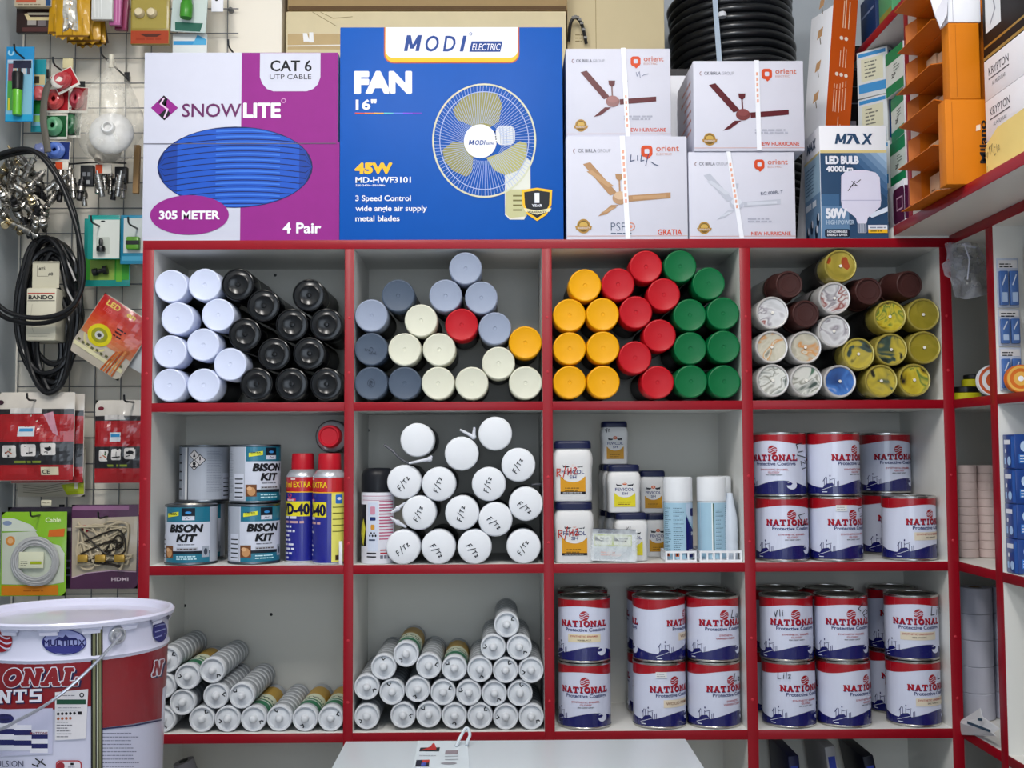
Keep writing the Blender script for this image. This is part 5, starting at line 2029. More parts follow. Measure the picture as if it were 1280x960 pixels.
def cleaner(rot):
    r, h = .0290, .118
    t = thing('cleaner_can', 'can', 'spray can')
    bm = bmesh.new()
    lathe(bm, [(0, .003), (r - .003, .002), (r - .001, 0), (r, .002), (r, h - .002), (r - .002, h), (0, h)], 36)
    mk('can_body', bm, M('C9CFD6', .3), t)
    bm = bmesh.new()
    lathe(bm, [(0, h), (r + .0006, h), (r + .0004, h + .046), (r - .001, h + .0485), (r - .004, h + .049), (0, h + .049)], 36)
    mk('cap', bm, M('D6D9DE', .4, var=.02), t)
    a = Art(0, 0, .001, up=True)
    CI = r * 1000 * PI - .3
    a.rect(-CI, 3, CI, 115, LBL, 1)
    DB = M('14145E', .35)
    a.poly([(14, 6), (46, 6), (46, 60), (34, 62), (24, 72), (14, 92)], DB, 2)
    a.poly([(14, 95), (24, 78), (36, 68), (46, 66), (46, 114), (14, 114)], M('B4C6DC', .35), 2)
    a.rrect(26, 88, 44, 104, 3, DB, 3)
    a.text('SPRAY', 35, 50, 7, W2, 14, .02, align='C', lay=3)
    a.lines(20, 20, 20, 3, -4, 2, W2, 3, 4)
    a.lines(-34, 108, 18, 24, -3.9, 1.1, M('3A5668', .5), 2, 6, .5)
    a.lines(-12, 104, 22, 23, -3.9, 1.1, M('3A5668', .5), 2, 9, .5)
    for x in (-28, -8):
        a.rect(x, 8, x + 7, 17, M('B8541E', .4), 2)
        a.rect(x + 2, 9, x + 5, 16, INK, 3)
    a.rect(-66, 4, -64, 114, M('E6EAE8', .3), 2)
    a.rect(-63.6, 4, -61, 114, M('3E5A4A', .4), 2)
    a.lines(-58, 100, 20, 20, -4, 1, M('3A5668', .5), 2, 19, .5)
    a.build('printed_label', t, cyl(r), .004)
    return t


c0 = cleaner(0)
c0.location, c0.rotation_euler = (P(847, 640, .05).x, .046, F2 + .0022), (0, 0, R(-4))
GCL = 'pale blue spray cans with white caps'
tag(c0, 'pale blue spray can with a dark blue corner, alone in its tray', 'spray can', GCL)
dup(c0, (P(889, 640, .05).x, .046, F2 + .0022), (0, 0, R(120)), 'pale blue spray can in front in the right tray, showing its seam', GCL)
dup(c0, (min(P(906, 640, .1).x, x_post[3][0] - .033), .1030, F2 + .0022), (0, 0, R(-40)), 'pale blue spray can with a white cap, behind the seam side can', GCL)
p = P(921, 640, .045)
t = thing('nozzle_bottle', 'translucent white bottle tapering to a spout, at the right wall of its compartment', 'bottle', (x_post[3][0] - .0195, .0395, F2 + .0022))
bm = bmesh.new()
lathe(bm, [(0, 0), (.0145, 0), (.0155, .003), (.0155, .030), (.0148, .034), (.0155, .040), (.0155, .062), (.0148, .066), (.0145, .085), (.011, .104), (.0065, .128), (.006, .134), (0, .1345)], 30)
mk('bottle_body', bm, M('C2CAD6', .3, coat=.2), t)


def tray(label, x0, x1, y0, y1):
    t = thing('lattice_tray', label, 'tray', ((x0 + x1) / 2, y0, F2), group='white lattice trays')
    hw_, d_ = (x1 - x0) / 2, y1 - y0
    bm = bmesh.new()
    box(bm, -hw_, hw_, 0, d_, 0, .0018)
    mk('tray_floor', bm, WHITE, t)
    bm = bmesh.new()
    T2_, hh = .0016, .022
    for za, zb_ in ((.0018, .004), (hh - .0045, hh)):
        box(bm, -hw_, hw_, 0, T2_, za, zb_)
        box(bm, -hw_, hw_, d_ - T2_, d_, za, zb_)
        box(bm, -hw_, -hw_ + T2_, T2_, d_ - T2_, za, zb_)
        box(bm, hw_ - T2_, hw_, T2_, d_ - T2_, za, zb_)
    n_ = max(3, int(hw_ * 2 / .013))
    for i in range(n_ + 1):
        x = -hw_ + .0018 + (2 * hw_ - .0036) * i / n_
        for yy in (0, d_ - T2_):
            box(bm, x - .0018, x + .0018, yy, yy + T2_, .004, hh - .0045)
    m_ = max(3, int(d_ / .016))
    for i in range(1, m_):
        y = d_ * i / m_
        for xx in (-hw_, hw_ - T2_):
            box(bm, xx, xx + T2_, y - .0018, y + .0018, .004, hh - .0045)
    o = mk('lattice_rim', bm, WHITE, t, smooth=False)
    return t


xa = P(847, 640, .05).x
tray('small white lattice tray holding the single pale blue spray can', xa - .0312, xa + .0312, .0140, .082)
tray('wide white lattice tray holding two pale blue cans and the nozzle bottle', P(889, 640, .05).x - .0312, x_post[3][0] - .0015, .0140, .138)

# ------------------------------------------------------------------ things in the lowest compartments
p = P(245, 953, .10)
t = thing('foam_roll', 'pale roll of sheet lying slanted in the lowest compartment beside the pail', 'roll', (p.x - .02, .1, .118), (0, 0, 0))
bm = bmesh.new()
d0, d1 = Vector((-.04, 0.0, .62)), Vector((.18, .03, .05))
d0 = Vector((0, -.02, P(232, 948, .10).z - .118))
for k in range(1):
    tube(bm, [d0, d0 * .5 + d1 * .5, d1], .021, 20)
mk('rolled_sheet', bm, M('8F8C90', .6), t)
bm = bmesh.new()
e = (d0 - d1).normalized()
tube(bm, [d0 - e * .001, d0 + e * .0015], .009, 14)
mk('roll_core', bm, M('2A2A2C', .6), t)
xq = P(1010, 955, .08).x
for k, (px, dz, cl, lb) in enumerate(((975, 0, '14163E', 'flat dark blue box standing upright in the lowest right compartment'),
                                     (1022, 0, '8F8E90', 'flat pale grey box leaning in the lowest right compartment'),
                                     (1068, 0, '0E1020', 'flat black box leaning beside the pale one in the lowest right compartment'))):
    t = thing('flat_box', lb, 'box', (P(px, 940, .12).x + .60 * math.sin(R(4 + 4 * k)), .05, .1192), (0, R(-4 - 4 * k), 0))
    bm = bmesh.new()
    hh = P(640, 934 + (k == 0) * 14 + 8 * (k == 2), .05).z - .118
    box(bm, 0, .022, 0, .17, .0, hh, bev=.002)
    mk('box_body', bm, M(cl, .4), t)
    a = Art(0, 0, 1, up=True)
    a.rect(.004, .02, .018, hh - .02, M('2A3A8E', .4), 1)
    a.build('printed_spine', t, front())
# ------------------------------------------------------------------ upper right: boxes on the overhanging shelf


def wbox(name, label, cat, x0, x1, y0, y1, z0, z1, mat, group=None, rz=0, part='carton_body'):
    """box standing on z0; the root is the middle of the -Y bottom edge"""
    t = thing(name, label, cat, ((x0 + x1) / 2, y0, z0), (0, 0, rz), group)
    w_ = (x1 - x0) / 2
    bm = bmesh.new()
    box(bm, -w_, w_, 0, y1 - y0, 0, z1 - z0, bev=.0012)
    mk(part, bm, mat, t)
    return t, w_, y1 - y0, z1 - z0


def leftface(w_, d):
    """art x runs from the far edge to the near edge on the face that looks to the left"""
    return lambda x, z, o: Vector((-w_ - o, d - x, z))


ZB = ZR + .0004
GRN = M('12804E', .4)
# purple box, then three green and white ones on it
t, w_, d, h = wbox('purple_box', 'white and purple box under the three green and white boxes', 'box', .816, .888, -.020, .075, ZB, ZB + .094, PAPER)
a = Art(0, 0, 1, up=True)
PP = M('4A1038', .4)
a.rrect(.03, .010, .094, .082, .012, PP, 1)
a.rect(.05, .035, .085, .062, M('C8A0B8', .4), 2)
a.rect(.053, .038, .082, .059, PP, 3)
a.rect(.075, .01, .094, .03, PP, 2)
a.build('printed_side', t, leftface(w_, d))
a = Art(0, 0, 1, up=True)
a.rect(-.036, .012, .034, .08, PP, 1)
a.build('printed_end', t, front())
z = ZB + .0944
for k, lb in enumerate(('green and white box standing on the purple one', 'green and white box, middle of three above the purple one', 'green and white box, topmost of three above the purple one')):
    rz = R((0, -3, 4)[k])
    t, w_, d, h = wbox('green_box', lb, 'box', .824, .886, -.010, .078, z, z + .095, M('D6D2D8', .45), 'green and white boxes', rz)
    a = Art(0, 0, 1, up=True)
    a.rect(.001, .001, d - .001, .094, M('D3DBD6', .4), 1)
    a.rect(.001, .068, d - .001, .094, GRN, 2)
    a.rect(.001, .001, d - .001, .022, GRN, 2)
    a.text('2P', .03, .034, .009, INK, .02, .02, lay=3)
    a.lines(.04, .058, .03, 3, -.006, .0022, M('6A7A72', .5), 3, k)
    a.build('printed_side', t, leftface(w_, d))
    z += .0956
# turned blue and white boxes, four on top of each other
z = ZB
for k, lb in enumerate(('blue and white box at the foot of the turned stack, behind the bulb box', 'blue and white box, second from the bottom of the turned stack',
                        'blue and white box, second from the top, only its blue heading in view', 'blue and white box on top of the turned stack')):
    rz = R(42 + (k % 2) * 4)
    t, w_, d, h = wbox('blue_white_box', lb, 'box', .856 - .036, .856 + .036, .126, .126 + .07, z, z + .1025, M('C9CFD2', .4), 'turned blue and white boxes', rz)
    a = Art(0, 0, 1, up=True)
    a.rect(.004, .010, d - .004, .030, M('3A86C0', .4), 1)
    a.rect(.004, .09, d - .004, .098, M('3A86C0', .4), 1)
    a.rect(.010, .035, d - .010, .085, M('C9C9B0', .4), 1)
    a.lines(.018, .075, .03, 5, -.008, .003, M('6E7068', .5), 2, k)
    a.build('printed_side', t, leftface(w_, d))
    a = Art(0, 0, 1, up=True)
    a.rect(-w_ + .006, .008, w_ - .004, .095, M('1E5CA8', .4), 1)
    a.build('printed_front', t, front())
    z += .1029
# things on the higher board of that corner
zz = ZU2 + TB + .0004
t, w_, d, h = wbox('green_carton', 'small green carton on the high board near the top edge', 'box', .815, .885, .02, .10, zz, zz + .09, M('4E9A6A', .45))
a = Art(0, 0, 1, up=True)
a.rect(.004, .004, .076, .03, M('8A8A3A', .45), 1)
a.build('printed_side', t, leftface(w_, d))
t, w_, d, h = wbox('blue_carton', 'dark blue carton on the high board beside the green one', 'box', .815, .90, .12, .22, zz, zz + .11, M('16305E', .45))
a = Art(0, 0, 1, up=True)
a.rect(.005, .07, .09, .075, M('7A86A8', .45), 1)
a.build('printed_side', t, leftface(w_, d))
t, w_, d, h = wbox('black_carton', 'tall black carton deep in the corner beside the orange lamp box', 'box', P(1046, 200, .33).x, P(1092, 200, .33).x, .33, .385, ZT + .0003, ZT + .52, M('101216', .5))
a = Art(0, 0, 1, up=True)
for k in range(3):
    a.rect(-.03, .38 + k * .04, .01, .383 + k * .04, M('5A6270', .5), 1)
a.rect(-.012, .25, .004, .34, M('B9B4C2', .5), 1)
a.build('printed_front', t, front())

# six long orange cartons lying in a stack, open towards the room
OC = M('C26A12', .5, var=.06)
OCI = M('B4662A', .55, var=.08)
PALE = M('C9A888', .5, var=.08)
y0, y1 = -.325, -.145
for k in range(6):
    lb = ('open orange carton at the bottom of the stack, flap hanging over the shelf edge', 'open orange carton, second from the bottom, long flap sticking out', 'open orange carton, third from the bottom of the stack',
          'open orange carton, third from the top of the stack', 'open orange carton, second from the top, short flap raised', 'open orange carton on top of the stack at the picture edge')[k]
    z0 = ZB + .001 + k * .0748
    t = thing('orange_carton', lb, 'box', (.86, y0, z0), (0, 0, 0), 'open orange cartons')
    X0, X1, D_, H_ = -.058, .10, y1 - y0, .0740
    bm = bmesh.new()
    T_ = .0012
    box(bm, X0, X1, 0, D_, 0, T_)
    box(bm, X0, X1, 0, D_, H_ - T_, H_)
    box(bm, X0, X1, 0, T_, T_, H_ - T_)
    box(bm, X0, X1, D_ - T_, D_, T_, H_ - T_)
    box(bm, X1 - T_, X1, T_, D_ - T_, T_, H_ - T_)
    mk('carton_body', bm, OC, t, smooth=False)
    ln = .040 + .004 * (k % 2)
    bm = bmesh.new()
    vs_ = [(X0, .001, .0002), (X0, D_ - .001, .0002), (X0 - ln, D_ - .004, -.004 + .006 * (k % 3)), (X0 - ln, .004, -.004 + .006 * (k % 3))]
    lo = [bm.verts.new(v) for v in vs_]
    hi = [bm.verts.new((v[0], v[1], v[2] + .0014)) for v in vs_]
    bm.faces.new(lo)
    bm.faces.new(hi)
    for i in range(4):
        bm.faces.new((lo[i], lo[(i + 1) % 4], hi[(i + 1) % 4], hi[i]))
    mk('bottom_flap', bm, OC, t, smooth=False)
    for yy, sg in ((D_ - .0015, 1), (.0015, -1)):
        bm = bmesh.new()
        sl = .020
        vs_ = [(X0, yy, .003), (X0, yy, H_ - .002), (X0 - sl, yy + sg * .012 - .006, H_ - .014), (X0 - sl, yy + sg * .012 - .006, .012)]
        lo = [bm.verts.new(v) for v in vs_]
        hi = [bm.verts.new((v[0], v[1] + .0012, v[2])) for v in vs_]
        bm.faces.new(lo)
        bm.faces.new(hi)
        for i in range(4):
            bm.faces.new((lo[i], lo[(i + 1) % 4], hi[(i + 1) % 4], hi[i]))
        mk('side_flap', bm, OCI, t, smooth=False)
    for i in range(3):
        bm = bmesh.new()
        box(bm, X0 + .012, X1 - .03, .012 + i * .055, .058 + i * .055, T_ + .0003, H_ * (.62 + .1 * ((i + k) % 3)), bev=.002)
        o = mk('inner_pack', bm, PALE, t)
        a = Art(0, 0, 1, up=True)
        a.lines(.01, .03, .026, 3, -.007, .003, M('6E5038', .5), 1, i + k)
        a.build('pack_print', o, (lambda yb: lambda x, z, o_: Vector((X0 + .012 - o_, yb - x, z)))(.058 + i * .055))
# two closed orange cartons upright in front of them
z = ZB
for k, (xa, xb, hh, lb) in enumerate(((.766, .838, .148, 'closed upright orange carton with vertical black lettering, lower of two'), (.776, .829, .134, 'closed upright orange carton without lettering, upper of two'))):
    t, w_, d, h = wbox('upright_orange_carton', lb, 'box', xa, xb, -.358, -.3265, z, z + hh, M('C4700A', .5, var=.05), 'upright orange cartons')
    a = Art(0, 0, 1, up=True)
    a.line([(-w_ + .012, .004), (-w_ + .012, hh - .004)], .0006, M('9A560E', .5), 1)
    if k == 0:
        a.text('Milano', w_ - .002, .036, .0125, INK, .075, .03, rot=90, lay=2)
        a.poly([(w_ - .020, .092), (w_ - .012, .094), (w_ - .012, .104), (w_ - .019, .102)], M('D6C2B0', .5), 3)
        a.rect(w_ - .0012, .02, w_ - .0002, hh - .01, M('A81E1E', .4), 1)
    a.build('printed_end', t, front())
    z += hh + .0005
t, w_, d, h = wbox('white_carton', 'white carton lying on the upright orange cartons at the top edge', 'box',   .775, .832, -.360, -.328, z, z + .05, PAPER)
a = Art(0, 0, 1, up=True)
a.line([(-.02, .001), (-.02, .049)], .0008, M('9A98A8', .5), 1)
a.build('flap_seam', t, front())
bm = bmesh.new()
tp = [Vector((.748, -.345, z + .06)), Vector((.775, -.364, z + .055)), Vector((.772, -.364, z + .012)), Vector((.760, -.364, z - .012)), Vector((.751, -.362, z + .014))]
v0 = [bm.verts.new(p) for p in tp]
v1 = [bm.verts.new(p + Vector((.004, .010, 0))) for p in tp]
bm.faces.new(v0)
bm.faces.new(v1)
for i in range(5):
    bm.faces.new((v0[i], v0[(i + 1) % 5], v1[(i + 1) % 5], v1[i]))
tag(mk('plastic_wrap', bm, M('D2D2DC', .3), smooth=False), 'crumpled white plastic hanging over the upper upright orange carton', 'wrap')
# white switch boxes lying towards the camera, black picture box on them
z = ZB
for k, lb in enumerate(('white box at the bottom right behind the yellow note', 'white box with dark lettering, middle of three at the right edge', 'white box with dark lettering, right under the black and gold box')):
    t, w_, d, h = wbox('white_switch_box', lb, 'box', .832, .95, -.74, -.366, z, z + .0695, PAPER, 'white boxes at the right edge')
    a = Art(0, 0, 1, up=True)
    for xo in (.018,):
        a.text('KRYPTON', xo, .040, .014, M('4A4C58', .5), .075, .01, lay=1)
        a.line([(xo, .034), (xo + .075, .034)], .0022, M('4A4C58', .5), 1)
        a.text('AL-MODULAR', xo + .012, .020, .007, M('5A5C68', .5), .05, lay=1)
    a.build('printed_side', t, leftface(w_, d))
    if k == 0:
        bm = bmesh.new()
        x_ = -w_ - .0022
        pts = [(x_, .366 - .366 + d - .006, .002), (x_, d - .15, .002), (x_, d - .15, .085), (x_, d - .05, .082), (x_, d - .01, .066), (x_, d - .002, .058)]
        lo = [bm.verts.new(v) for v in pts]
        hi = [bm.verts.new((v[0] - .0006, v[1], v[2])) for v in pts]
        bm.faces.new(lo)
        bm.faces.new(hi)
        for i in range(6):
            bm.faces.new((lo[i], lo[(i + 1) % 6], hi[(i + 1) % 6], hi[i]))
        for v in bm.verts:
            v.co += Vector((.832 + w_, -.74, z))
        nb = mk('paper_note', bm, M('D9C27A', .6, var=.04), smooth=False)
        tag(nb, 'yellow handwritten paper note on the lowest white box', 'note')
        a = Art(0, 0, 1, up=True)
        hand(a, 'r1T', .012, .040, .014, INK, .0012, 18)
        hand(a, 'Clz', .038, .036, .014, M('4A4A44', .6), .001, 18)
        hand(a, 'l', .012, .018, .008, M('6A6A5A', .6), .0008, 18)
        a.build('handwriting', nb, lambda x, zz_, o: Vector((.832 - .0030 - o, -.366 - x, ZB + zz_)))
    z += .0699
t, w_, d, h = wbox('black_picture_box', 'black box with a gold stripe and a white picture panel at the top right', 'box', .832, .95, -.74, -.366, z, z + .13, M('101013', .55))
a = Art(0, 0, 1, up=True)
a.rect(.004, .020, d - .01, .024, M('A8863A', .35, metal=.5), 1)
a.rect(.012, .045, .07, .125, M('D2D6DC', .4), 1)
a.line([(.03, .055), (.05, .075), (.045, .09), (.06, .1)], .004, M('8A8E9A', .5), 2)
a.rect(.001, .0005, d - .01, .006, M('9A7A42', .45), 2)
a.build('printed_side', t, leftface(w_, d))

# ------------------------------------------------------------------ lower right unit
# rolls of pale tape
PK = M('D2BFBC', .45, var=.05)


def roll(name, label, cat, x, y, z, r, h, mat, core, group):
    t = thing(name, label, cat, (x, y, z), (0, 0, 0), group)
    bm = bmesh.new()
    lathe(bm, [(r * .45, 0), (r - .001, 0), (r, .001), (r, h - .001), (r - .001, h), (r * .45, h), (r * .45, 0)], 32)
    mk('wound_tape', bm, mat, t)
    bm = bmesh.new()
    lathe(bm, [(r * .38, .0005), (r * .45 - .0002, .0005), (r * .45 - .0002, h - .0005), (r * .38, h - .0005), (r * .38, .0005)], 24)
    mk('core', bm, core, t)
    return t


ORDW = ['lowest', 'second from the bottom', 'third from the bottom', 'fourth from the bottom', 'fifth from the bottom', 'middle', 'fifth from the top', 'fourth from the top', 'third from the top', 'second from the top', 'topmost']
CORE = M('9A7E5E', .7)
first = None
for c, cx in enumerate((1210.5, 1235)):
    x, y = P(cx, 650, .075).x, .078
    for k in range(11):
        lb = '%s pinkish tape roll in the %s column of the corner shelf' % (ORDW[k], ('left', 'right')[c])
        z = F2 + .0004 + k * .0172
        if first is None:
            first = roll('tape_roll', lb, 'tape roll', x, y, z, .0198, .0169, PK, CORE, 'pinkish tape rolls')
        else:
            dup(first, (x, y, z), None, lb, 'pinkish tape rolls')
first = None
WR = M('C6C8D8', .4, var=.03)
O5 = ['lowest', 'second from the bottom', 'middle', 'second from the top', 'topmost']
for c, x in enumerate((.979, 1.047)):
    for k in range(5):
        lb = '%s large white tape roll in the %s corner shelf column' % (O5[k], ('left', 'half hidden right')[c])
        z = F3 + .0004 + k * .0532
        if first is None:
            first = roll('large_tape_roll', lb, 'tape roll', x, .085, z, .0325, .0526, WR, CORE, 'large white tape rolls')
        else:
            dup(first, (x, .085, z), None, lb, 'large white tape rolls')
YT = M('B9B41E', .4)
F1 = FLOORZ[1]
for k, (x, y, z, r, h, m, lb) in enumerate(((.948, .03, F1 + .0004, .030, .014, YT, 'yellow tape roll lying lowest on the corner shelf'),
                                           (.948, .03, F1 + .0148, .028, .012, BLACK, 'black tape roll between the two yellow ones'),
                                           (.962, .03, F1 + .0272, .020, .015, YT, 'small yellow tape roll on top of the black one'),
                                           (.966, .03, F1 + .0426, .020, .009, BLACK, 'small black tape roll on top of the yellow ones'))):
    roll('insulating_tape', lb, 'tape roll', x, y, z, r, h, m, CORE, 'yellow and black tape rolls')
for x, y, z, r, cl, cl2, lb in ((.944, -.105, F1 + .0312, .030, 'D0D2D8', 'B4502E', 'white reel standing on edge beside the upright'), (.936, -.232, F1 + .026, .025, 'C4641A', 'D2A24A', 'orange reel standing on edge right of the upright')):
    t = thing('cable_reel', lb, 'reel', (x, y, z), (PI / 2, 0, R(-12)))
    bm = bmesh.new()
    lathe(bm, [(0, 0), (r, 0), (r, .003), (r * .6, .004), (r * .6, .016), (r, .017), (r, .020), (0, .020)], 32)
    mk('flange', bm, M(cl, .4), t)
    a = Art(0, 0, 1, up=True)
    a.ring(0, 0, r * .92, r * .92, r * .18, M(cl2, .4), 1)
    a.ell(0, 0, r * .5, r * .5, M(cl2, .4), 1, 20)
    a.ell(0, 0, r * .2, r * .2, WHITE, 2, 14)
    a.build('reel_label', t, top(.020))
# blister cards hanging on the face of the upright
zc = PX(1251, 325, .914).z
BLB = M('3E66A8', .3, coat=.3)
for k, (ya, yb, lb) in enumerate(((322, 384, 'blue blister card hanging topmost on the white upright'), (386, 432, 'blue blister card hanging in the middle of the white upright'), (434, 488, 'blue blister card hanging lowest on the white upright'))):
    za, zb_ = (P(1262, yb, -.21).z, P(1262, ya, -.21).z)
    t = thing('blister_card', lb, 'card', (.936, -.2010, za), (0, 0, 0), 'blue blister cards')
    hh = zb_ - za
    bm = bmesh.new()
    box(bm, -.020, .020, -.0022, -.0004, 0, hh, bev=.0006)
    mk('backing_card', bm, M('B9C2D6', .45), t)
    bm = bmesh.new()
    for x in (-.010, .009):
        box(bm, x - .008, x + .008, -.010, -.0024, .004, hh * .74, bev=.002)
    mk('blister', bm, BLB, t)
    a = Art(0, 0, 1, up=True)
    a.rect(-.018, hh * .80, .018, hh * .96, M('D6D6DA', .4), 1)
    a.lines(-.015, hh * .87, .03, 2, -.005, .002, INK, 2, k)
    a.build('card_print', t, front(-.0022))
    a = Art(0, 0, 1, up=True)
    for x in (-.010, .009):
        a.rect(x - .005, .010, x + .005, hh * .3, M('A8C0E2', .4), 1)
        a.line([(x - .004, hh * .45), (x + .003, hh * .65)], .0022, M('C9D6EA', .4), 1)
        if k == 2:
            a.ell(x, hh * .35, .005, .006, M('C9A040', .4), 2, 12)
    a.build('blister_print', t, front(-.0102))
t, w_, d, h = wbox('brown_carton', 'brown carton cut by the right picture edge, behind the blue blister cards', 'box', .962, 1.05, -.36, -.215, F1 + .0004, F1 + .27, CARD)
a = Art(0, 0, 1, up=True)
for k in range(4):
    hand(a, 'H2', .02, .05 + .05 * k, .02, INK, .002)
a.build('marker_writing', t, leftface(w_, d))
# blue boxes
LB_ = M('123C86', .3, coat=.3)
for k, lb in enumerate(('blue box at the bottom of the stack by the right picture edge', 'blue box, second from the bottom at the right picture edge', 'blue box, second from the top at the right picture edge', 'blue box on top of the stack at the right picture edge')):
    z = F2 + .0004 + k * .0622
    t, w_, d, h = wbox('blue_box', lb, 'box', .9165, .99, -.252, -.2045, z, z + .0615, LB_, 'stacked blue boxes')
    a = Art(0, 0, 1, up=True)
    a.rect(.006, .044, .030, .052, W2, 1)
    a.rect(.006, .008, .012, .020, M('9FC0E6', .4), 1)
    a.ell(.024, .014, .007, .008, M('A8C6EA', .4), 1, 12)
    a.rect(.034, .002, .046, .058, M('2A5CAE', .4), 1)
    a.ell(.012, .032, .003, .004, W2, 2, 10)
    a.build('printed_side', t, leftface(w_, d))
    a = Art(0, 0, 1, up=True)
    a.ell(-.018, .040, .009, .010, M('BAD2EE', .4), 1, 16)
    a.rect(-.030, .010, -.004, .026, M('3E7AC8', .4), 1)
    a.lines(-.028, .022, .04, 3, -.005, .002, W2, 2, k)
    a.build('printed_front', t, front())
# crumpled leaflet on the board edge
bm = bmesh.new()
XL_ = .9065


def lf(px, py, dx=0):
    p = PX(px, py, XL_ + dx)
    return p


q = [lf(1199, 901), lf(1224, 886, .01), lf(1250, 912, .004), lf(1243, 921, -.002), lf(1201, 918)]
mid_ = [lf(1203, 903, -.006), lf(1238, 917, -.006)]
P0 = [lf(1199, 902), lf(1225, 886, .008), lf(1228, 897, .004), lf(1204, 905, -.004)]
P1 = [lf(1204, 905, -.004), lf(1228, 897, .004), lf(1249, 911, .002), lf(1241, 917, -.004)]
P2 = [lf(1199, 902), lf(1204, 905, -.004), lf(1241, 917, -.004), lf(1244, 920, -.002), lf(1199, 918.5, .002)]
for pp in (P0, P1, P2):
    lo = [bm.verts.new(p) for p in pp]
    hi = [bm.verts.new(p + Vector((.0012, .0004, .0012))) for p in pp]
    bm.faces.new(lo)
    bm.faces.new(hi)
    for i in range(len(pp)):
        bm.faces.new((lo[i], lo[(i + 1) % len(pp)], hi[(i + 1) % len(pp)], hi[i]))
lf_o = mk('folded_leaflet', bm, M('C9CCD0', .4), smooth=False)
tag(lf_o, 'folded white leaflet lying on the edge of the corner shelf before the white rolls', 'leaflet')
bm = bmesh.new()
for px0, py0, px1, py1 in ((1209, 903, 1238, 914), (1222, 899, 1228, 900)):
    a_, b_ = lf(px0, py0, -.0052), lf(px1, py1, -.0052)
    u_ = Vector((0, 0, .0025))
    vs_ = [bm.verts.new(v) for v in (a_ - u_, b_ - u_, b_ + u_, a_ + u_)]
    bm.faces.new(vs_)
mk('leaflet_print', bm, M('2E4A5E', .5), lf_o, smooth=False)

# thin plastic bag dangling below the overhanging board
t = thing('plastic_bag', 'clear crumpled plastic bag stuck under the overhanging board at the corner', 'bag', (P(1209, 370, -.045).x, -.045, P(1209, 370, -.045).z))
bm = bmesh.new()
NX, NZ_ = 18, 18
s_ = sc(1209, 330, -.045)
gv = []
for j in range(NZ_ + 1):
    row = []
    v = j / NZ_
    xl = 1184 + 10 * (1 - v) ** 3 + (-6 if .35 < v < .65 else 0)
    xr = 1242 - 6 * v ** 2 - 26 * max(0, v - .45) * (1 if v < .8 else .8)
    for i in range(NX + 1):
        u = i / NX
        px = xl + (xr - xl) * u
        py = 371 - 68 * v + (1 - v) * 3 * math.sin(u * 5)
        n_ = pnoise(Vector((u * 4, v * 4, 1.3))) * .014
        row.append(bm.verts.new(Vector(((px - 1209) * s_, n_ - .012 * math.sin(PI * u) * math.sin(PI * min(1, v + .2)), (370 - py) * s_))))
    gv.append(row)
for j in range(NZ_):
    for i in range(NX):
        bm.faces.new((gv[j][i], gv[j][i + 1], gv[j + 1][i + 1], gv[j + 1][i]))
r_ = bmesh.ops.solidify(bm, geom=bm.faces[:], thickness=.0006)
mk('bag_film', bm, clear_mat('thin_bag_film', tint='C9CCD8', op=.34, rough=.15), t)
bm = bmesh.new()
tube(bm, [Vector(((1203 - 1209) * s_, -.016, .102)), Vector(((1208 - 1209) * s_, -.020, .07)), Vector(((1205 - 1209) * s_, -.019, .03))], .0016, 6)
tube(bm, [Vector(((1200 - 1209) * s_, -.015, .100)), Vector(((1217 - 1209) * s_, -.016, .094))], .0022, 6)
mk('bag_fold', bm, M('C2C4D2', .3), t)

# switch packet with hang tab on the counter
zt_ = tz + .0004


def pc(px, py, dz=0):
    return PZ(px, py, zt_ + dz)


A0, A1, A2, A3 = pc(512, 962), pc(522, 927.5), pc(584, 927.5), pc(584, 962)
t = thing('switch_packet', 'clear packet with a red rocker switch card lying on the white counter', 'packet', ((A1 + A2) / 2))
inv = -t.location
bm = bmesh.new()
lo = [bm.verts.new(p + inv) for p in (pc(514, 975), A1, A2, pc(588, 975))]
hi = [bm.verts.new(v.co + Vector((0, 0, .002))) for v in lo]
bm.faces.new(lo)
bm.faces.new(hi)
for i in range(4):
    bm.faces.new((lo[i], lo[(i + 1) % 4], hi[(i + 1) % 4], hi[i]))
mk('card', bm, M('CBD6DE', .4), t, smooth=False)
a = Art(0, 0, 1)
a.poly([(525.5, 934.5), (550, 934), (549, 939), (524, 939)], M('12141E', .4), 1)
a.poly([(527, 937.5), (538, 933), (541, 929), (543, 929), (545.5, 935), (545, 937.5)], M('B0221E', .4), 2)
a.poly([(520.5, 950), (537, 949.5), (536, 958), (519, 958)], M('12122A', .4), 1)
a.poly([(528, 950), (537, 949.5), (536.5, 953), (528, 953)], M('B8342A', .4), 2)
a.poly([(527, 953), (533, 953), (532, 957), (526, 957)], M('3A4AA8', .4), 2)
a.poly([(557, 938), (573, 937.5), (572, 942.5), (556, 943)], M('8A8088', .45), 1)
for y in (945, 949):
    a.poly([(556, y), (573, y - .5), (573, y + .5), (556, y + 1)], M('9AA2AC', .45), 1)
a.ell(561, 954, 10, 1.5, M('8A8A92', .45), 1)
a.lines(524, 944, 22, 1, 3, .8, M('9AA2AC', .45), 1)
a.build('card_print', t, lambda x, y, o: pc(x, -y, .0022 + o) + inv)
bm = bmesh.new()
b0, b1 = pc(570, 935), pc(580, 934)
tp = P(583, 909.5, ty - .03)
pts = [b0 + Vector((0, 0, .003)), (b0 + tp) / 2 + Vector((-.001, 0, .002)), tp, tp + Vector((.006, -.004, -.010)), (tp + b1) / 2 + Vector((.005, 0, -.004)), b1 + Vector((.004, 0, .003))]
tube(bm, [p + inv for p in spline(pts, 6)], .0027, 8)
mk('hang_hook', bm, M('BFC9D2', .25, coat=.3), t)
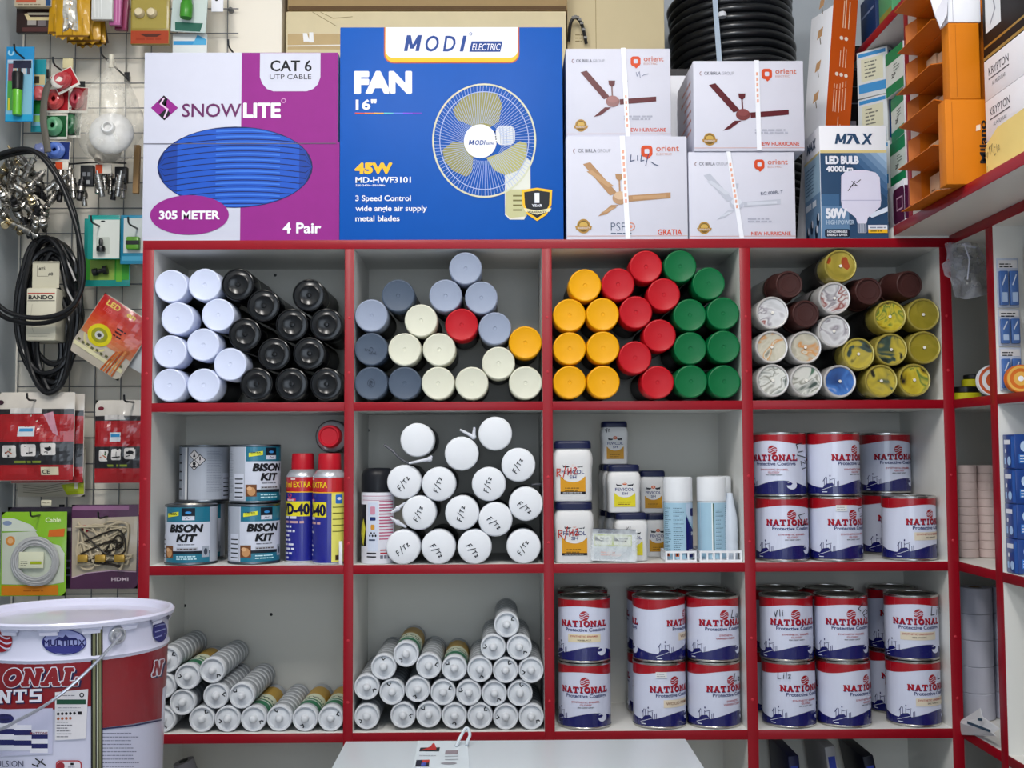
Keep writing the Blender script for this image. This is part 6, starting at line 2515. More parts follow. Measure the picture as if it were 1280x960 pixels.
# ------------------------------------------------------------------ wire grid and hooks on the left
GY = WY - .012
WIRE = M('77787A', .4, metal=.4, var=.15)
g0, g1 = P(22, 480, GY), P(294, 480, GY)
t = thing('wire_grid', 'grey wire grid panel hung on the pale wall left of the shelves', 'grid', ((g0.x + g1.x) / 2, GY, .55))
hx, zt2, zb2 = (g1.x - g0.x) / 2, 2.42 - .55, 0
st = 32 * sc(100, 300, GY)
bm = bmesh.new()
x = -hx
while x <= hx + .001:
    tube(bm, [(x, 0, zb2), (x, 0, zt2)], .0014, 6)
    x += st
zr = P(100, 73.5, GY).z - .55
kk = math.ceil(-(zt2 - zr) / st)
z = zr + st * math.floor((zt2 - zr) / st)
while z > 0:
    tube(bm, [(-hx, -.003, z), (hx, -.003, z)], .0014, 6)
    z -= st
mk('grid_wires', bm, WIRE, t)
for x in (-hx + .02, hx - .02):
    for z in (.1, zt2 - .05):
        bm = bmesh.new()
        tube(bm, [(x, .002, z), (x, .0119, z)], .006, 10)
        mk('wall_spacer', bm, WIRE, t)
HOOK0 = [None]


def hook(px, py, Y, label):
    """straight wire hook from the grid out to Y, tip bent up; (px, py) is its tip in the photo"""
    tip = P(px, py, Y)
    if HOOK0[0] is None:
        t_ = thing('wall_hook', label, 'hook', (tip.x, GY - .004, tip.z), group='wire hooks on the grid')
        bm_ = bmesh.new()
        L = .17
        tube(bm_, [(0, -.001, 0), (0, -L + .012, -.004), (0, -L + .003, -.001), (0, -L, .010)], .0021, 8)
        mk('hook_rod', bm_, M('2E2F31', .35, metal=.6), t_)
        bm_ = bmesh.new()
        box(bm_, -.006, .006, -.0008, .0005, -.008, .014)
        mk('hook_clip', bm_, M('2E2F31', .35, metal=.6), t_)
        HOOK0[0] = t_
    else:
        t_ = dup(HOOK0[0], (tip.x, GY - .004, tip.z), None, label, 'wire hooks on the grid')
    return t_


def pillow(bm, w_, h_, th, seed=0, wr=.4, nx=16, nz=20, mi=0, wavy=0.0):
    """soft bag: sealed edges, bulged middle; front towards -Y; returns front surface function"""
    def f(u, v):
        b = (1 - abs(2 * u - 1) ** 3) * (1 - abs(2 * v - 1) ** 3)
        n_ = pnoise(Vector((u * 5 + seed * 3.1, v * 5, seed * 1.7))) * wr + pnoise(Vector((u * 11, v * 10 + seed, 2.2))) * wr * .5
        return th * (b * (.75 + n_) + .06)
    fr, bk = [], []
    for j in range(nz + 1):
        a_, b_ = [], []
        for i in range(nx + 1):
            u, v = i / nx, j / nz
            x = (u - .5) * w_
            z = v * h_
            if wavy and j == 0:
                z += wavy * math.sin(u * 23)
            edge = i in (0, nx) or j in (0, nz)
            p_ = bm.verts.new((x, -f(u, v), z))
            a_.append(p_)
            b_.append(p_ if edge else bm.verts.new((x, f(u, v) * .3, z)))
        fr.append(a_)
        bk.append(b_)
    for j in range(nz):
        for i in range(nx):
            bm.faces.new((fr[j][i], fr[j][i + 1], fr[j + 1][i + 1], fr[j + 1][i])).material_index = mi
            bm.faces.new((bk[j][i], bk[j + 1][i], bk[j + 1][i + 1], bk[j][i + 1])).material_index = mi
    return lambda x, z: -f(min(max(x / w_ + .5, 0), 1), min(max(z / h_, 0), 1))


def pack(name, label, cat, r, Y, mat, style='card', th=.006, rot=0, group=None, seed=1, wr=.4, part='backing_card', wavy=0.0, yaw=0):
    x0, y0, x1, y1 = r
    s = sc((x0 + x1) / 2, (y0 + y1) / 2, Y)
    t_ = thing(name, label, cat, P((x0 + x1) / 2, y1, Y), (0, R(rot), R(yaw)), group)
    w_, h_ = (x1 - x0) * s, (y1 - y0) * s
    bm_ = bmesh.new()
    if style == 'card':
        box(bm_, -w_ / 2, w_ / 2, 0, th, 0, h_, bev=min(.001, th * .3))
        fn = front()
        mk(part, bm_, mat, t_)
    else:
        sf = pillow(bm_, w_, h_, th, seed, wr, wavy=wavy)
        mk(part, bm_, mat, t_, ang=60)
        fn = lambda x, z, o: Vector((x, sf(x, z) - o - .0006, z))
    return t_, Art((x0 + x1) / 2, y1, s), fn, s


def blob(bm, c, rx, ry, rz, seed=0, amp=.15, n=20):
    v = bmesh.ops.create_uvsphere(bm, u_segments=n, v_segments=n // 2 + 2, radius=1)['verts']
    for q in v:
        k = 1 + amp * pnoise(q.co * 2.2 + Vector((seed * 5.1, seed, 0)))
        q.co = Vector((c[0] + q.co.x * rx * k, c[1] + q.co.y * ry * k, c[2] + q.co.z * rz * k))


YF = .17
# --- top row of packs
t, a, fn, s = pack('dark_pack', 'dark brown blister pack with a cream strip at the top left', 'pack', (20, 5, 68, 40.5), .19, M('2A1A18', .35, coat=.3), th=.014)
a.rect(34, 15, 64, 18, M('B9AF9A', .4), 1)
a.poly([(30, 17), (33, 16), (38, 21), (64, 21), (64, 25), (34, 25)], M('C9B98E', .45), 2)
a.rect(34, 25, 45, 31, M('9A948E', .4), 1)
a.rect(47, 25, 57, 32, M('6E6668', .4), 1)
a.rect(28, 34, 66, 39.5, M('4A2A28', .4), 1)
a.build('pack_print', t, fn)
t, a, fn, s = pack('beige_pack', 'beige and blue flat pack hanging at the very top left', 'pack', (18, -30, 64, 8), .165, M('B9AC94', .4, coat=.2), th=.016)
a.rect(20, -2, 45, 3, M('B4543A', .4), 1)
a.rect(57, -29, 63.5, 7, M('24466E', .4), 1)
a.lines(22, 5, 30, 1, 3, 1.4, M('7E705A', .5), 1)
a.build('pack_print', t, fn)
YB = M('BE8E14', .4, coat=.2, var=.12, scale=60)
for k, (r, sd, Y, lb) in enumerate((((60, -40, 96, 44), 1, .175, 'yellow paper bag at the left of the hanging bunch'), ((70, -40, 112, 48), 2, .160, 'yellow paper bag with a silvery window, front of the hanging bunch'),
                                    ((84, -40, 126, 54), 3, .190, 'yellow paper bag, lower middle of the hanging bunch'), ((96, -40, 133, 58), 4, .215, 'yellow paper bag at the right rear of the hanging bunch'))):
    t, a, fn, s = pack('yellow_bag', lb, 'bag', r, Y, YB, 'pouch', .012, (2, 0, -2, -4)[k], 'yellow paper bags', sd, .7, 'bag_paper', .004)
    if k == 1:
        a.poly([(84, -38), (96, -38), (98, 20), (99, 40), (88, 34), (79, 42), (80, 20)], M('C6C2B8', .2, metal=.4, var=.3, scale=120), 1)
        a.poly([(80, 40), (88, 30), (97, 41), (92, 38), (88, 36), (84, 40)], M('6A6660', .3, metal=.4), 2)
    for q in range(3):
        xq = r[0] + (r[2] - r[0]) * (.22 + .28 * q)
        a.line([(xq, r[3] - 2), (xq + 1.5, r[3] - 24)], .9, M('8E6A10', .45), 2)
    a.rect(r[0] + 1, r[3] - 3.4, r[2] - 1, r[3] - 1.2, M('6E4A10', .5), 3)
    a.build('bag_print', t, fn, .006, .006)
for k, (r, cl, Y, lb) in enumerate((((114, -40, 140, 24), 'C9CBC8', .160, 'white card packet in front of the magenta ones'), ((136, -40, 150, 31), 'B05A8E', .175, 'pink card packet right behind the white one'),
                                    ((143, -40, 158, 37), '7A1E44', .195, 'deep magenta card packet at the rear of its hook'), ((117, 10, 134, 53), '5A3A20', .23, 'brown striped strip hanging below the white packet'))):
    t, a, fn, s = pack('card_packet', lb, 'packet', r, Y, M(cl, .4, coat=.3), th=.012, rot=(0, 2, 3, -10)[k], group='hanging card packets')
    for q in range(3):
        a.line([(r[0] + 3 + q * 4, r[1] + 6), (r[0] + 5 + q * 4, r[3] - 3)], 1.0, M(('E0E2E0', 'C88AB0', '9E4A70', 'A87A2A')[k], .35), 1)
    a.build('packet_print', t, fn)
t, a, fn, s = pack('gold_pack', 'gold pack with two round knobs and an orange foot', 'pack', (163, -40, 211, 55), .18, M('8E7C34', .35, coat=.2), th=.012)
a.rect(163.5, 38, 210.5, 54.5, M('9C3A1A', .4), 1)
a.lines(170, 47, 34, 1, 3, 3, M('8E2E10', .4), 2, 3)
a.poly([(174, 42), (203, 42), (196, 46), (182, 46)], M('4A1E10', .4), 2)
a.rect(165, -38, 208, 35, M('9A8A40', .35, coat=.2), 1)
a.build('pack_print', t, fn)
for cx in (175, 190.5):
    bm = bmesh.new()
    p = P(cx, 17, .18) - t.location
    lathe(bm, [(0, 0), (.011, 0), (.011, .006), (.008, .012), (0, .013)], 20)
    k_ = mk('knob', bm, M('CDBE9A', .3, coat=.3), t)
    k_.rotation_euler = (PI / 2, 0, 0)
    k_.location = (p.x, -.0008, p.z)
t, a, fn, s = pack('holder_pack', 'clear hanging pack with a green lamp holder in it', 'pack', (213, -40, 257, 40), .18, M('B9C6C2', .4), th=.004, rot=3)
a.poly([(218, 28), (253, 28), (250, 39), (219, 39)], M('1E5A4A', .4), 1)
a.build('pack_print', t, fn)
bm = bmesh.new()
lathe(bm, [(0, 0), (.012, 0), (.0135, .004), (.0135, .03), (.011, .034), (.010, .05), (0, .05)], 22)
h_ = mk('lamp_holder', bm, M('3E8A2A', .35, coat=.3), t)
p = P(234, 26, .18) - t.location
h_.location = (p.x, -.0155, p.z)
t, a, fn, s = pack('card_pack', 'white and blue card pack under the green lamp holder', 'pack', (215, 40.5, 258, 110), .20, M('D2D6D6', .4), th=.006)
a.rect(216, 50, 257, 55, M('2E8AC0', .4), 1)
a.poly([(246, 42), (257, 48), (257, 55), (240, 55)], M('4AA0CC', .4), 2)
a.build('pack_print', t, fn)
t, a, fn, s = pack('hang_tag', 'small white hang tag at the right end of the grid', 'tag', (264, -30, 279, 14.5), .20, PAPER, th=.003)
a.ell(270.5, -.5, 2, 1.6, INK, 1, 10)
a.build('tag_print', t, fn)
hook(286, 56, .12, 'empty wire hook right of the card pack above the cable box')
hook(127, 66, .12, 'wire hook carrying the plastic bag')
hook(72, 82, .14, 'wire hook beside the strip of tape packets')
hook(24, 66, .14, 'wire hook carrying the blue torch blister')
hook(119, 278, .14, 'wire hook carrying the teal connector packs')
hook(165, 280, .14, 'wire hook carrying the right teal pack')
hook(40, 498, .14, 'wire hook carrying the big red and black bag')
hook(160, 500, .14, 'wire hook carrying the right red and black bag')
hook(44, 643, .14, 'wire hook carrying the green cable bag')
hook(128, 645, .14, 'wire hook carrying the purple cable bag')
hook(45, 300, .14, 'wire hook carrying the black cable coil')

# --- torch blisters
TQ = M('1E86BE', .35, coat=.3)
for k, (r, Y, lb) in enumerate((((38, 72, 56, 165), .20, 'teal blister with a green torch, half behind the front one'), ((6, 56, 41, 152), .165, 'blue blister with a green and black torch hanging at the left'))):
    t, a, fn, s = pack('torch_blister', lb, 'pack', r, Y, TQ if k else M('1E8A96', .35, coat=.3), th=.003, group='torch blisters')
    x0, y0, x1, y1 = r
    a.rect(x0 + 1.5, y0 + 21, x1 - 1.5, y1 - 8, M('7EB4CC', .4), 1)
    if k:
        a.ring(12, 64, 4, 4, 2.2, M('9ACCE2', .4), 1, a0=-30, a1=230)
        a.rect(8, 73, 39, 77, M('B4C2D2', .4), 2)
        a.rect(15, 74, 38, 84, M('26283E', .4), 3)
        a.rect(9, 78, 15, 100, M('8A4A5A', .45), 2)
        for q in range(4):
            a.rect(16 + q * 5.5, 84, 20 + q * 5.5, 92, M(('B9A890', '3A2E2E', 'C2BEC0', '44465A')[q], .45), 3)
        a.rect(8.5, 100, 16, 138, M('4E9A4A', .4), 2)
        a.rect(9.5, 122, 12, 138, M('C6BE3A', .4), 3)
        a.rect(7, 143, 40, 151, M('2A9CC8', .4), 2)
    else:
        a.rect(40, 92, 55, 105, M('C9B98A', .45), 2)
        a.rect(42, 94, 48, 103, M('3A3226', .45), 3)
        a.rect(39.5, 125, 55, 142, M('1E7A30', .4), 2)
        a.rect(39.5, 144, 55, 152, M('8AC06A', .4), 2)
    a.build('card_print', t, fn)
    if k:
        bm = bmesh.new()
        c = P(24, 146, Y) - t.location
        lathe(bm, [(0, .0), (.009, 0), (.0095, .003), (.0105, .055), (0, .056)], 20)
        o = mk('torch_body', bm, M('5CB31E', .3, coat=.4), t)
        o.location = (c.x, -.0115, c.z)
        bm = bmesh.new()
        lathe(bm, [(0, .0563), (.0108, .0563), (.012, .09), (.011, .094), (0, .094)], 20)
        o = mk('torch_head', bm, M('181A1C', .35), t)
        o.location = (c.x, -.0120, c.z)

# --- strip of coloured tape packets
tp = [
    (88, 84, 104, 112, -28, 'A81C26', 'red tape packet with a white disc, turned askew', .15),
    (58, 110, 86, 141, 0, '9E1620', 'red tape packet, left of two red ones', .18),
    (88, 108, 109, 141, 3, '86121E', 'red tape packet, right of two red ones', .19),
    (57, 143, 84, 174, 0, '14502A', 'green tape packet below the left red one', .18),
    (82, 140, 100, 172, 3, '123E26', 'dark green tape packet partly behind the plastic bag', .20),
    (58, 176, 87, 202, 2, '1A2E6E', 'blue tape packet below the green one', .18),
]
for k, (x0, y0, x1, y1, rt_, cl, lb, Y) in enumerate(tp):
    if k == 0:
        x0, y0, x1, y1 = 72, 86, 102, 112
    t, a, fn, s = pack('tape_packet', lb, 'packet', (x0, y0, x1, y1), Y, M('D6D2C8', .4), th=.002, rot=rt_, group='coloured tape packets')
    a.rect(x0 + 1, y0 + 1, x1 - 1, y1 - 3, M(cl, .35), 1)
    a.build('packet_print', t, fn)
    bm = bmesh.new()
    w2, h2 = (x1 - x0) * s, (y1 - y0) * s
    cs = {0: ('B03A40', 'D9D4CC'), 1: ('C84A4A', 0), 2: ('A83040', 0), 3: ('5A9A72', 0), 4: ('2E6A46', 0), 5: ('5A7ACA', 0)}[k]
    for q in range(3):
        tube(bm, [(-.004 + w2 * (.30 - .05 * q) * math.cos(2 * PI * i / 20), -.006 - .004 * q, h2 * .5 + h2 * (.30 - .05 * q) * math.sin(2 * PI * i / 20)) for i in range(20)], .0055, 8, closed=True)
    mk('tape_bundle', bm, M(cs[0], .3, coat=.4), t)
    if cs[1]:
        bm = bmesh.new()
        blob(bm, (-.012, -.012, h2 * .5), .015, .007, .016)
        mk('white_disc', bm, M(cs[1], .4), t)
bm = bmesh.new()
blob(bm, P(48, 116, .185), .014, .008, .016, 3, .3)
tag(mk('tape_bundle', bm, M('C2585A', .3, coat=.4)), 'pinkish red tape bundle between the torch blister and the grey strap', 'tape')
bm = bmesh.new()
blob(bm, P(50, 186, .20), .013, .008, .012, 5, .3)
tag(mk('tape_bundle', bm, M('7A84B4', .3, coat=.4)), 'pale blue tape bundle left of the grey strap', 'tape')
bm = bmesh.new()
pts = spline([P(66, 101, .14), P(59, 108, .142), P(55, 128, .145), P(54, 150, .145), P(57, 172, .145), P(60, 190, .145)], 6)
tube(bm, pts, .0075, 8)
for v in bm.verts:
    v.co.y = .145 + (v.co.y - .145) * .4
t = mk('rubber_strap', bm, M('5A564E', .5, var=.15))
tag(t, 'grey curved strap hanging across the coloured tape packets', 'strap')
bm = bmesh.new()
p = P(85, 79, .2)
box(bm, p.x - .011, p.x + .011, .198, .202, p.z - .012, p.z + .010, bev=.0006)
tag(mk('price_tag', bm, M('CFC49A', .5)), 'small cream tag above the red tape packets', 'tag')

# --- plastic bag with white lamp holders
BP = P(132, 204, .13)
t = thing('plastic_bag', 'clear knotted plastic bag with white ceiling lamp holders inside', 'bag', BP)
sb = sc(132, 150, .13)
outl = [(0, 0), (14, 3), (28, 14), (36, 34), (40, 54), (38, 66), (32, 80), (24, 96), (12, 112), (5, 118), (4, 132)]
outr = [(0, 0), (20, 4), (34, 12), (42, 30), (44, 50), (42, 66), (38, 80), (30, 96), (20, 108), (10, 117), (5, 132)]
bm = bmesh.new()
NB = 28
rg = []
for j in range(23):
    f_ = j / 22 * 10
    i0 = min(int(f_), 9)
    k = f_ - i0
    xl, zl = [outl[i0][q] * (1 - k) + outl[i0 + 1][q] * k for q in (0, 1)]
    xr, zr_ = [outr[i0][q] * (1 - k) + outr[i0 + 1][q] * k for q in (0, 1)]
    z = (zl + zr_) / 2
    ring = []
    for i in range(NB):
        th = 2 * PI * i / NB
        c, sn = math.cos(th), math.sin(th)
        rx = (xr if c > 0 else xl) + .5
        nn = 1 + .10 * pnoise(Vector((c * 2.2, sn * 2.2, z * .06))) + .05 * math.sin(th * 7 + z * .1) * min(1, z / 60)
        ring.append((rx * c * sb * nn + (4 * sb if j > 14 else 0) * (j - 14) / 8, min(rx, 34) * .95 * sn * sb * nn * .8, z * sb))
    rg.append(ring)
loft(bm, rg, cap=False)
mk('bag_film', bm, clear_mat('lamp_bag_film', tint='E6E2D6', op=.2, rough=.15), t, ang=70)
bm = bmesh.new()
tube(bm, [Vector((5, 0, 122)) * sb, Vector((5, -.5, 128)) * sb, Vector((5, 0, 138)) * sb], [.006, .004, .006], 10)
mk('bag_knot', bm, M('C9C4B4', .4), t)


def lamp_holder(par, loc, rot, r, cl='DCDCDC'):
    bm_ = bmesh.new()
    lathe(bm_, [(0, 0), (r, 0), (r * 1.02, .006), (r * .98, .010), (r * .88, .017), (r * .55, .025), (r * .32, .028), (r * .30, .037), (r * .26, .039), (r * .19, .039), (r * .17, .030), (0, .030)], 32)
    o_ = mk('ceiling_lamp_holder', bm_, M(cl, .35, coat=.3), smooth=True)
    o_.location, o_.rotation_euler = loc, rot
    return o_


lh = lamp_holder(None, P(140, 168, .125), (R(80), 0, R(4)), .046)
tag(lh, 'white round ceiling lamp holder facing out of the plastic bag', 'lamp holder', 'white lamp holders in the plastic bag')
lh = lamp_holder(None, P(131, 184, .150), (R(150), 0, R(-20)), .036, 'B9AFA0')
tag(lh, 'cream round lamp holder lower in the plastic bag, under the white one', 'lamp holder', 'white lamp holders in the plastic bag')

# --- metal plugs: three bunches
SIL = M('B9B6B0', .22, metal=1, var=.1)
SIL2 = M('C2B08A', .25, metal=1, var=.1)
DKM = M('2A2A2C', .3, metal=.6)
PLUG = {}


def plug(kind, loc, rot, label, group):
    if kind not in PLUG:
        t_ = thing('metal_plug', label, 'plug', loc, rot, group)
        bm_ = bmesh.new()
        lathe(bm_, [(0, 0), (.0045, 0), (.0048, .001), (.0048, .010), (.0038, .0105), (.0038, .0125), (.0066, .013), (.0066, .027), (.005, .028), (.005, .031), (.0058, .0315), (.0058, .037), (.002, .038), (.002, .045), (0, .046)], 16)
        mk('plug_shell', bm_, {'s': SIL, 'b': SIL2, 'd': DKM}[kind], t_)
        bm_ = bmesh.new()
        lathe(bm_, [(.0067, .016), (.0072, .0165), (.0072, .0235), (.0067, .024)], 14)
        mk('knurled_ring', bm_, TIN, t_)
        PLUG[kind] = t_
        t_.scale = (1.25, 1.25, 1.25)
        return t_
    return dup(PLUG[kind], loc, rot, label, group)


rnd = random.Random(11)
lst = [(48, 212), (58, 230), (0, 214), (30, 214), (12, 234), (46, 234), (24, 240), (2, 232), (32, 246), (50, 262), (20, 250), (58, 242), (8, 246), (42, 220), (24, 284), (56, 280), (48, 288), (38, 290), (6, 203), (16, 209), (28, 200), (38, 204), (10, 222), (22, 228), (36, 226), (51, 222), (4, 243), (17, 240), (38, 239), (53, 240), (9, 256), (27, 252), (44, 256), (57, 252), (14, 268), (24, 261), (36, 268),
       (59, 266), (6, 274), (17, 277), (30, 271), (40, 276), (52, 272), (43, 285), (31, 282), (3, 262)]
for k, (px, py) in enumerate(lst):
    lb = 'metal plug in the tangled bunch inside the big cable loop'
    plug('ssbssd'[k % 6], P(px, py + 8, .135 + .035 * rnd.random()), (R(rnd.uniform(-35, 35)), R(rnd.uniform(-75, 75)), R(rnd.uniform(0, 360))), lb, 'tangled metal plugs')
for k, (px, py, kd) in enumerate(((72, 226, 's'), (74, 240, 'd'), (86, 224, 's'), (92, 236, 's'), (84, 240, 's'), (106, 246, 's'), (99, 238, 'd'), (68, 230, 's'))):
    plug(kd, P(px, py + 12, .15 + .02 * (k % 3)), (R(rnd.uniform(-12, 12)), R(rnd.uniform(-14, 14)), R(rnd.uniform(0, 360))), 'metal plug hanging under the left orange and white tag', 'metal plugs under the left tag')
for k, (px, py, kd) in enumerate(((122, 232, 's'), (131, 228, 's'), (138, 233, 's'), (147, 236, 's'), (153, 238, 's'), (141, 240, 'd'), (128, 236, 's'))):
    plug(kd, P(px, py + 10, .15 + .02 * (k % 3)), (R(rnd.uniform(-12, 12)), R(rnd.uniform(-14, 14)), R(rnd.uniform(0, 360))), 'metal plug hanging under the right orange and white tag', 'metal plugs under the right tag')
for k, (r, lb) in enumerate((((69, 202, 85, 212), 'orange and white tag over the left hanging plugs'), ((119, 205, 139, 217), 'orange and white tag over the right hanging plugs'))):
    t, a, fn, s = pack('plug_tag', lb, 'tag', r, .148, M('D2CCC0', .4), th=.004, group='orange and white tags')
    a.rect(r[0] + .3, r[1] + .5, r[0] + 9, r[3] - .5, M('B9421E', .4), 1)
    a.build('tag_print', t, fn)
for k, (r, lb) in enumerate((((100, 206, 116, 232), 'black plastic socket block between the two plug bunches'), ((143, 208, 158, 228), 'black plastic socket block right of the right plug tag'))):
    t, a, fn, s = pack('socket_block', lb, 'socket', r, .16, M('1A1B1E', .4), th=.014, group='black socket blocks')
    for q in range(2):
        a.rect(r[0] + 3 + q * 6, r[1] + 9, r[0] + 7 + q * 6, r[1] + 14, M('6E7074', .4), 1)
        a.rect(r[0] + 2 + q * 6, r[3] - 7, r[0] + 6 + q * 6, r[3] - 2, M('9A9A9A', .3, metal=.6), 1)
    a.build('socket_detail', t, fn)
bm = bmesh.new()
tube(bm, spline([P(60, 203, .175), P(85, 205, .17), P(118, 203, .17), P(158, 204, .175)], 5), .0018, 8)
tag(mk('support_wire', bm, DKM), 'thin dark wire carrying the two bunches of plugs', 'wire')
# wooden strip by the box
bm = bmesh.new()
a0, a1, b0_, b1_ = P(169, 182, .21), P(175, 182, .21), P(166, 242, .21), P(174, 242, .21)
tube(bm, [(a0 + a1) / 2, (b0_ + b1_) / 2], .0085, 4)
tag(mk('wooden_strip', bm, M('A8855A', .6, var=.1), smooth=False), 'thin wooden strip standing behind the cable box at the grid', 'strip')

# --- black cables
CB = M('121316', .38, coat=.2, var=.2)


def loops(name, label, pts_list, r, mat, cat='cable', closed=True):
    t_ = None
    bm_ = bmesh.new()
    for pts_ in pts_list:
        tube(bm_, spline(pts_, 8, closed), r, 10, closed=closed)
    o_ = mk(name, bm_, mat)
    return tag(o_, label, cat)


def oval(cx, cy, rx, ry, Y, n=12, rot=0, jit=0, rn=random.Random(3)):
    out = []
    for i in range(n):
        q = 2 * PI * i / n
        x, y = rx * math.cos(q), ry * math.sin(q)
        out.append(P(cx + x * math.cos(rot) - y * math.sin(rot) + rn.uniform(-jit, jit), cy + x * math.sin(rot) + y * math.cos(rot) + rn.uniform(-jit, jit), Y + .004 * math.sin(3 * q)))
    return out


big_ = [(-45, 245), (-30, 205), (0, 193), (30, 186), (52, 196), (75, 228), (93, 275), (103, 320), (104, 350), (96, 375), (80, 390), (55, 397), (25, 395), (0, 383), (-25, 350), (-45, 300)]
rn_ = random.Random(5)
# one continuous cable wound twice
big_ = [(max(x, -24), y) for x, y in big_]
pts = [P(x, y, .09) for x, y in big_] + [P(x + (2 if i < 7 else -3), y + (4 if i < 4 else -1 if i < 7 else 7), .100 + .0015 * i) for i, (x, y) in enumerate(big_)]
for q in pts:
    q.x = max(q.x, XL + .007)
bm = bmesh.new()
tube(bm, spline(pts, 8), .0052, 10)
tag(mk('cable_loop', bm, CB), 'big loop of black cable hanging at the far left in front of everything', 'cable')
# coil with paper sleeve
t = thing('cable_coil', 'coil of black cable with a white paper sleeve hanging on the grid', 'cable', P(60, 492, .18))
og = t.location.copy()
bm = bmesh.new()
path = []
for k, (cx, cy, rx, ry, Y) in enumerate(((62, 392, 34, 94, .165), (60, 388, 36, 90, .18), (64, 384, 38, 84, .195), (60, 394, 31, 96, .15), (66, 396, 33, 92, .205), (58, 396, 26, 80, .19), (64, 400, 26, 78, .165), (60, 388, 41, 86, .21),
                                         (66, 378, 34, 78, .175), (56, 402, 20, 86, .185), (66, 402, 20, 86, .16), (60, 390, 38, 78, .155))):
    for q in oval(cx, cy, rx, ry, Y, 12, R(rn_.uniform(-4, 4)), 1.5, rn_):
        path.append(q - og)
tube(bm, spline(path, 7), .0058, 9)
mk('cable', bm, CB, t)
s = sc(52, 390, .13)
bm = bmesh.new()
p = P(51, 426, .135) - og
box(bm, p.x - 19 * s, p.x + 19 * s, p.y - .002, p.y + .075, p.z, p.z + 67 * s, bev=.004)
mk('paper_sleeve', bm, M('CBC6B2', .5, var=.04), t)
a = Art(51, 426, s)
a.rect(34, 365.5, 68, 366.7, M('A8342A', .5), 1)
a.text('BANDO', 35, 373.6, 5.2, INK, 31, .03)
a.rect(34, 375, 68, 375.9, INK, 1)
a.lines(36, 417, 28, 2, 3, .5, M('8A867A', .5), 1)
a.line([(40, 380), (38, 400), (42, 415)], .7, M('B0AA96', .5), 1)
a.build('sleeve_print', t, lambda x, z, o: Vector((p.x + x, p.y - .0022 - o, p.z + z)))
bm = bmesh.new()
p2 = P(57, 360, .150) - og
box(bm, p2.x - 17 * s, p2.x + 17 * s, p2.y, p2.y + .0008, p2.z, p2.z + 34 * s)
ct = mk('card_tag', bm, M('C2BDA8', .5), t)
a = Art(57, 360, s)
a.rect(40, 327.5, 74, 328.4, M('7A7668', .5), 1)
a.line([(46, 331), (46, 345), (60, 345)], .5, M('6A685E', .5), 1)
a.text('#25', 48, 337, 4, INK, 8, .01)
a.text('#8', 60, 344, 4, INK, 6, .01)
a.build('tag_writing', ct, lambda x, z, o: Vector((p2.x + x, p2.y - o, p2.z + z)))

# --- teal connector packs
TE = M('1A8A84', .35, coat=.3)
packs = [
    ((104, 272, 162, 358), .20, 'teal and green blister pack with a black connector, lower rear one', 'g'),
    ((109, 268, 149, 324), .165, 'teal and white blister pack with a small black connector, in front', 'w'),
    ((150, 268, 182, 330), .175, 'pale teal blister pack with a green and black block', 'b'),
]
for k, (r, Y, lb, st_) in enumerate(packs):
    t, a, fn, s = pack('connector_pack', lb, 'pack', r, Y, TE if st_ != 'b' else M('2A86A6', .35, coat=.3), th=.003, group='teal connector packs')
    x0, y0, x1, y1 = r
    if st_ == 'g':
        a.rect(105, 322, 161, 350, M('3E9A32', .4), 1)
        a.rect(112, 325, 143, 350, M('8AA84A', .4), 2)
        a.rect(145, 322, 152, 352, M('6AB03A', .4), 3)
        a.build('card_print', t, fn)
        bm = bmesh.new()
        c = P(126, 340, Y) - t.location
        lathe(bm, [(0, -.014), (.008, -.014), (.008, -.004), (.005, -.003), (.005, .008), (.0095, .009), (.0095, .018), (0, .019)], 18)
        o = mk('connector', bm, BLACK, t)
        o.location, o.rotation_euler = (c.x, -.010, c.z), (0, R(78), 0)
    elif st_ == 'w':
        a.rect(116, 272, 149, 323, M('D2D6CE', .4), 1)
        a.rrect(120, 296, 137, 318, 2, M('B9BEB4', .4), 2)
        a.rect(116, 271.5, 149, 274, M('3AA49C', .4), 2)
        a.ell(128, 276, 3, 1, INK, 3, 10)
        a.build('card_print', t, fn)
        bm = bmesh.new()
        c = P(128, 313, Y) - t.location
        lathe(bm, [(0, -.004), (.0085, -.004), (.0095, .002), (.0085, .007), (.004, .009), (.0045, .020), (.003, .024), (0, .024)], 18)
        o = mk('connector', bm, BLACK, t)
        o.location = (c.x, -.010, c.z)
    else:
        a.rect(154, 272, 180, 316, M('CBD2CE', .4), 1)
        a.rect(152, 320, 180, 326, M('4AA0C0', .4), 1)
        a.build('card_print', t, fn)
        bm = bmesh.new()
        c = P(168, 306, Y) - t.location
        box(bm, c.x - .014, c.x + .014, -.014, -.0006, c.z - .012, c.z + .016, bev=.003)
        o = mk('terminal_block', bm, M('5E9A2A', .35, coat=.3), t)
        bm = bmesh.new()
        box(bm, c.x - .0142, c.x + .0142, -.0146, -.0142, c.z - .002, c.z + .007)
        mk('block_band', bm, BLACK, o)

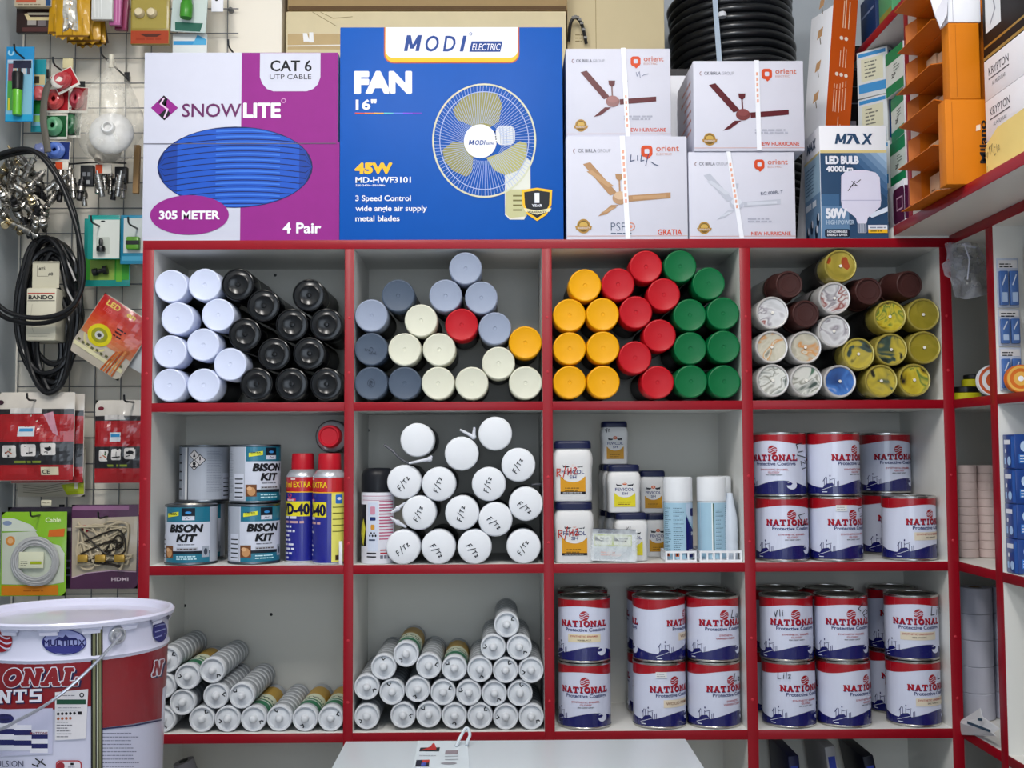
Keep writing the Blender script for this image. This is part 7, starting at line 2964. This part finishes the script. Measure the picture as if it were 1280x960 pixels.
# --- tilted red LED pouch
t, a, fn, s = pack('led_strip_pouch', 'red and orange pouch with a yellow strip reel, hanging tilted', 'pouch', (78, 372, 154, 456), .15, M('B4AA9A', .25, coat=.5), 'pouch', .010, 33, None, 4, .3, 'pouch_film')
for q in range(10):
    yy = 373 + q * 5.4
    a.rect(79, yy, 153, yy + 5.4, M(('A80E10', 'AE1410', 'B41C10', 'B82410', 'BC3012', 'C03C16', 'C44A1C', 'C65A2A', 'C4683A', 'C0744A')[q], .25, coat=.5), 1)
a.text('LED', 88, 383, 7, M('D9B85A', .4), 19, .03, lay=3)
a.text('en', 118, 382, 7, M('D9B85A', .4), 12, .03, lay=3)
a.text('LED', 89, 391, 5, M('C24A4A', .4), 12, .02, lay=3)
a.ell(104, 420, 16, 14, M('C9BC1A', .4), 3, 28)
a.ell(104, 420, 11, 9, M('8A8A20', .4), 4, 24)
a.ell(104, 420, 6, 5, M('B9B9B4', .35), 5, 18)
a.ell(104, 420, 3, 2.5, M('3A3A3A', .4), 6, 12)
a.ring(104, 424, 19, 17, 2.4, M('C9C08A', .4), 3, a0=30, a1=170)
for q in range(10):
    a.rect(82 + q * 7, 436 + (q % 2), 86 + q * 7, 439 + (q % 2), M('5A5A3A', .5), 4)
a.rect(80, 441, 152, 446, M('CFC9A2', .4), 2)
a.lines(118, 400, 16, 3, 4.5, 2, M('3A1414', .4), 4, 5)
for q in range(5):
    a.line([(128 + q * 4, 455), (134 + q * 3, 426 - q * 2)], 2.2, M(('B4541E', 'C8702E', 'A8461A', 'D08A4E', 'B05A2A')[q], .35), 5)
a.build('pouch_print', t, fn, .006, .006)
t, a, fn, s = pack('clear_pouch', 'white pouch with a ring emblem, tucked behind the shelf post', 'pouch', (150, 392, 186, 462), .165, M('C6C8CA', .3, coat=.4), 'pouch', .008, 30, None, 6, .4, 'pouch_film')
a.rect(151, 398, 185, 440, M('D2D4D4', .4), 1)
a.ring(160, 408, 6, 6, 2, M('2A6A62', .4), 2, a0=20, a1=180)
a.ring(160, 408, 6, 6, 2, M('9A2A22', .4), 2, a0=180, a1=300)
for q in range(6):
    a.rrect(153 + q * 5.4, 430, 157 + q * 5.4, 435, 1, INK, 2)
a.build('pouch_print', t, fn, .006, .006)

# --- red and black bags of cutting wheels
RB = M('9E0C14', .25, coat=.5, var=.2, scale=40)


def tool_bag(r, Y, lb, sd, full):
    t_, a_, fn_, s_ = pack('tool_bag', lb, 'bag', r, Y, M('C9C2B8', .25, coat=.4, var=.1), 'pouch', .014, 0, 'red and black tool bags', sd, .55, 'bag_film')
    x0, y0, x1, y1 = r
    W_, H_ = x1 - x0, y1 - y0

    def rr(u0, v0, u1, v1, m, l):
        a_.rect(x0 + u0 * W_, y0 + v0 * H_, x0 + u1 * W_, y0 + v1 * H_, m, l)
    rr(.005, .20, .995, .995, RB, 1)
    rr(.005, .19, .995, .25, M('1A181C', .3, coat=.4), 2)
    rr(.20, .18, .60, .24, M('C6C2BE', .4), 3)
    rr(.005, .56, .995, .82, M('16151A', .3, coat=.4), 2)
    rr(.30, .39, .52, .50, M('CBD0D6', .4), 2)
    rr(.32, .41, .50, .445, M('3A8ABE', .4), 3)
    for q in range(3):
        a_.rrect(x0 + W_ * (.10 + .25 * q), y0 + H_ * (.60 - .012 * q), x0 + W_ * (.29 + .25 * q), y0 + H_ * (.735 - .012 * q), 2, M('D3CFCC', .4), 3)
        cx, cy = x0 + W_ * (.195 + .25 * q), y0 + H_ * (.675 - .012 * q)
        if q == 1:
            a_.line([(cx - 5, cy + 3), (cx + 5, cy + 2)], 1.6, INK, 4)
            a_.line([(cx, cy - 4), (cx, cy + 2)], .9, INK, 4)
        elif q == 2:
            a_.ell(cx, cy - 2, 4.5, 2.4, INK, 4, 14)
            a_.line([(cx - 4, cy + 3), (cx + 4, cy)], 1, INK, 4)
        else:
            a_.line([(cx - 5, cy + 2), (cx - 1, cy - 1), (cx + 4, cy + 2)], 1.4, M('A85A3A', .5), 4)
            a_.ell(cx + 2, cy - 3, 1.6, 2, M('2A5A2A', .5), 4, 10)
    a_.lines(x0 + W_ * .26, y0 + H_ * .775, W_ * .4, 1, 3, 2.6, M('8A9A3A', .4), 3, sd, .1)
    if full:
        rr(.60, .845, .82, .935, M('D0C9AE', .45), 3)
        a_.text('CE', x0 + .62 * W_, y0 + .92 * H_, 5.4, INK, 9, .02, lay=5)
        a_.ell(x0 + .055 * W_, y0 + .115 * H_, 5, 3, M('3A2430', .4), 2, 16)
        a_.poly([(x0 + .62 * W_, y0 + .25 * H_), (x0 + .74 * W_, y0 + .22 * H_), (x0 + .82 * W_, y0 + .50 * H_), (x0 + .74 * W_, y0 + .46 * H_)], M('C08A9A', .3, coat=.4), 3)
    else:
        a_.ell(x0 + .12 * W_, y0 + .10 * H_, 4, 2.4, M('6A2430', .4), 2, 16)
    a_.build('bag_print', t_, fn_, .007, .007)
    return t_


tool_bag((14, 492, 104, 604), .20, 'red and black tool bag mostly hidden behind the front left one', 7, False)
tool_bag((-6, 490, 92, 601), .165, 'large red and black tool bag with white pictograms, front left', 8, True)
tool_bag((118, 500, 184, 604), .18, 'red and black tool bag partly behind the shelf post', 9, False)
t, a, fn, s = pack('grey_bag', 'grey and lime bag peeking out below the large red tool bag', 'bag', (22, 560, 106, 621), .215, M('A39C8C', .3, coat=.4, var=.1), 'pouch', .012, 0, None, 10, .5, 'bag_film')
a.poly([(78, 606), (105, 602), (105, 617), (85, 619)], M('9AA81E', .4), 1)
a.rect(94, 604, 98, 611, M('D0CFB8', .4), 2)
for q in range(4):
    a.line([(30, 606 + q * 3), (55, 609 + q * 2.5), (80, 604 + q * 3)], .7, M('6E685C', .5), 1)
a.build('bag_print', t, fn, .006, .006)

# --- cable bags at the bottom
t, a, fn, s = pack('dark_bag', 'dark purple bag hidden behind the green cable bag', 'bag', (8, 634, 93, 736), .21, M('1E1226', .3, coat=.4), 'pouch', .010, 0, None, 12, .4, 'bag_film')
a.rect(84, 660, 92, 664, M('B9B4BC', .4), 1)
a.lines(83, 700, 9, 3, 9, 2, M('6A6A8A', .4), 1)
a.build('bag_print', t, fn, .006, .006)
LG = M('7FB31A', .25, coat=.5)
t, a, fn, s = pack('cable_bag', 'lime green bag with a coil of grey cable behind its window', 'bag', (0, 640, 82, 745), .165, LG, 'pouch', .008, 0, None, 13, .2, 'bag_film')
a.poly([(1, 648), (16, 648), (38, 656), (46, 664), (1, 664)], M('C6CEC0', .3, coat=.4), 1)
a.ell(8, 654, 6, 3, M('7A8AA8', .4), 2, 14)
a.poly([(1, 666), (44, 664), (52, 676), (74, 682), (80, 692), (80, 728), (62, 731), (2, 730)], M('BFC6B6', .3, coat=.4), 1)
a.rect(2, 731.5, 73, 744, M('CC7A14', .35, coat=.4), 1)
a.poly([(61, 663), (80, 661), (79, 671), (60, 671)], M('C8641E', .4), 2)
a.text('Cable', 56, 653, 6, M('DCE6B8', .4), 19, .02, lay=3)
a.lines(30, 737, 26, 1, 3, 2, M('A85A10', .4), 2)
a.ell(13, 676, 6, 6, M('C9843E', .4), 3, 18)
a.ell(13, 676, 3.5, 3.5, M('D6A878', .4), 4, 14)
a.build('bag_print', t, fn, .007, .007)
og = t.location
bm = bmesh.new()
for k in range(8):
    rn2 = random.Random(k + 40)
    tube(bm, [q - og for q in spline([P(44 + (29 - k * 1.0) * math.cos(q) + rn2.uniform(-.6, .6), 702 + (30 - k * 1.3) * math.sin(q) + rn2.uniform(-.6, .6), .1545 - .0012 * (k % 3)) for q in [2 * PI * i / 12 for i in range(12)]], 4, True)], .0021, 7, closed=True)
mk('cable_coil', bm, M('A9AAAC', .35, coat=.2), t)
bm = bmesh.new()
p = P(39, 700, .149) - og
box(bm, p.x - .026, p.x + .026, p.y - .0006, p.y + .0006, p.z - .017, p.z + .017, bev=.0003)
lbm = mk('cable_label', bm, M('D2D4BA', .45), t)
a = Art(0, 0, 1, up=True)
a.rect(-.002, -.009, .022, -.003, M('9AA81E', .4), 1)
a.lines(-.022, -.004, .016, 3, -.004, .0014, M('6A6A5A', .5), 1)
a.build('label_print', lbm, lambda x, z, o: Vector((p.x + x, p.y - .0006 - o, p.z + z)))
t, a, fn, s = pack('cable_bag', 'purple bag showing a tangle of cream cables, right of the lime bag', 'bag', (88, 631, 172, 736), .175, M('4A2244', .25, coat=.5, var=.15), 'pouch', .008, 0, None, 15, .3, 'bag_film')
a.rect(89, 633, 160, 638, M('8A5A80', .3, coat=.4), 1)
a.poly([(89, 648), (171, 646), (170, 714), (140, 712), (110, 716), (90, 722)], M('B4A894', .3, coat=.4), 1)
a.text('HDMI', 140, 726, 4.4, M('D6C2CE', .4), 21, .02, lay=3)
a.line([(90, 722), (110, 716), (140, 713), (170, 715)], 1, M('C9A8C0', .4), 3)
a.ell(106, 661, 6, 4.6, M('A82A3A', .4), 3, 16)
a.build('bag_print', t, fn, .007, .007)
og = t.location
bm = bmesh.new()
rn3 = random.Random(77)
for k in range(9):
    pts = [P(94 + rn3.random() * 70, 654 + rn3.random() * 54, .166 - .0018 * (k % 4)) - og for _ in range(7)]
    tube(bm, spline(pts, 6), .0026, 7)
mk('cable_tangle', bm, M('B9AC92', .35, coat=.2), t)
bm = bmesh.new()
for k in range(4):
    pts = [P(96 + rn3.random() * 66, 660 + rn3.random() * 48, .160 - .001 * k) - og for _ in range(5)]
    tube(bm, spline(pts, 6), .0020, 7)
mk('dark_cable', bm, M('2A241E', .4), t)
for k, cx in enumerate((104, 126, 150)):
    bm = bmesh.new()
    p = P(cx, 698, .158) - og
    box(bm, p.x - .011, p.x + .011, p.y - .006, p.y, p.z - .008, p.z + .008, bev=.002)
    mk('gold_connector', bm, M('B8923A', .3, metal=.5, coat=.3), t)
t, a, fn, s = pack('hang_tag', 'small cream tag on the wire above the lime cable bag', 'tag', (51, 625, 64, 632), .19, M('D2CDB4', .5), th=.003)
a.lines(53, 628, 9, 1, 3, 1, M('8A8670', .5), 1)
a.build('tag_print', t, fn)

# ------------------------------------------------------------------ paint pail in front at the left
YP = -.50
sp = (EYE.y * -1 + YP) / F
pcx = P(91, 762, YP)
RIMZ = pcx.z
RT_, RB_, HP = .1415, .132, .368


def pr_(z):
    """pail radius at height z above its foot"""
    return RB_ + (RT_ - RB_) * z / HP


PAILW = M('C9CAE0', .28, coat=.5, var=.02)


def pail_base(name, label, z, group=None):
    t_ = thing(name, label, 'paint pail', (pcx.x, YP, z), group=group)
    bm_ = bmesh.new()
    prof = [(0, .004), (pr_(0) - .004, .004), (pr_(0) - .002, 0), (pr_(0) + .001, .002), (pr_(0) + .001, .008), (pr_(.01), .010)]
    zb_ = HP - .052
    prof += [(pr_(zb_ - .006), zb_ - .006), (pr_(zb_) + .003, zb_), (pr_(zb_ + .006), zb_ + .006), (pr_(HP - .010), HP - .010), (pr_(HP) + .002, HP - .008), (pr_(HP) + .002, HP - .004), (pr_(HP) - .004, HP - .004)]
    lathe(bm_, prof, 72)
    mk('pail_body', bm_, PAILW, t_)
    bm_ = bmesh.new()
    R0 = pr_(HP)
    lathe(bm_, [(R0 + .0022, HP - .009), (R0 + .0075, HP - .008), (R0 + .0085, HP - .003), (R0 + .006, HP), (R0 + .001, HP), (R0 - .006, HP - .006), (R0 - .010, HP - .010), (R0 - .03, HP - .009), (.05, HP - .008), (0, HP - .008)], 72)
    mk('lid', bm_, PAILW, t_)
    tabm = None
    for k in range(16):
        q = R(8 + 22.5 * k)
        r1 = R0 + .0048
        if tabm is None:
            bm_ = bmesh.new()
            for u0, u1, z0, z1 in ((-.100, .100, -.006, -.012), (-.085, .085, -.012, -.017)):
                n_ = 8
                lo_, hi_ = [], []
                for i in range(n_ + 1):
                    u = u0 + (u1 - u0) * i / n_
                    lo_.append((r1 * math.sin(u), -r1 * math.cos(u)))
                f_ = [[bm_.verts.new((x * k2, y * k2, HP + zz_)) for x, y in lo_] for zz_, k2 in ((z0, 1.0), (z1, .992), (z1, .975), (z0, .975))]
                for r_i in range(4):
                    for i in range(n_):
                        bm_.faces.new((f_[r_i][i], f_[r_i][i + 1], f_[(r_i + 1) % 4][i + 1], f_[(r_i + 1) % 4][i]))
            o_ = mk('lid_lug', bm_, PAILW, t_)
            tabm = o_.data
        else:
            o_ = bpy.data.objects.new('lid_lug', tabm)
            C.objects.link(o_)
            o_.parent = t_
        o_.rotation_euler.z = q
    return t_


z0p = RIMZ - HP
pail = pail_base('paint_pail', 'white metal paint pail with a red band, front left corner of the picture', z0p, 'stacked paint pails')
cxy = Vector((pcx.x, YP))


def hit(px, py):
    d = ray(px, py)
    t_ = 1.2
    ro = EYE - Vector((pcx.x, YP, z0p))
    rr = .137
    for _ in range(6):
        A = d.x ** 2 + d.y ** 2
        B = 2 * (ro.x * d.x + ro.y * d.y)
        Cc = ro.x ** 2 + ro.y ** 2 - rr ** 2
        D_ = max(0, B * B - 4 * A * Cc)
        t_ = (-B - math.sqrt(D_)) / (2 * A)
        rr = pr_(min(max((ro + d * t_).z, 0), HP))
    return ro + d * t_


def onpail(x, z, o):
    q = hit(x, -z)
    n_ = Vector((q.x, q.y, 0)).normalized()
    return q + n_ * (o + .0006)


# band and lettering
PRED = M('7E0414', .32, coat=.15, var=.05)
zr1, zr0 = hit(80, 824).z, hit(80, 886).z
bm = bmesh.new()
lathe(bm, [(pr_(zr0) + .0003, zr0), (pr_(zr0) + .0006, zr0 + .0003), (pr_(zr1) + .0006, zr1 - .0003), (pr_(zr1) + .0003, zr1)], 96)
mk('red_band', bm, PRED, pail)
a = Art(0, 0, 1)
PW_ = M('D6D6E2', .35, coat=.3)
PN = M('22244E', .35, coat=.3)
a.poly([(126, 828), (165, 824), (204.5, 816), (201, 898), (165, 905), (126, 910)], PRED, 2)
a.poly([(126, 910), (165, 906), (201, 899), (201, 901), (165, 908.2), (126, 912.2)], PN, 3)
GOLD = M('8A8A6A', .3, metal=.7)
a.rect(113.5, 778, 128, 962, M('14141C', .4), 4)
a.rect(115.5, 778, 119, 962, GOLD, 5)
a.rect(120.5, 778, 122, 962, M('C6C8B4', .3, metal=.6), 5)
a.rect(123, 778, 126, 962, GOLD, 5)


def face_text(s_, x0, y0, x1, h, face, shade, lay, it=.22):
    """slab letters slanted to the right, drawn in photo pixels"""
    b = Art(0, 0, 1, up=True)
    slab_text(b, s_, 0, 0, x1 - x0, h, face, shade, 1)
    for q, m_, l_, _ in b.faces:
        pts_ = [(x0 + x + z * it, y0 - z + (x / (x1 - x0)) * -2.0) for x, z in q]
        a.raw(pts_, b.mats[m_], lay + l_)


# outlined letters: navy shade, white outline, red face
for s_, x0, y0, x1, h in (('ONAL', 4, 856.5, 97, 21), ('N', 188.5, 844, 198.5, 18)):
    for dx, dy in ((2.6, 1.6), (3.2, 2.2)):
        face_text(s_, x0 + dx, y0 + dy, x1 + dx, h, PN, PN, 4)
    for q in range(8):
        face_text(s_, x0 + 1.15 * math.cos(q * PI / 4), y0 + 1.15 * math.sin(q * PI / 4), x1 + 1.15 * math.cos(q * PI / 4), h, PW_, PW_, 6)
    face_text(s_, x0, y0, x1, h, PRED, PRED, 8)
face_text('NTS', -2, 879, 53, 16.5, PW_, PN, 4, .05)
globe(a, 2, -0 + 801, 14, M('8E1220', .35), PAILW, 3)
a.ell(80.5, 802.5, 27.5, 16, M('2A2C72', .35), 3, 36)
a.ell(80.5, 802.5, 26, 14.8, M('8E94C4', .4), 4, 36)
a.poly([(56, 808), (105, 806), (98, 815), (81, 817), (64, 815)], M('34367E', .4), 5)
a.text('MULTILUX', 55, 807, 8, M('1A1C56', .4), 51, 0, lay=6, fat=.35)
a.poly([(68, 800), (74, 796), (79, 797), (82, 793), (86, 797), (95, 797), (97, 800)], M('1A1C56', .4), 5)
a.ell(199, 789, 9, 13.5, M('2A2C72', .35), 3, 30)
for q in range(3):
    a.line([(193, 783 + q * 7), (199, 781 + q * 7), (205, 780 + q * 6)], 1.4, M('8E94C4', .4), 4)
# white approval sheet
a.poly([(69, 865), (110, 861), (107, 923), (69, 925)], M('D2D0D6', .4), 5)
a.rect(71, 874, 107, 880, M('1E4A38', .4), 6)
a.ell(102, 868.5, 3, 3, INK, 6, 14)
a.ell(102, 868.5, 1.6, 1.6, M('D2D0D6', .4), 7, 12)
for q in range(5):
    a.ell(73 + q * 5, 892 - q * .2, 2, 2, INK, 6, 5)
for q in range(4):
    a.ell(73 + q * 5, 898 - q * .2, 2, 2, M('A85A3A', .4), 6, 5)
a.rect(97, 889, 102, 893, INK, 6)
for q in range(6):
    a.lines(71, 902 + q * 3.6, 20, 1, 3, .9, M('4A4A5A', .5), 6, q)
a.lines(73, 884, 30, 2, 3, .7, M('6A6A7A', .5), 6, 8)
a.lines(72, 868.6, 26, 1, 3, .9, M('6A6A7A', .5), 6, 9)
# picture of tins on the left and lettering below
a.poly([(-12, 887), (66, 885), (66, 942), (-12, 946)], M('B9BAD4', .35, coat=.3), 2)
for q, (x0, y0, y1) in enumerate(((0, 904, 938), (18, 906, 938), (38, 912, 941))):
    wd = 22
    for k in range(5):
        a.rect(x0, y0 + (y1 - y0) * k / 5, x0 + wd, y0 + (y1 - y0) * (k + 1) / 5, (PW_, M('24265E', .35))[k % 2], 3)
a.ell(6, 898, 12, 6, M('2A2A5E', .4), 3, 18)
a.lines(0, 893, 16, 2, 5, 2, PN, 4, 3)
a.text('MATTONE', 38, 917.5, 3, M('7A2A3A', .4), 22, .02, lay=5)
a.text('EMULSION', -16, 958, 8, M('2A2C4E', .4), 46, .0, lay=5)
a.line([(45, 948), (57, 956)], 1.6, INK, 5)
a.line([(46, 957), (54, 949)], 1.2, INK, 5)
a.line([(41, 955), (48, 958)], 1.6, INK, 5)
a.rrect(70, 950, 102, 964, 5, M('A8323A', .4), 5)
a.rrect(71.5, 951.5, 100.5, 964, 4, M('D2D0DA', .4), 6)
a.ell(76, 957, 5, 5, M('8E2A34', .4), 7, 14)
a.rect(88, 953, 92, 956, INK, 7)
a.lines(85, 958, 14, 2, 3, .8, M('6A5A6A', .5), 7, 2)
for q in range(10):
    a.lines(128, 916 + q * 4.6, 46, 1, 3, .9, M('5A5C78', .5), 3, q + 20, .25)
a.build('printed_label', pail, onpail, 5, None, step=.0002)
# ear with bail handle
e0 = hit(146, 794)
en = Vector((e0.x, e0.y, 0)).normalized()
bm = bmesh.new()
lathe(bm, [(0, -.002), (.013, -.002), (.013, .003), (.011, .005), (.0095, .005), (.009, .002), (.0055, .0025), (.005, .007), (0, .0078)], 28)
ear = mk('handle_ear', bm, M('B4B6BE', .28, metal=.6), pail)
ear.location = e0
ear.rotation_euler = en.to_track_quat('Z', 'Y').to_euler()
bm = bmesh.new()
e1 = Matrix.Rotation(PI, 3, 'Z') @ e0
side = en.cross(Vector((0, 0, 1)))
pts = [e0 + en * .004, e0 + en * .010]
for px, py, o in ((118, 826, .012), (88, 856, .014), (58, 880, .016), (30, 897, .016), (4, 909, .016)):
    q = hit(px, py)
    n_ = Vector((q.x, q.y, 0)).normalized()
    pts.append(q + n_ * o)
for dg in (95, 115, 140, 160, 176):
    u = R(28.6 - dg - 20)
    zz = pts[-1].z if dg < 120 else None
    q_ = Vector((math.sin(R(28.6 - dg)), -math.cos(R(28.6 - dg)), 0))
    k = (dg - 95) / 81
    pts.append(q_ * (RT_ + .012) + Vector((0, 0, (1 - k) * (hit(4, 909).z - .004) + k * e0.z)))
tube(bm, spline(pts, 5), .0024, 8)
mk('bail_handle', bm, M('B9BAC4', .25, metal=.8), pail)
# two more pails carry it
for k in (1, 2):
    o = pail_base('paint_pail', ('white paint pail directly under the front left one', 'white paint pail standing on the floor at the foot of the pail stack')[k - 1], z0p - .3685 * k, 'stacked paint pails')
    if k == 2:
        o.location.z = 0.0
